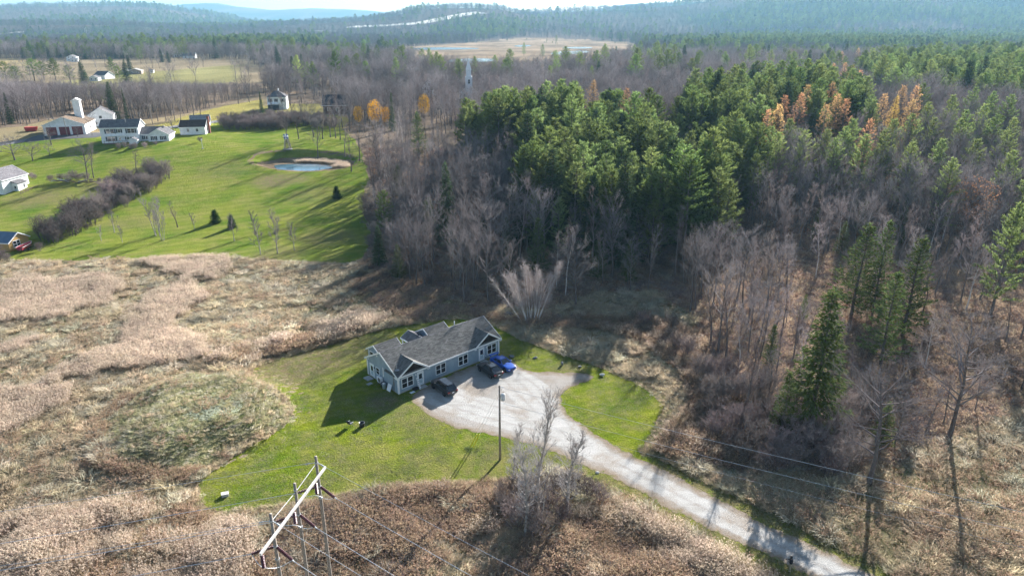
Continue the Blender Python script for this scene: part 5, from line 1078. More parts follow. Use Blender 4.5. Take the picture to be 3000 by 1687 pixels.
# hip-roofed house and dark barn up by the road
p = L(786, 322); e = empty('hip_roof_house', p, math.radians(10), 'white two-storey house with grey hip roof and dark ground floor by the road', 'house')
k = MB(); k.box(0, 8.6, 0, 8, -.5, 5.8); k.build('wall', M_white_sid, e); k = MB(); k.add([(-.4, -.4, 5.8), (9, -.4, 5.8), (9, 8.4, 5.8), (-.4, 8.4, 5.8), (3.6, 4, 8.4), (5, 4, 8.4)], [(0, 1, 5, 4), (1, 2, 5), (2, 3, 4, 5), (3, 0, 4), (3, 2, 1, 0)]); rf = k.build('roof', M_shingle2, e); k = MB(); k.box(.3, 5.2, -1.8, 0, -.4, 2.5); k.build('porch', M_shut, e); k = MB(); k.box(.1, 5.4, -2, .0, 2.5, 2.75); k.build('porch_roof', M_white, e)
for s0 in (1.0, 3.6, 6.6): window(e, 'front', 0, s0, s0 + .9, 3.6, 5.0, 1, 2, .1, shut=.35)
for s0 in (1.2, 5): window(e, 'right', 8.6, s0, s0 + .9, 3.6, 5.0, 1, 2, .1, shut=.35)
k = MB(); k.box(4.6, 5.2, 4.2, 4.8, 7.5, 9.4); k.build('chimney', M_white, rf)
p = L(948, 335); e = house('dark_roofed_barn', 'brick building with big dark roof partly hidden by trees near the yellow trees', p, math.radians(6), 11.5, 9, 4.2, 8.2, wall=pbr('dark_brick', (.11, .07, .06), .9, .3, 6), roof=shingle_mat('slate', (.055, .055, .07)), wins=[('front', 2, 3, 1.5, 3, 1, 0), ('front', 6, 7, 1.5, 3, 1, 0), ('right', 3, 4, 1.5, 3, 1, 0)], cat='barn', ov=.35)
# church
p = L(1352, 300); e = house('church', 'white church with tall steeple behind the bare trees', p, math.radians(8), 8.2, 15, 5.4, 9.4, axis_='w', roof=M_shingle2, wins=[('front', 1.2, 2.2, 1.6, 4.4, 1, 0), ('front', 6, 7, 1.6, 4.4, 1, 0)], doors=[('front', 3.5, 4.7, 2.8, M_white)], cat='church')
t = MB(); t.box(2.4, 5.8, -1.6, 1.8, -.5, 13.2); t.build('tower', M_white_sid, e); t = MB(); t.box(2.9, 5.3, -1.1, 1.3, 13.2, 16.4); t.build('belfry', M_white_sid, e)
for s0 in (3.6,): window(e, 'front', -1.6, s0, s0 + 1, 9.6, 11.6, 1, 2, .1)
t = MB(); t.add([(2.7, -1.3, 16.4), (5.5, -1.3, 16.4), (5.5, 1.5, 16.4), (2.7, 1.5, 16.4), (4.1, .1, 22)], [(0, 1, 4), (1, 2, 4), (2, 3, 4), (3, 0, 4), (3, 2, 1, 0)]); t.build('spire', M_white, e)
p = L(1238, 286); house('white_gable_house', 'white house gable showing through bare trees left of the church', p, math.radians(8), 7.5, 10, 6.0, 9.2, axis_='w', wins=[('front', 1.4, 2.3, 4, 5.3, 1, 0), ('front', 5, 5.9, 4, 5.3, 1, 0), ('front', 3.3, 4.2, 6.6, 7.6, 1, 0)])
p = L(1425, 300); house('blue_house', 'blue-sided building right of the church behind the pines', p, math.radians(8), 12, 9, 3.2, 6.5, wall=siding_mat('blue_boards', (.12, .2, .36), .2), wins=[('front', 2, 3.2, 1, 2.4, 1, 0), ('front', 7, 8.2, 1, 2.4, 1, 0)])
# farmhouses far left
FARM = [((196, 180), 9, 15, 4.2, 6.4, 'w', 20, 'white farmhouse with long grey roof and porch among the far evergreens'), ((207, 182), 7, 6, 2.6, 4.0, 'u', 20, 'low white porch wing in front of the long-roofed farmhouse'), ((508, 155), 10, 9, 5.4, 8.2, 'w', 10, 'far white two-storey house beyond the marsh field'), ((506, 168), 14, 8, 3.0, 5.2, 'u', 10, 'far low white house below the two-storey one'), ((535, 172), 14, 9, 3.0, 6.5, 'u', 8, 'far grey-roofed barn beside the low white house'),
        ((350, 219), 7.0, 12, 2.8, 4.6, 'w', 18, 'white farm garage next to the tan one in the green field'), ((378, 218), 9.5, 7, 2.8, 4.4, 'w', 14, 'tan farm garage with open dark front in the green field'), ((276, 232), 10, 10, 2.8, 5.6, 'u', -14, 'black-roofed cottage behind the bare wood'), ((262, 238), 6, 6, 2.4, 4.0, 'w', 10, 'grey-roofed shed beside the black-roofed cottage'), ((440, 214), 2.6, 2.4, 2.0, 2.8, 'u', 5, 'tiny white shed by the shade tree in the farm field'), ((462, 160), 6, 5, 2.6, 4.0, 'u', 5, 'little white outbuilding among the far evergreens'),
        ((2132, 146), 16, 10, 3.4, 6.0, 'u', 5, 'white-roofed long house in the far right wood'), ((2240, 156), 13, 9, 4, 6.5, 'u', -8, 'pale house glimpsed between russet oaks in the far right wood'), ((2220, 190), 10, 9, 3, 5, 'u', 0, 'light roofed cabin at the far edge of the pines'), ((2100, 150), 10, 8, 3, 5, 'u', 5, 'small pale house left of the white-roofed long house')]
for (px_, u_, w_, h_, hr_, ax, ang, lb) in FARM:
    p = L(*px_); rf = M_shingle2 if 'grey' in lb or 'black' in lb else (M_white if 'white-roof' in lb or 'light roof' in lb else shingle_mat('pale_roof', (.42, .40, .38)))
    house('farm_house' if 'garage' not in lb and 'shed' not in lb else 'farm_outbuilding', lb, p, math.radians(ang), u_, w_, h_, hr_, ax, wall=siding_mat('tan_boards', (.36, .29, .24), .3) if 'tan' in lb.split() else M_white_sid, roof=rf,
          wins=[('front', u_ * .2, u_ * .2 + 1, 1, 2.1, 1, 0), ('front', u_ * .65, u_ * .65 + 1, 1, 2.1, 1, 0)] + ([('front', u_ * .2, u_ * .2 + 1, 3.6, 4.7, 1, 0), ('front', u_ * .65, u_ * .65 + 1, 3.6, 4.7, 1, 0)] if h_ > 4 else []), cat='house' if 'garage' not in lb and 'shed' not in lb else 'outbuilding')

# ================================================================== VEHICLES
def paint(name, col): return pbr(name, col, .28, .04, 1, spec=.5, coat=.4)
M_tyre = pbr('tyre', (.02, .02, .02), .8, .2, 4); M_rim = pbr('rim', (.10, .10, .11), .35, .1, 4, metal=.8); M_cglass = pbr('car_glass', (.015, .018, .022), .04, .1, 1, spec=1.0); M_lens = pbr('lamp_lens', (.55, .57, .6), .1, .05, 3, spec=.8); M_redlens = pbr('red_lens', (.28, .01, .012), .2, .1, 3); M_plate = pbr('number_plate', (.7, .7, .7), .4, .05, 3)
def car(name, label, xy, heading, body, Ln, W, Hh, sect, cab, roof_glass=False, wing=False, scoop=False, pickup=False):
    """sect: (x, half width, bottom, shoulder height) from nose to tail; cab: x of screen base, screen top, rear top, rear base, belt z, roof z"""
    e = empty(name, (xy[0], xy[1], .022), heading, label, 'car'); V = []; n = 11
    for x_, hw_, zb, zs in sect:
        zm = (zb + zs) / 2; half = [(hw_ * .80, zb), (hw_ * .97, zb + .10), (hw_, zm), (hw_ * .965, zs - .07), (hw_ * .86, zs)]
        ring = [(y_, z_) for y_, z_ in half] + [(0, zs + .035)] + [(-y_, z_) for y_, z_ in half[::-1]]
        V += [(x_, y_, z_) for y_, z_ in ring]
    k = len(sect); Fc = [(i * n + j, i * n + (j + 1) % n, (i + 1) * n + (j + 1) % n, (i + 1) * n + j) for i in range(k - 1) for j in range(n)] + [tuple(range(n))[::-1], tuple(range((k - 1) * n, k * n))]
    m = MB(); m.add(V, Fc); bo = m.build('body', body, e, True); sb = bo.modifiers.new('smooth', 'SUBSURF'); sb.levels = sb.render_levels = 2
    x0, x1, x2, x3, zb, zt = cab; b0, t0 = W / 2 * .86, W / 2 * .66
    G = [(x0, b0, zb), (x1, t0, zt), (x2, t0 * .97, zt - .02), (x3, b0 * .95, zb)]
    def shell(off, mi): return [(x_, y_ + off, z_) for x_, y_, z_ in G] + [(x_, -y_ - off, z_) for x_, y_, z_ in G]
    g = MB(); g.add(shell(0, 0), [(0, 1, 5, 4), (1, 2, 6, 5), (2, 3, 7, 6), (0, 3, 2, 1), (4, 5, 6, 7), (0, 4, 7, 3)]); g.build('windows', M_cglass, e)
    # roof skin, pillars
    xs = np.linspace(x1 + .05, x2 - .03, 6); V = []
    for i, x_ in enumerate(xs):
        for y_ in np.linspace(-1, 1, 5): V.append((x_, y_ * (t0 + .02), zt + .035 - .045 * y_ * y_ - .02 * abs(2 * i / 5 - 1)))
    Fc = [(i * 5 + j, i * 5 + j + 1, (i + 1) * 5 + j + 1, (i + 1) * 5 + j) for i in range(5) for j in range(4)]
    r_ = MB(); r_.add(V, Fc); ro = r_.build('roof', body, e, True); so = ro.modifiers.new('thick', 'SOLIDIFY'); so.thickness = .05
    if roof_glass: q = MB(); q.prism([(x1 + .15, -t0 * .8, zt + .035), (x1 + .15, t0 * .8, zt + .035), (x2 - .2, t0 * .78, zt + .03), (x2 - .2, -t0 * .78, zt + .03)], (0, 0, .02)); q.build('sunroof', M_cglass, ro)
    for s_ in (1, -1):
        p = MB()
        p.tube([(x0 - .02, s_ * (b0 - .01), zb), (x1, s_ * t0, zt)], .045, 5); p.tube([(x2, s_ * t0 * .97, zt), (x3, s_ * b0 * .95, zb)], .06, 5); p.tube([(x1, s_ * (t0 + .005), zt), (x2, s_ * t0 * .975, zt - .01)], .04, 5)
        xm = x0 * .42 + x3 * .58; p.tube([(xm, s_ * (b0 + .005), zb), (xm - .04, s_ * (t0 + .005), zt)], .035, 4); p.build('pillar', body, e)
        mr = MB(); mr.box(x0 - .28, x0 - .08, s_ * (W / 2 + .04) - .1, s_ * (W / 2 + .04) + .1, zb + .02, zb + .18); mr.build('mirror', body, e, bevel=.03)
        dl = MB(); dl.box(xm - .012, xm + .012, s_ * W / 2 - .004, s_ * W / 2 + .004, zb - .5, zb - .05); dl.build('door_seam', M_black, e)
        hl = MB(); hl.box(Ln / 2 - .30, Ln / 2 - .03, min(s_ * W * .26, s_ * W * .44), max(s_ * W * .26, s_ * W * .44), sect[1][3] - .22, sect[1][3] - .08); hl.build('headlight', M_lens, e, bevel=.03)
        tl = MB(); tl.box(-Ln / 2 + .005, -Ln / 2 + .14, min(s_ * W * .27, s_ * W * .46), max(s_ * W * .27, s_ * W * .46), sect[-2][3] - .26, sect[-2][3] - .1); tl.build('taillight', M_redlens, e, bevel=.02)
    wr = .34
    for xw in (Ln * .30, -Ln * .29):
        for s_ in (1, -1):
            a = MB(); a.tube([(xw, s_ * (W / 2 - .03), wr), (xw, s_ * (W / 2 + .004), wr)], wr + .07, 22); a.build('wheel_arch', M_black, e)
            t = MB(); t.tube([(xw, s_ * (W / 2 - .2), wr), (xw, s_ * (W / 2 - .17), wr), (xw, s_ * (W / 2 + .0), wr), (xw, s_ * (W / 2 + .02), wr)], [wr - .03, wr, wr, wr - .04], 22); w_ = t.build('wheel', M_tyre, e)
            q = MB(); q.tube([(xw, s_ * (W / 2 + .005), wr), (xw, s_ * (W / 2 + .026), wr)], wr * .18, 12)
            for i in range(5): an = i * 1.2566; q.tube([(xw, s_ * (W / 2 + .022), wr), (xw + .22 * math.cos(an), s_ * (W / 2 + .022), wr + .22 * math.sin(an))], .028, 4)
            q.tube([(xw + .225 * math.cos(a_), s_ * (W / 2 + .02), wr + .225 * math.sin(a_)) for a_ in np.linspace(0, 6.283, 17)], .02, 4, False); q.build('rim', M_rim, w_)
    pl = MB(); pl.box(-Ln / 2 - .022, -Ln / 2 + .02, -.16, .16, .62, .76); pl.build('number_plate', M_plate, e)
    gr = MB(); gr.box(Ln / 2 - .06, Ln / 2 + .012, -W * .24, W * .24, .42, .58); gr.build('grille', M_black, e)
    if wing:
        q = MB(); z_ = zt - .05; q.box(-Ln / 2 + .05, -Ln / 2 + .38, -W * .44, W * .44, z_, z_ + .035); wg = q.build('rear_wing', body, e, bevel=.01)
        for s_ in (1, -1): q = MB(); q.box(-Ln / 2 + .12, -Ln / 2 + .3, s_ * W * .36 - .02, s_ * W * .36 + .02, zb - .1, z_); q.build('wing_strut', body, wg); q = MB(); q.box(-Ln / 2 + .0, -Ln / 2 + .42, s_ * W * .44 - .015, s_ * W * .44 + .015, z_ - .1, z_ + .1); q.build('wing_endplate', body, wg)
    if scoop: q = MB(); q.prism([(Ln * .26, -.26, zb - .06), (Ln * .26, .26, zb - .06), (Ln * .18, .28, zb + .07), (Ln * .18, -.28, zb + .07)], (0, 0, .05)); q.build('bonnet_scoop', body, e); q = MB(); q.box(Ln * .255, Ln * .268, -.22, .22, zb - .05, zb - .0); q.build('scoop_mouth', M_black, e)
    return e
M_blk = paint('black_paint', (.012, .012, .016)); M_dkgrey = paint('charcoal_paint', (.016, .016, .02)); M_blue = paint('blue_paint', (.012, .085, .42))
suv = [(2.32, .62, .38, .70), (2.25, .80, .28, .88), (1.95, .90, .24, .98), (1.2, .93, .24, 1.04), (.7, .93, .24, 1.06), (0, .93, .24, 1.07), (-1.2, .93, .24, 1.08), (-1.9, .92, .26, 1.08), (-2.22, .86, .32, 1.02), (-2.32, .74, .42, .90)]
car('dark_crossover_car', 'dark crossover car with glass roof, parked nose to the left front door', (-9.55, 84.25), math.radians(129), M_dkgrey, 4.64, 1.86, 1.66, suv, (1.0, .35, -1.55, -2.15, 1.03, 1.64), roof_glass=True)
coupe = [(2.34, .62, .36, .68), (2.26, .80, .27, .84), (1.95, .90, .23, .92), (1.1, .92, .23, .98), (.6, .92, .23, 1.0), (-.4, .92, .23, 1.02), (-1.3, .92, .24, 1.04), (-1.95, .91, .27, 1.06), (-2.25, .85, .34, 1.0), (-2.34, .72, .44, .88)]
car('black_crossover_car', 'black coupe-backed car parked nose to the house beside the blue car', (-3.25, 89.3), math.radians(127), M_blk, 4.68, 1.86, 1.6, coupe, (.95, .2, -.95, -2.1, .98, 1.56), roof_glass=True)
sed = [(2.28, .58, .34, .60), (2.2, .76, .24, .74), (1.9, .87, .2, .82), (1.1, .89, .2, .90), (.6, .89, .2, .92), (-.6, .89, .2, .93), (-1.3, .89, .22, .97), (-1.9, .88, .25, .98), (-2.2, .82, .32, .95), (-2.28, .70, .4, .86)]
car('blue_sports_saloon', 'bright blue saloon with tall rear wing and bonnet scoop at the end of the drive', (-1.35, 91.25), math.radians(-49), M_blue, 4.56, 1.79, 1.46, sed, (.85, .1, -.9, -1.55, .91, 1.43), wing=True, scoop=True)

# ================================================================== POLES AND WIRES
M_alu = pbr('bright_wire', (.75, .76, .78), .4, .05, 1, metal=.3); M_porc = pbr('brown_porcelain', (.10, .035, .045), .25, .2, 5, spec=.6); M_galv = pbr('galvanised', (.50, .53, .55), .5, .15, 5, metal=.5)
def disc_string(a, b, nd, r):
    a, b = np.array(a, float), np.array(b, float); pts = []; rad = []
    for i in range(nd):
        t0, t1, t2 = (i + .05) / nd, (i + .45) / nd, (i + .95) / nd
        pts += [a + (b - a) * t0, a + (b - a) * t1, a + (b - a) * (t1 + .02), a + (b - a) * t2]; rad += [.35 * r, r, r * .9, .3 * r]
    m = MB(); m.tube(pts, rad, 10); return m
def sag(a, b, s, n=24):
    a, b = np.array(a, float), np.array(b, float); return [a + (b - a) * t - np.array([0, 0, 4 * s * t * (1 - t)]) for t in np.linspace(0, 1, n)]
PT = [np.array([-15.1, 44.3]), np.array([-15.75, 41.0]), np.array([-16.4, 37.7])]; AX = (PT[0] - PT[2]) / np.linalg.norm(PT[0] - PT[2]); RT = np.array([.84, -.54]); LT = np.array([-.983, -.184]); TZ = 17.0
tw = empty('power_line_structure', (PT[1][0], PT[1][1], 0), 0, 'three-pole wooden power line structure with pale crossbeam in the tall grass', 'power pole'); O_ = PT[1]
def loc(p, z): return np.array([p[0] - O_[0], p[1] - O_[1], z])
side = np.array([AX[1], -AX[0]])                      # towards the right-hand span
for i, P in enumerate(PT):
    m = MB(); m.tube([loc(P, -.5), loc(P, 6), loc(P, 12), loc(P, TZ)], [.165, .145, .125, .105], 12); pole = m.build('pole', M_oldwood, tw, True)
    m = MB(); m.tube([loc(P, TZ - 2.82), loc(P, TZ - 2.72)], .155, 12); m.tube([loc(P, TZ - .62), loc(P, TZ - .54)], .14, 12); m.tube([loc(P, TZ - 3.9), loc(P, TZ - 3.82)], .165, 12); m.build('pole_band', M_galv, pole)
bz = TZ - 1.55; off_ = .24
B0 = PT[0] + AX * .85 + side * off_; B1 = PT[2] - AX * 2.1 + side * off_
m = MB(); s3 = np.array([side[0], side[1], 0]) * .065; a, b_ = loc(B0, bz), loc(B1, bz)
m.prism([a - s3 + (0, 0, -.1), a + s3 + (0, 0, -.1), a + s3 + (0, 0, .1), a - s3 + (0, 0, .1)], b_ - a); m.build('crossbeam', M_palewood, tw)
for q in (PT[0] - AX * .9, PT[1] - AX * .95 + AX * 0, PT[2] - AX * 1.95):
    c = q + side * off_; m = MB(); m.box(-.1, .1, -.1, .1, -.16, -.10)
    st = disc_string(loc(c, bz - .2), loc(c, bz - 1.25), 8, .14); st.build('insulator', M_porc, tw)
    m = MB(); m.tube([loc(c, bz - .22), loc(c, bz - .1)], .03, 6); m.tube([loc(c, bz - 1.32), loc(c, bz - 1.22)], .04, 6); m.build('insulator_clamp', M_galv, tw)
for i, (P, H0) in enumerate(zip(PT, (PT[0] - AX * .9, PT[1] - AX * .95, PT[2] - AX * 1.95))):
    ends = []
    for D in (RT, LT):
        a = loc(P + D * .15, TZ - 2.77); b_ = loc(P + D * 1.65, TZ - 3.15); disc_string(a, b_, 12, .135).build('strain_insulator', M_porc, tw); ends.append(b_)
        m = MB(); d3 = unit(b_ - a); m.tube([b_, b_ + d3 * .25], [.05, .03], 6); m.build('insulator_clamp', M_galv, tw)
    c = loc(H0 + side * off_, bz - 1.3); m = MB(); m.tube(chaikin(np.array([ends[0], ends[0] * .5 + c * .5 - (0, 0, .35), c, ends[1] * .5 + c * .5 - (0, 0, .3), ends[1]]), 3, False), .022, 5); m.build('jumper_wire', M_alu, tw)
    for j, (D, e_) in enumerate(((RT, ends[0]), (LT, ends[1]))):
        w0 = e_ + np.array([O_[0], O_[1], 0]); w1 = w0 + np.array([D[0], D[1], 0]) * 150 + (0, 0, .5)
        nm = ('far', 'middle', 'near')[i]; m = MB(); m.tube(sag(w0, w1, 3.2, 30), .021, 4); o = m.build('power_line', M_alu); tag(o, '%s overhead conductor strung from the %s pole of the three-pole structure towards the %s' % (('upper', 'central', 'lower')[i], ('first', 'middle', 'last')[i], ('road' if j == 0 else 'rough field')), 'wire', 'conductors of the power line')
for i in (0, 2):
    for j, D in enumerate((RT, LT)):
        m = MB(); a = loc(PT[i], TZ - .58); d3 = np.array([D[0], D[1], 0]); m.tube([a + d3 * .1, a + d3 * .55], .035, 6); m.tube([a + d3 * .55, a + d3 * .8 - (0, 0, .05)], .06, 6); m.build('shield_wire_clamp', M_galv, tw)
        w0 = a + d3 * .8 + np.array([O_[0], O_[1], 0]); m = MB(); m.tube(sag(w0, w0 + d3 * 150, 2.6, 30), .014, 4); o = m.build('shield_wire', M_alu); tag(o, 'thin shield wire from the top of the %s pole towards the %s' % ('first' if i == 0 else 'last', 'road' if j == 0 else 'rough field'), 'wire', 'shield wires of the power line')
m = MB(); m.tube([loc(PT[0], TZ - .6), loc(PT[1], TZ - .75), loc(PT[2], TZ - .6)], .03, 5); m.build('tie_rod', M_palewood, tw)
# utility pole with transformer by the drive
U = L(1465, 1346); up_ = empty('utility_pole', U, 0, 'brown wooden utility pole with grey transformer beside the gravel drive', 'utility pole')
m = MB(); m.tube([(0, 0, -.4), (0, 0, 5), (0, 0, 9.95)], [.15, .13, .10], 12); m.build('pole', M_oldwood, up_, True)
m = MB(); m.lathe([(.05, 0), (.24, .03), (.25, .1), (.25, .78), (.2, .86), (.06, .9)], 16, (.38, -.05, 8.05)); tr_ = m.build('transformer', pbr('transformer_grey', (.55, .57, .58), .4, .1, 3), up_, True)
for dx in (-.08, .1): m = MB(); m.tube([(.38 + dx, -.05, 8.9), (.38 + dx, -.05, 9.15)], .035, 8); m.build('bushing', M_porc, tr_)
m = MB(); m.box(.1, .2, -.08, 0, 8.3, 8.7); m.build('bracket', M_galv, up_); m = MB(); m.tube([(0, 0, 9.7), (.5, -.1, 9.75)], .03, 5); m.tube([(0, 0, 9.4), (.3, -.05, 9.45)], .025, 5); m.build('wire_bracket', M_galv, up_)
FARP = np.array([74, 34.2, 0])
for z0, z1, r_, nm, s_ in ((9.75, 9.9, .017, 'top wire running from the utility pole over the brush to the right', .9), (7.75, 8.0, .016, 'middle wire running below the top one from the utility pole', .9), (6.3, 6.5, .010, 'lowest thin wire from the utility pole', 1.0)):
    m = MB(); m.tube(sag((U[0], U[1], z0), (FARP[0], FARP[1], z1), s_, 40), r_, 4); o = m.build('utility_wire', M_alu); tag(o, nm, 'wire', 'wires of the utility pole')
AN = LV(1184, 1128)
for k_, (dx, zt_) in enumerate(((-.12, 9.4), (.22, 8.6))):
    a = AN + np.array([dx, 0, .05]); b_ = np.array([U[0], U[1], zt_]); o = empty('guy_wire', a, 0, 'guy wire with yellow guard, %s of the two at the anchor on the lawn' % ('higher' if k_ == 0 else 'lower'), 'guy wire'); d3 = unit(b_ - a)
    m = MB(); m.tube([(0, 0, 0), b_ - a], .01, 4); m.build('wire', M_alu, o); m = MB(); m.tube([d3 * .15, d3 * 2.6], .055, 6); m.build('guard', pbr('yellow_guard', (.72, .62, .03), .5, .05, 3), o)
P_ = np.c_[AN[0] + RNG.normal(size=9) * .5, AN[1] + RNG.normal(size=9) * .3]; scatter('anchor_weeds', GR['green'], np.c_[P_, np.full(9, .02)], RNG.integers(0, 3, 9), RNG.uniform(.4, .9, 9), RNG.uniform(0, 6, 9), 'ring of green weeds at the guy wire anchor')
# roadside poles behind the white house
def plain_pole(vx, vy, vt, label, r=.14):
    p = LV(vx, vy); Hh = top_z(p[0], p[1], vt * V2) - p[2]; e = empty('roadside_pole', p, 0, label, 'utility pole', 'poles along the far road'); m = MB(); m.tube([(0, 0, -.3), (0, 0, Hh)], [r, r * .7], 8); m.build('pole', M_oldwood, e); m = MB(); m.box(-.7, .7, -.05, .05, Hh - .7, Hh - .58); m.build('crossarm', M_oldwood, e); m = MB(); m.tube([(-.55, 0, Hh - .58), (-.55, 0, Hh - .4)], .05, 6); m.tube([(.55, 0, Hh - .58), (.55, 0, Hh - .4)], .05, 6); m.build('insulator', M_white, e)
for a in ((385, 316, 262, 'pale pole on the road verge behind the white house'), (356, 318, 282, 'shorter pole on the road verge by the white house roof'), (170, 343, 293, 'pole in front of the fire station'), (130, 332, 296, 'thin pole at the left end of the fire station'), (142, 332, 294, 'second thin pole at the left end of the fire station'), (985, 262, 226, 'pole beside the yellow trees')): plain_pole(*a)
for vx, vy, vt in ((218, 100, 72), (222, 102, 68), (22, 112, 98), (58, 104, 88), (66, 104, 90), (70, 104, 88), (615, 84, 74), (620, 84, 74)):
    p = LV(vx, vy); Hh = max(14, top_z(p[0], p[1], vt * V2) - p[2]); e = empty('transmission_pole', p, 0, 'tall pale transmission pole on the far plain', 'power pole', 'far transmission poles'); m = MB(); m.tube([(0, 0, -.5), (0, 0, Hh)], [.45, .35], 8); m.build('pole', M_palewood, e); m = MB(); m.box(-2, 2, -.2, .2, Hh - 2.4, Hh - 2); m.build('crossarm', M_palewood, e)

# ================================================================== SMALL THINGS
M_rock = pbr('rock', (.19, .19, .19), .9, .35, 4, bump=.6, bscale=9); M_palerock = pbr('pale_rock', (.5, .49, .46), .9, .2, 4, bump=.5, bscale=9)
def rock(px, py, r, label, mat, seed, sq=(1, .8, .6)):
    V, Fc = blob(r, seed, sq, 3, .35); p = L(px, py); m = MB(); m.add(V + np.array([0, 0, r * sq[2] * .6]), Fc); o = m.build('boulder', mat, None, False); o.location = p; tag(o, label, 'rock')
rock(1497, 1046, .62, 'dark flattish boulder behind the blue car at the corner of the grey house', M_rock, 1, (1.15, .7, .55)); rock(1567, 1049, .42, 'small dark boulder on the grass strip between the house corner and the white stone', M_rock, 2); rock(1647, 1070, .5, 'upright dark boulder on the grass strip beside the straw tussocks', M_rock, 3, (.7, .7, .9)); rock(1698, 1076, .36, 'brownish little boulder next to the upright one', M_rock, 4); rock(1762, 1101, .5, 'white stone at the tip of the grass strip above the gravel', M_palerock, 5, (1.1, .8, .55)); rock(1487, 926, .95, 'big grey boulder in shade beside the birch clump', M_rock, 6, (1.2, .8, .7)); rock(1440, 1067, .3, 'tiny stone by the far front door', M_rock, 8); rock(1750, 1385, .28, 'pale stone on the edge of the gravel drive', M_palerock, 9)
p = L(660, 1452); o = empty('utility_box', p, math.radians(25), 'small pale grey box with sloping lid standing on the lawn corner', 'box'); o.scale = (.72, .72, .72); m = MB(); m.prism([(-.5, -.35, 0), (.5, -.35, 0), (.5, -.35, .42), (-.5, -.35, .5)], (0, .7, 0)); m.build('case', pbr('pale_plastic', (.5, .49, .47), .5, .1, 3), o, bevel=.05); m = MB(); m.prism([(-.54, -.39, .49), (.54, -.39, .41), (.54, -.39, .48), (-.54, -.39, .56)], (0, .78, 0)); m.build('lid', M_palerock, o, bevel=.02)
# camp chair and fire barrel
p = L(1027, 1247); o = empty('camp_chair', p, math.radians(150), 'dark folding camp chair on the lawn at the tip of the house shadow', 'chair'); M_canvas = pbr('dark_canvas', (.035, .035, .06), .8, .2, 6)
m = MB(); m.prism([(-.28, -.25, .42), (.28, -.25, .42), (.28, .25, .36), (-.28, .25, .36)], (0, 0, .02)); m.build('seat', M_canvas, o); m = MB(); m.prism([(-.29, .25, .38), (.29, .25, .38), (.29, .42, .95), (-.29, .42, .95)], (0, .02, 0)); m.build('backrest', M_canvas, o)
for x_ in (-.3, .3):
    for y0, y1 in ((-.28, .26), (.3, -.26)): m = MB(); m.tube([(x_, y0, 0), (x_, y1, .56)], .014, 5); m.build('leg', M_metal, o)
    m = MB(); m.tube([(x_, -.28, .58), (x_, .3, .6)], .02, 5); m.build('armrest', M_white, o)
    m = MB(); m.tube([(x_, .24, .35), (x_, .43, .98)], .014, 5); m.build('back_post', M_metal, o)
p = L(1061, 1249); o = empty('fire_barrel', p, 0, 'squat black fire barrel on the lawn next to the camp chair', 'fire pit'); m = MB(); m.lathe([(.32, 0), (.33, .1), (.34, .55), (.36, .57), (.36, .6), (.3, .6), (.29, .2), (.02, .18)], 18); m.build('barrel', pbr('sooty_steel', (.03, .028, .03), .7, .3, 5), o, True); m = MB(); m.tube([(.34 * math.cos(a), .34 * math.sin(a), .6) for a in np.linspace(0, 6.283, 19)], .025, 5, False); m.build('rim', M_metal, o)
# ornamental windmill, lawn lamp, brush pile
p = L(843, 438); o = empty('garden_windmill', p, 0, 'wooden lattice windmill with blue and white vanes standing above the pond', 'windmill')
hm = max(4.0, top_z(p[0], p[1], 402) - p[2])
for sx in (-1, 1):
    for sy in (-1, 1): m = MB(); m.tube([(sx * 1.0, sy * 1.0, 0), (sx * .42, sy * .42, hm)], .09, 4); m.build('leg', M_palewood, o)
for i in range(5):
    z0, z1 = hm * i / 5, hm * (i + 1) / 5; w0, w1 = 1.0 - .58 * i / 5, 1.0 - .58 * (i + 1) / 5
    for k_ in range(4):
        c, s = [(1, 0), (0, 1), (-1, 0), (0, -1)][k_]; A_ = lambda a, w, z: (c * w - s * a, s * w + c * a, z); m = MB(); m.tube([A_(-w0, w0, z0), A_(w1, w1, z1)], .05, 4); m.tube([A_(w0, w0, z0), A_(-w1, w1, z1)], .05, 4); m.build('brace', M_brown, o)
m = MB(); m.box(-.5, .5, -.5, .5, hm, hm + .5); m.build('head', M_white, o, bevel=.05)
for i in range(8):
    a = i * math.pi / 4; m = MB(); d = np.array([math.cos(a), 0, math.sin(a)]); n_ = np.array([-math.sin(a), 0, math.cos(a)]); c = np.array([0, -.62, hm + .3]); m.prism([c + d * .15 - n_ * .06, c + d * 1.0 - n_ * .22, c + d * 1.0 + n_ * .22, c + d * .15 + n_ * .06], (0, .04, 0)); m.build('vane', pbr('blue_vane', (.04, .12, .5), .5, .1, 2) if i % 2 else M_white, o)
m = MB(); m.lathe([(1.6, 0), (1.6, .15), (1.4, .2)], 12); m.build('stone_base', M_rock, o)
p = LV(510, 374); o = empty('lawn_lamp', p, 0, 'slim white lamp post on the lawn right of the white house', 'lamp post'); m = MB(); m.tube([(0, 0, 0), (0, 0, 2.6)], .06, 8); m.build('post', M_white, o); m = MB(); m.lathe([(.08, 2.6), (.2, 2.7), (.24, 3.0), (.12, 3.2), (.02, 3.3)], 12); m.build('lamp_head', M_white, o, True); m = MB(); m.lathe([(.5, 0), (.5, .08)], 12); m.build('base', M_rock, o)
g = np.random.default_rng(44); p = LV(186, 460)
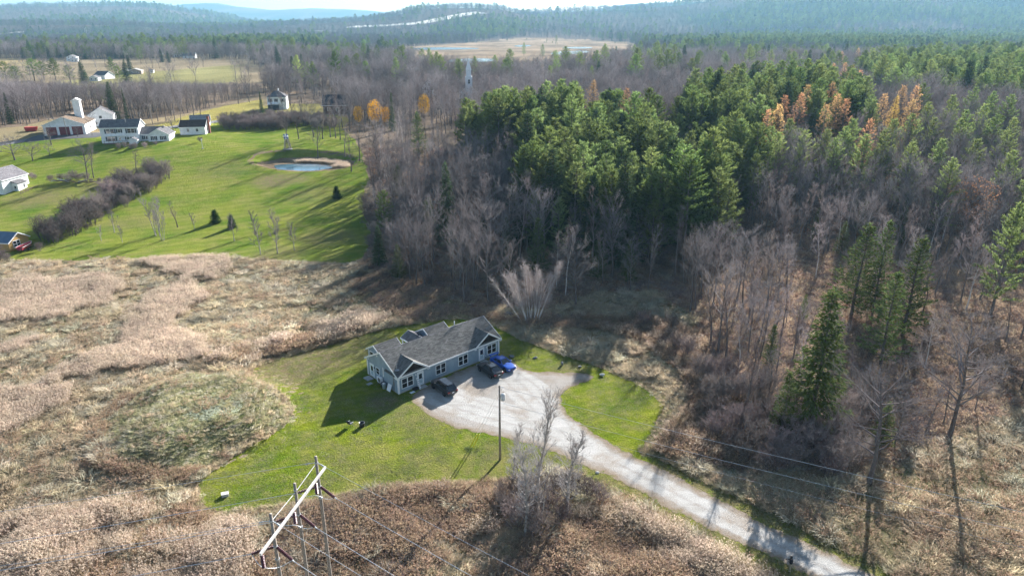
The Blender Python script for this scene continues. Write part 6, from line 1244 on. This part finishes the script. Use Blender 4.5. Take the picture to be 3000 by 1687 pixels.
for i in range(16):
    a = g.uniform(-.5, .5); c = p + np.array([g.uniform(-6, 6), g.uniform(-1.2, 1.2), g.uniform(.1, .9)]); d = np.array([math.cos(a), math.sin(a), g.uniform(-.2, .2)]) * g.uniform(1, 2.6); m = MB(); m.tube([c - d, c + d * .2, c + d], [.12, .1, .07], 6); m.tube([c, c + np.array([d[1], -d[0], .5]) * .35], [.05, .02], 4); o = m.build('cut_log', M_palewood if i % 5 == 0 else M_brown); tag(o, 'cut %s lying in the brush pile on the lawn' % ('pale board' if i % 5 == 0 else 'branch'), 'log', 'pale boards of the brush pile' if i % 5 == 0 else 'branches of the brush pile')

# ================================================================== PERSON on the road edge, holding a controller up
PP = L(2313, 1672); pe = empty('person', PP, math.radians(168), 'person in dark jacket, cap and khaki trousers standing at the road edge', 'person')
# skeleton: x forward, y left
J = {'pel': (0, 0, .95), 'sp1': (.0, 0, 1.12), 'sp2': (.0, 0, 1.30), 'ch': (.0, 0, 1.43), 'nk': (.03, 0, 1.53), 'hd': (.06, 0, 1.64), 'ht': (.06, 0, 1.74)}
RAD = {'pel': (.18, .15), 'sp1': (.185, .15), 'sp2': (.205, .155), 'ch': (.185, .135), 'nk': (.055, .055), 'hd': (.085, .1), 'ht': (.07, .08)}
E_ = [('pel', 'sp1'), ('sp1', 'sp2'), ('sp2', 'ch'), ('ch', 'nk'), ('nk', 'hd'), ('hd', 'ht')]
for s_, t in ((1, 'l'), (-1, 'r')):
    J.update({'hp' + t: (0, s_ * .1, .90), 'kn' + t: (.05 if s_ > 0 else -.02, s_ * .12, .50), 'an' + t: (-.02 if s_ > 0 else -.1, s_ * .13, .09), 'ft' + t: (.15 if s_ > 0 else .07, s_ * .15, .04), 'sh' + t: (0, s_ * .19, 1.42), 'el' + t: (.1, s_ * .25, 1.16), 'wr' + t: (.33, s_ * .13, 1.27), 'pa' + t: (.40, s_ * .105, 1.31)})
    RAD.update({'hp' + t: (.1, .1), 'kn' + t: (.085, .085), 'an' + t: (.065, .065), 'ft' + t: (.04, .035), 'sh' + t: (.075, .075), 'el' + t: (.055, .055), 'wr' + t: (.036, .036), 'pa' + t: (.034, .022)})
    E_ += [('pel', 'hp' + t), ('hp' + t, 'kn' + t), ('kn' + t, 'an' + t), ('an' + t, 'ft' + t), ('ch', 'sh' + t), ('sh' + t, 'el' + t), ('el' + t, 'wr' + t), ('wr' + t, 'pa' + t)]
    for f in range(5):                                # four fingers curl round the controller, thumb on top
        b = 'f%d%s' % (f, t)
        if f < 4: J.update({b + 'a': (.445 - .004 * f, s_ * .09, 1.335 - .018 * f), b + 'b': (.455 - .004 * f, s_ * .055, 1.335 - .018 * f)})
        else: J.update({b + 'a': (.41, s_ * .085, 1.345), b + 'b': (.425, s_ * .055, 1.36)})
        RAD.update({b + 'a': (.0095, .0095), b + 'b': (.008, .008)}); E_ += [('pa' + t, b + 'a'), (b + 'a', b + 'b')]
ks = list(J); me = bpy.data.meshes.new('body'); me.from_pydata([J[k_] for k_ in ks], [(ks.index(a), ks.index(b)) for a, b in E_], []); bo = obj('body', me, pe)
M_skin = pbr('skin', (.45, .28, .2), .6, .08, 8); M_jacket = pbr('dark_jacket', (.018, .018, .025), .8, .25, 9); M_khaki = pbr('khaki_cloth', (.36, .30, .21), .85, .2, 8)
sk = bo.modifiers.new('skin', 'SKIN'); sk.use_smooth_shade = True
for i, k_ in enumerate(ks): me.skin_vertices[0].data[i].radius = RAD[k_]; me.skin_vertices[0].data[i].use_root = (k_ == 'pel')
ss = bo.modifiers.new('smooth', 'SUBSURF'); ss.levels = ss.render_levels = 1
dg = bpy.context.evaluated_depsgraph_get(); m2 = bpy.data.meshes.new_from_object(bo.evaluated_get(dg)); bo.modifiers.clear(); bo.data = m2
for mm in (M_jacket, M_khaki, M_skin, M_black): m2.materials.append(mm)
for f in m2.polygons:
    c = f.center; hand = c.x > .34 and 1.2 < c.z < 1.42
    f.material_index = 2 if (c.z > 1.52 or hand) else (3 if c.z < .085 else (1 if c.z < .9 else 0)); f.use_smooth = True
m = MB(); m.lathe([(.112, 1.68), (.115, 1.72), (.10, 1.78), (.05, 1.815), (.01, 1.82)], 14, (.05, 0, 0)); m.prism([(.12, -.085, 1.69), (.25, -.06, 1.675), (.25, .06, 1.675), (.12, .085, 1.69)], (0, 0, .02)); m.build('cap', M_black, pe, True)
m = MB(); m.lathe([(.085, 1.55), (.108, 1.62), (.113, 1.69)], 12, (.035, 0, 0)); m.build('hair', M_black, pe, True)
m = MB(); m.prism([(.13, -.013, 1.63), (.172, -.012, 1.61), (.13, .013, 1.61)], (0, 0, .02)); m.add([(.13, -.03, 1.575), (.145, -.03, 1.575), (.145, .03, 1.575), (.13, .03, 1.575), (.13, -.03, 1.585), (.145, -.03, 1.585), (.145, .03, 1.585), (.13, .03, 1.585)], [(0, 1, 2, 3), (4, 5, 6, 7), (0, 1, 5, 4), (1, 2, 6, 5)]); m.build('face_features', M_skin, pe)
m = MB()
for s_ in (-1, 1): m.box(.138, .15, s_ * .035 - .012, s_ * .035 + .012, 1.645, 1.66)
m.build('eyes', M_black, pe)
c_, s2 = math.cos(math.radians(168)), math.sin(math.radians(168)); o = empty('controller', (PP[0] + c_ * .45, PP[1] + s2 * .45, PP[2] + 1.31), math.radians(168), 'small dark controller with a phone held in the person\'s hands', 'controller')
m = MB(); m.box(-.045, .03, -.085, .085, -.02, .02); m.build('grip', M_black, o, bevel=.01); m = MB(); m.prism([(-.01, -.08, .02), (0, -.08, .02), (.05, -.08, .1), (.04, -.08, .1)], (0, .16, 0)); m.build('screen', M_cglass, o)

# ================================================================== GRASS, WEEDS, LITTER
REEDS = [vpoly(q) for q in ([(365, 655), (580, 648), (578, 690), (480, 702), (420, 692), (355, 672)], [(0, 735), (60, 718), (180, 698), (290, 700), (310, 732), (250, 762), (150, 792), (0, 812), (-150, 820), (-150, 740)],
    [(460, 700), (516, 705), (520, 760), (480, 800), (430, 832), (380, 862), (325, 856), (310, 802), (360, 762), (440, 722)], [(330, 850), (430, 830), (522, 855), (532, 890), (400, 916), (280, 946), (180, 968), (125, 976), (200, 915), (260, 880)],
    [(-100, 1010), (0, 1000), (100, 985), (192, 980), (170, 1022), (80, 1062), (0, 1102), (-100, 1130)], [(0, 880), (60, 860), (120, 850), (60, 880), (0, 895)])]
THIN_REED = [vpoly(q) for q in ([(532, 905), (640, 870), (760, 845), (920, 790), (1010, 800), (935, 836), (850, 860), (760, 884), (620, 925), (535, 920)], [(-150, 1330), (80, 1310), (300, 1280), (480, 1290), (640, 1330), (660, 1460), (500, 1600), (-200, 1600)],
    [(860, 1290), (1000, 1230), (1280, 1205), (1290, 1270), (1250, 1330), (1000, 1400), (830, 1420), (780, 1360)], [(1380, 1290), (1560, 1260), (1700, 1320), (1850, 1390), (1990, 1460), (1900, 1560), (1300, 1560), (1330, 1400)])]
STRAWBAND = vpoly([(1295, 838), (1340, 825), (1480, 830), (1600, 870), (1720, 960), (1730, 1020), (1690, 1060), (1660, 1010), (1590, 955), (1450, 900), (1330, 862)])
WEEDS_R = vpoly([(1500, 800), (1640, 800), (1760, 840), (1830, 920), (1900, 980), (1950, 1060), (1990, 1160), (1900, 1200), (1800, 1170), (1690, 1150), (1620, 1140), (1680, 1060), (1740, 1010), (1700, 930), (1600, 860), (1500, 830)])
EDGE_BACK = vpoly([(900, 690), (1000, 705), (1270, 800), (1500, 800), (1500, 832), (1330, 826), (1240, 812), (1150, 798), (1060, 812), (960, 790), (880, 720)])
RUSSET = vpoly([(270, 1050), (310, 1040), (340, 1110), (400, 1170), (430, 1200), (380, 1210), (310, 1160), (265, 1100)])
gk = list(GR); goff = {}; GL = []
for k in gk: goff[k] = (len(GL), len(GR[k])); GL += GR[k]
gi = {k: i for i, k in enumerate(gk)}
def grass_points(y0, y1, s, seed):
    g = np.random.default_rng(seed); w = .86 * y1 + 8
    xs, ys = np.meshgrid(np.arange(-w, w, s), np.arange(y0, y1, s), indexing='ij'); x = (xs + g.uniform(-.5, .5, xs.shape) * s).ravel(); y = (ys + g.uniform(-.5, .5, ys.shape) * s).ravel()
    z = Hg(x, y); px, py = proj(x, y, z); k = (px > -120) & (px < 3120) & (py < 1850); return x[k], y[k], z[k], px[k], py[k], g
G_ = []
for y0, y1, s, sd_ in ((34, 70, .40, 1), (70, 105, .46, 2), (105, 158, .58, 3)):
    x, y, z, px, py, g = grass_points(y0, y1, s, sd_)
    n = len(x); u = g.random(n); nA = fbm(x, y, 9, 4); nB = fbm(x + 300, y, 22, 3); nC = fbm(x, y + 500, 4.5, 3)
    dY = sdist(x, y, YARD); dM = sdist(x, y, MEADOW)
    hs = np.hypot(x + 15, y - 90) < 0
    ok = (dY > -.15 + .5 * (nC - .5)) & (dM > .2)
    kd = np.where(u < .50, gi['mat'], np.where(u < .78, gi['straw'], np.where(u < .95, gi['olive'], gi['weed']))); sc_ = .45 + 1.5 * np.clip(nC - .2, 0, 1) * (.6 + .8 * nA)
    green = (nB > .56) & (u < .35); kd = np.where(green, gi['green'], kd)
    # grey-tan tussocky left field and its pale pink reed beds
    jx = px + 70 * (fbm(x + 40, y, 7, 4) - .5) * 1.3; jy = py + 70 * (fbm(x, y + 80, 7, 4) - .5)
    rd = np.zeros(n, bool)
    for P in REEDS: rd |= inpoly(jx, jy, P)
    rd &= (nC > .36) | (u < .4); kd = np.where(rd, np.where(u < .82, gi['reed'], gi['straw']), kd); sc_ = np.where(rd, .75 + .45 * nC, sc_)
    tr_ = np.zeros(n, bool)
    for P in THIN_REED: tr_ |= inpoly(jx, jy, P)
    tr_ &= ~rd; kd = np.where(tr_ & (u < .12 + .62 * sstep(.42, .6, nA)), gi['reed'], kd); kd = np.where(tr_ & (u > .8), gi['weed'], kd)
    sc_ = np.where(tr_, .5 + 1.5 * np.clip(nC - .25, 0, 1) + .3 * nA, sc_)
    dark = tr_ & (nA < .40); kd = np.where(dark & (u < .7), gi['weed'], kd)
    lowc = inpoly(px, py, vpoly([(660, 1280), (1000, 1225), (1900, 1380), (2100, 1600), (600, 1600)])) & (nA < .5) & (u < .62); kd = np.where(lowc, np.where(u < .45, gi['weed'], gi['brush']), kd)
    k = inpoly(px, py, WEEDS_R); kd = np.where(k, np.where(u < .72, gi['weed'], np.where(u < .92, gi['brush'], gi['reed'])), kd); sc_ = np.where(k, .6 + 1.5 * np.clip(nC - .25, 0, 1), sc_)
    k = inpoly(px, py, STRAWBAND); kd = np.where(k, np.where(u < .75, gi['straw'], gi['mat']), kd); sc_ = np.where(k, .5 + 1.9 * np.clip(nC - .28, 0, 1), sc_)
    k = inpoly(px, py, EDGE_BACK); kd = np.where(k, np.where(u < .5, gi['weed'], np.where(u < .75, gi['brush'], gi['olive'])), kd)
    k = inpoly(px, py, RUSSET); kd = np.where(k, gi['weed'], kd); sc_ = np.where(k, sc_ * .8, sc_)
    k = inpoly(jx, jy, MOUND) & ((u < .9) | (nC > .5)); tp_ = inpoly(px, py, vpoly([(400, 1005), (500, 942), (570, 945), (610, 985), (600, 1040), (520, 1060), (440, 1040)])); kd = np.where(k, np.where(tp_ & (nA + .3 * (u - .5) > .44), gi['silver'], np.where(u < .5, gi['olive'], np.where(u < .72, gi['mat'], np.where(u < .88, gi['green'], gi['straw'])))), kd); sc_ = np.where(k, .4 + 1.0 * np.clip(nC - .15, 0, 1), sc_); me_ = np.sqrt(((x + 40.5) / 12.) ** 2 + ((y - 77.) / 12.) ** 2); rim = (me_ + .3 * (nA - .5) > .95) & (me_ + .3 * (nA - .5) < 1.1) & (u < .7) & (dY > 0); kd = np.where(rim, np.where(x + y < 30, gi['weed'], gi['straw']), kd); sc_ = np.where(rim, .6 + .5 * nC, sc_)
    k = inpoly(px, py, GRN); kd = np.where(k, np.where(u < .38, gi['olive'], np.where(u < .6, gi['green'], np.where(u < .85, gi['straw'], gi['weed']))), kd); sc_ = np.where(k, .6 + .7 * nC, sc_)
    verge = (dY < 1.3) & (dY > -.2); kd = np.where(verge & (u < .55) & (px > 1700), np.where(u < .2, gi['green'], gi['olive']), np.where(verge & (u < .5), gi['straw'], kd)); sc_ = np.where(verge, sc_ * .75, sc_)
    ok &= np.hypot(x - 26.0, y - 49.6) > 1.5
    w_ = inpoly(px, py, WOOD1) | (y > 150); kd = np.where(w_, np.where(u < .62, gi['litter'], np.where(u < .78, gi['brush'], np.where(u < .9, gi['weed'], gi['straw']))), kd); sc_ = np.where(w_, .8 + .5 * nC, sc_)
    G_.append(np.c_[x, y, z, kd, sc_, dY][ok])
# big wind-laid tussocks
x, y, z, px, py, g = grass_points(36, 152, 1.35, 21); nC = fbm(x, y + 500, 4.5, 3); rdz = np.zeros(len(x), bool)
for P in REEDS: rdz |= inpoly(px, py, P)
k = (sdist(x, y, YARD) > .5) & (sdist(x, y, MEADOW) > .8) & ~inpoly(px, py, WOOD1) & ~rdz & ~inpoly(px, py, WEEDS_R) & ~inpoly(px, py, EDGE_BACK) & (nC > .38) & (y < 150) & ~inpoly(px, py, MOUND)
G_.append(np.c_[x, y, z, np.full(len(x), gi['tussock']), .5 + 1.25 * g.random(len(x)) ** 1.4, np.full(len(x), 5.)][k])
# forest floor further in
x, y, z, px, py, g = grass_points(150, 235, 1.1, 9); k = inpoly(px, py, WOOD1) & (sdist(x, y, MEADOW) > 1); u = g.random(len(x))
G_.append(np.c_[x, y, z, np.where(u < .7, gi['litter'], np.where(u < .9, gi['brush'], gi['weed'])), np.full(len(x), 1.3), np.full(len(x), 9)][k])
G_ = np.vstack(G_); g = np.random.default_rng(4)
idx = np.zeros(len(G_), int)
for k, (o_, n_) in goff.items():
    m = G_[:, 3] == gi[k]; idx[m] = o_ + g.integers(0, n_, m.sum())
rot = np.c_[g.normal(size=(len(G_), 2)) * .09, g.normal(size=len(G_)) * .9]
low = np.isin(G_[:, 3], [gi[k] for k in ('reed', 'straw', 'weed', 'brush')])
def put(name, m, label): scatter(name, GL, G_[m, :3], idx[m], G_[m, 4], rot[m], label)
put('tall_grass', G_[:, 3] == gi['reed'], 'pink-tan reed beds with feathery plumes in the field')
put('matted_grass', np.isin(G_[:, 3], [gi[k] for k in ('mat', 'straw', 'olive', 'green', 'silver', 'tussock')]), 'matted grey, straw and green rough grass of the field')
put('dry_weeds', np.isin(G_[:, 3], [gi[k] for k in ('weed', 'brush')]), 'brown dry weeds and brush along the wood and road')
put('leaf_litter', G_[:, 3] == gi['litter'], 'brown fallen leaves on the wood floor')
# short grass on the mown yard
g = np.random.default_rng(12); lo, hi = YARD.min(0), YARD.max(0); n = 26000
x = g.uniform(max(lo[0], -60), min(hi[0], 40), n); y = g.uniform(max(lo[1], 40), hi[1], n); d = sdist(x, y, YARD); dd = sdist(x, y, DRIVE)
ca_, sa_ = math.cos(math.radians(42.48)), math.sin(math.radians(42.48)); hu = (x + 15.73) * ca_ + (y - 83.19) * sa_; hw_ = -(x + 15.73) * sa_ + (y - 83.19) * ca_
k = (d < -.2) & (dd > .35) & ~((hu > -.4) & (hu < 19) & (hw_ > -.3) & (hw_ < 10.6)) & (fbm(x, y, 3, 3) > .42); x, y = x[k], y[k]
scatter('mown_grass', GR['lawn'], np.c_[x, y, Hg(x, y) + .02], g.integers(0, 2, len(x)), g.uniform(.7, 1.5, len(x)), g.uniform(0, 6.28, len(x)), 'short tufts of the mown yard lawn')
# cattails round the pond
g = np.random.default_rng(15); n = 900; a = g.uniform(0, 6.28, n); r = g.uniform(.72, 1.05, n)
x = POND['c'][0] + 13.5 * r * np.cos(a); y = POND['c'][1] + 7.6 * r * np.sin(a) - .10 * (x - POND['c'][0]); k = (x > POND['c'][0] - 5) & (y > POND['c'][1] + 1.5 - .25 * (x - POND['c'][0] + 4) - .1 * (x - POND['c'][0])); x, y = x[k], y[k]
scatter('cattails', GR['reed'], np.c_[x, y, Hg(x, y)], g.integers(0, 4, len(x)), g.uniform(.6, 1.0, len(x)), g.uniform(0, 6.28, len(x)), 'brown cattails standing round the pond')
print('grass', len(G_))

# ================================================================== AIR
m = bpy.data.materials.new('haze'); m.use_nodes = True; nt = m.node_tree; nt.nodes.remove(nt.nodes['Principled BSDF'])
pv = node(nt, 'ShaderNodeVolumePrincipled'); pv.inputs['Color'].default_value = (.30, .57, .77, 1); pv.inputs['Density'].default_value = HAZE; pv.inputs['Anisotropy'].default_value = .2
nt.links.new(pv.outputs[0], nt.nodes['Material Output'].inputs['Volume'])
hz = MB(); hz.box(-9900, 9900, -300, 12900, -6, float(GZ.max()) + 60); o = hz.build('haze', m); tag(o, 'thin blue autumn haze filling the valley', 'haze', None, 'stuff')
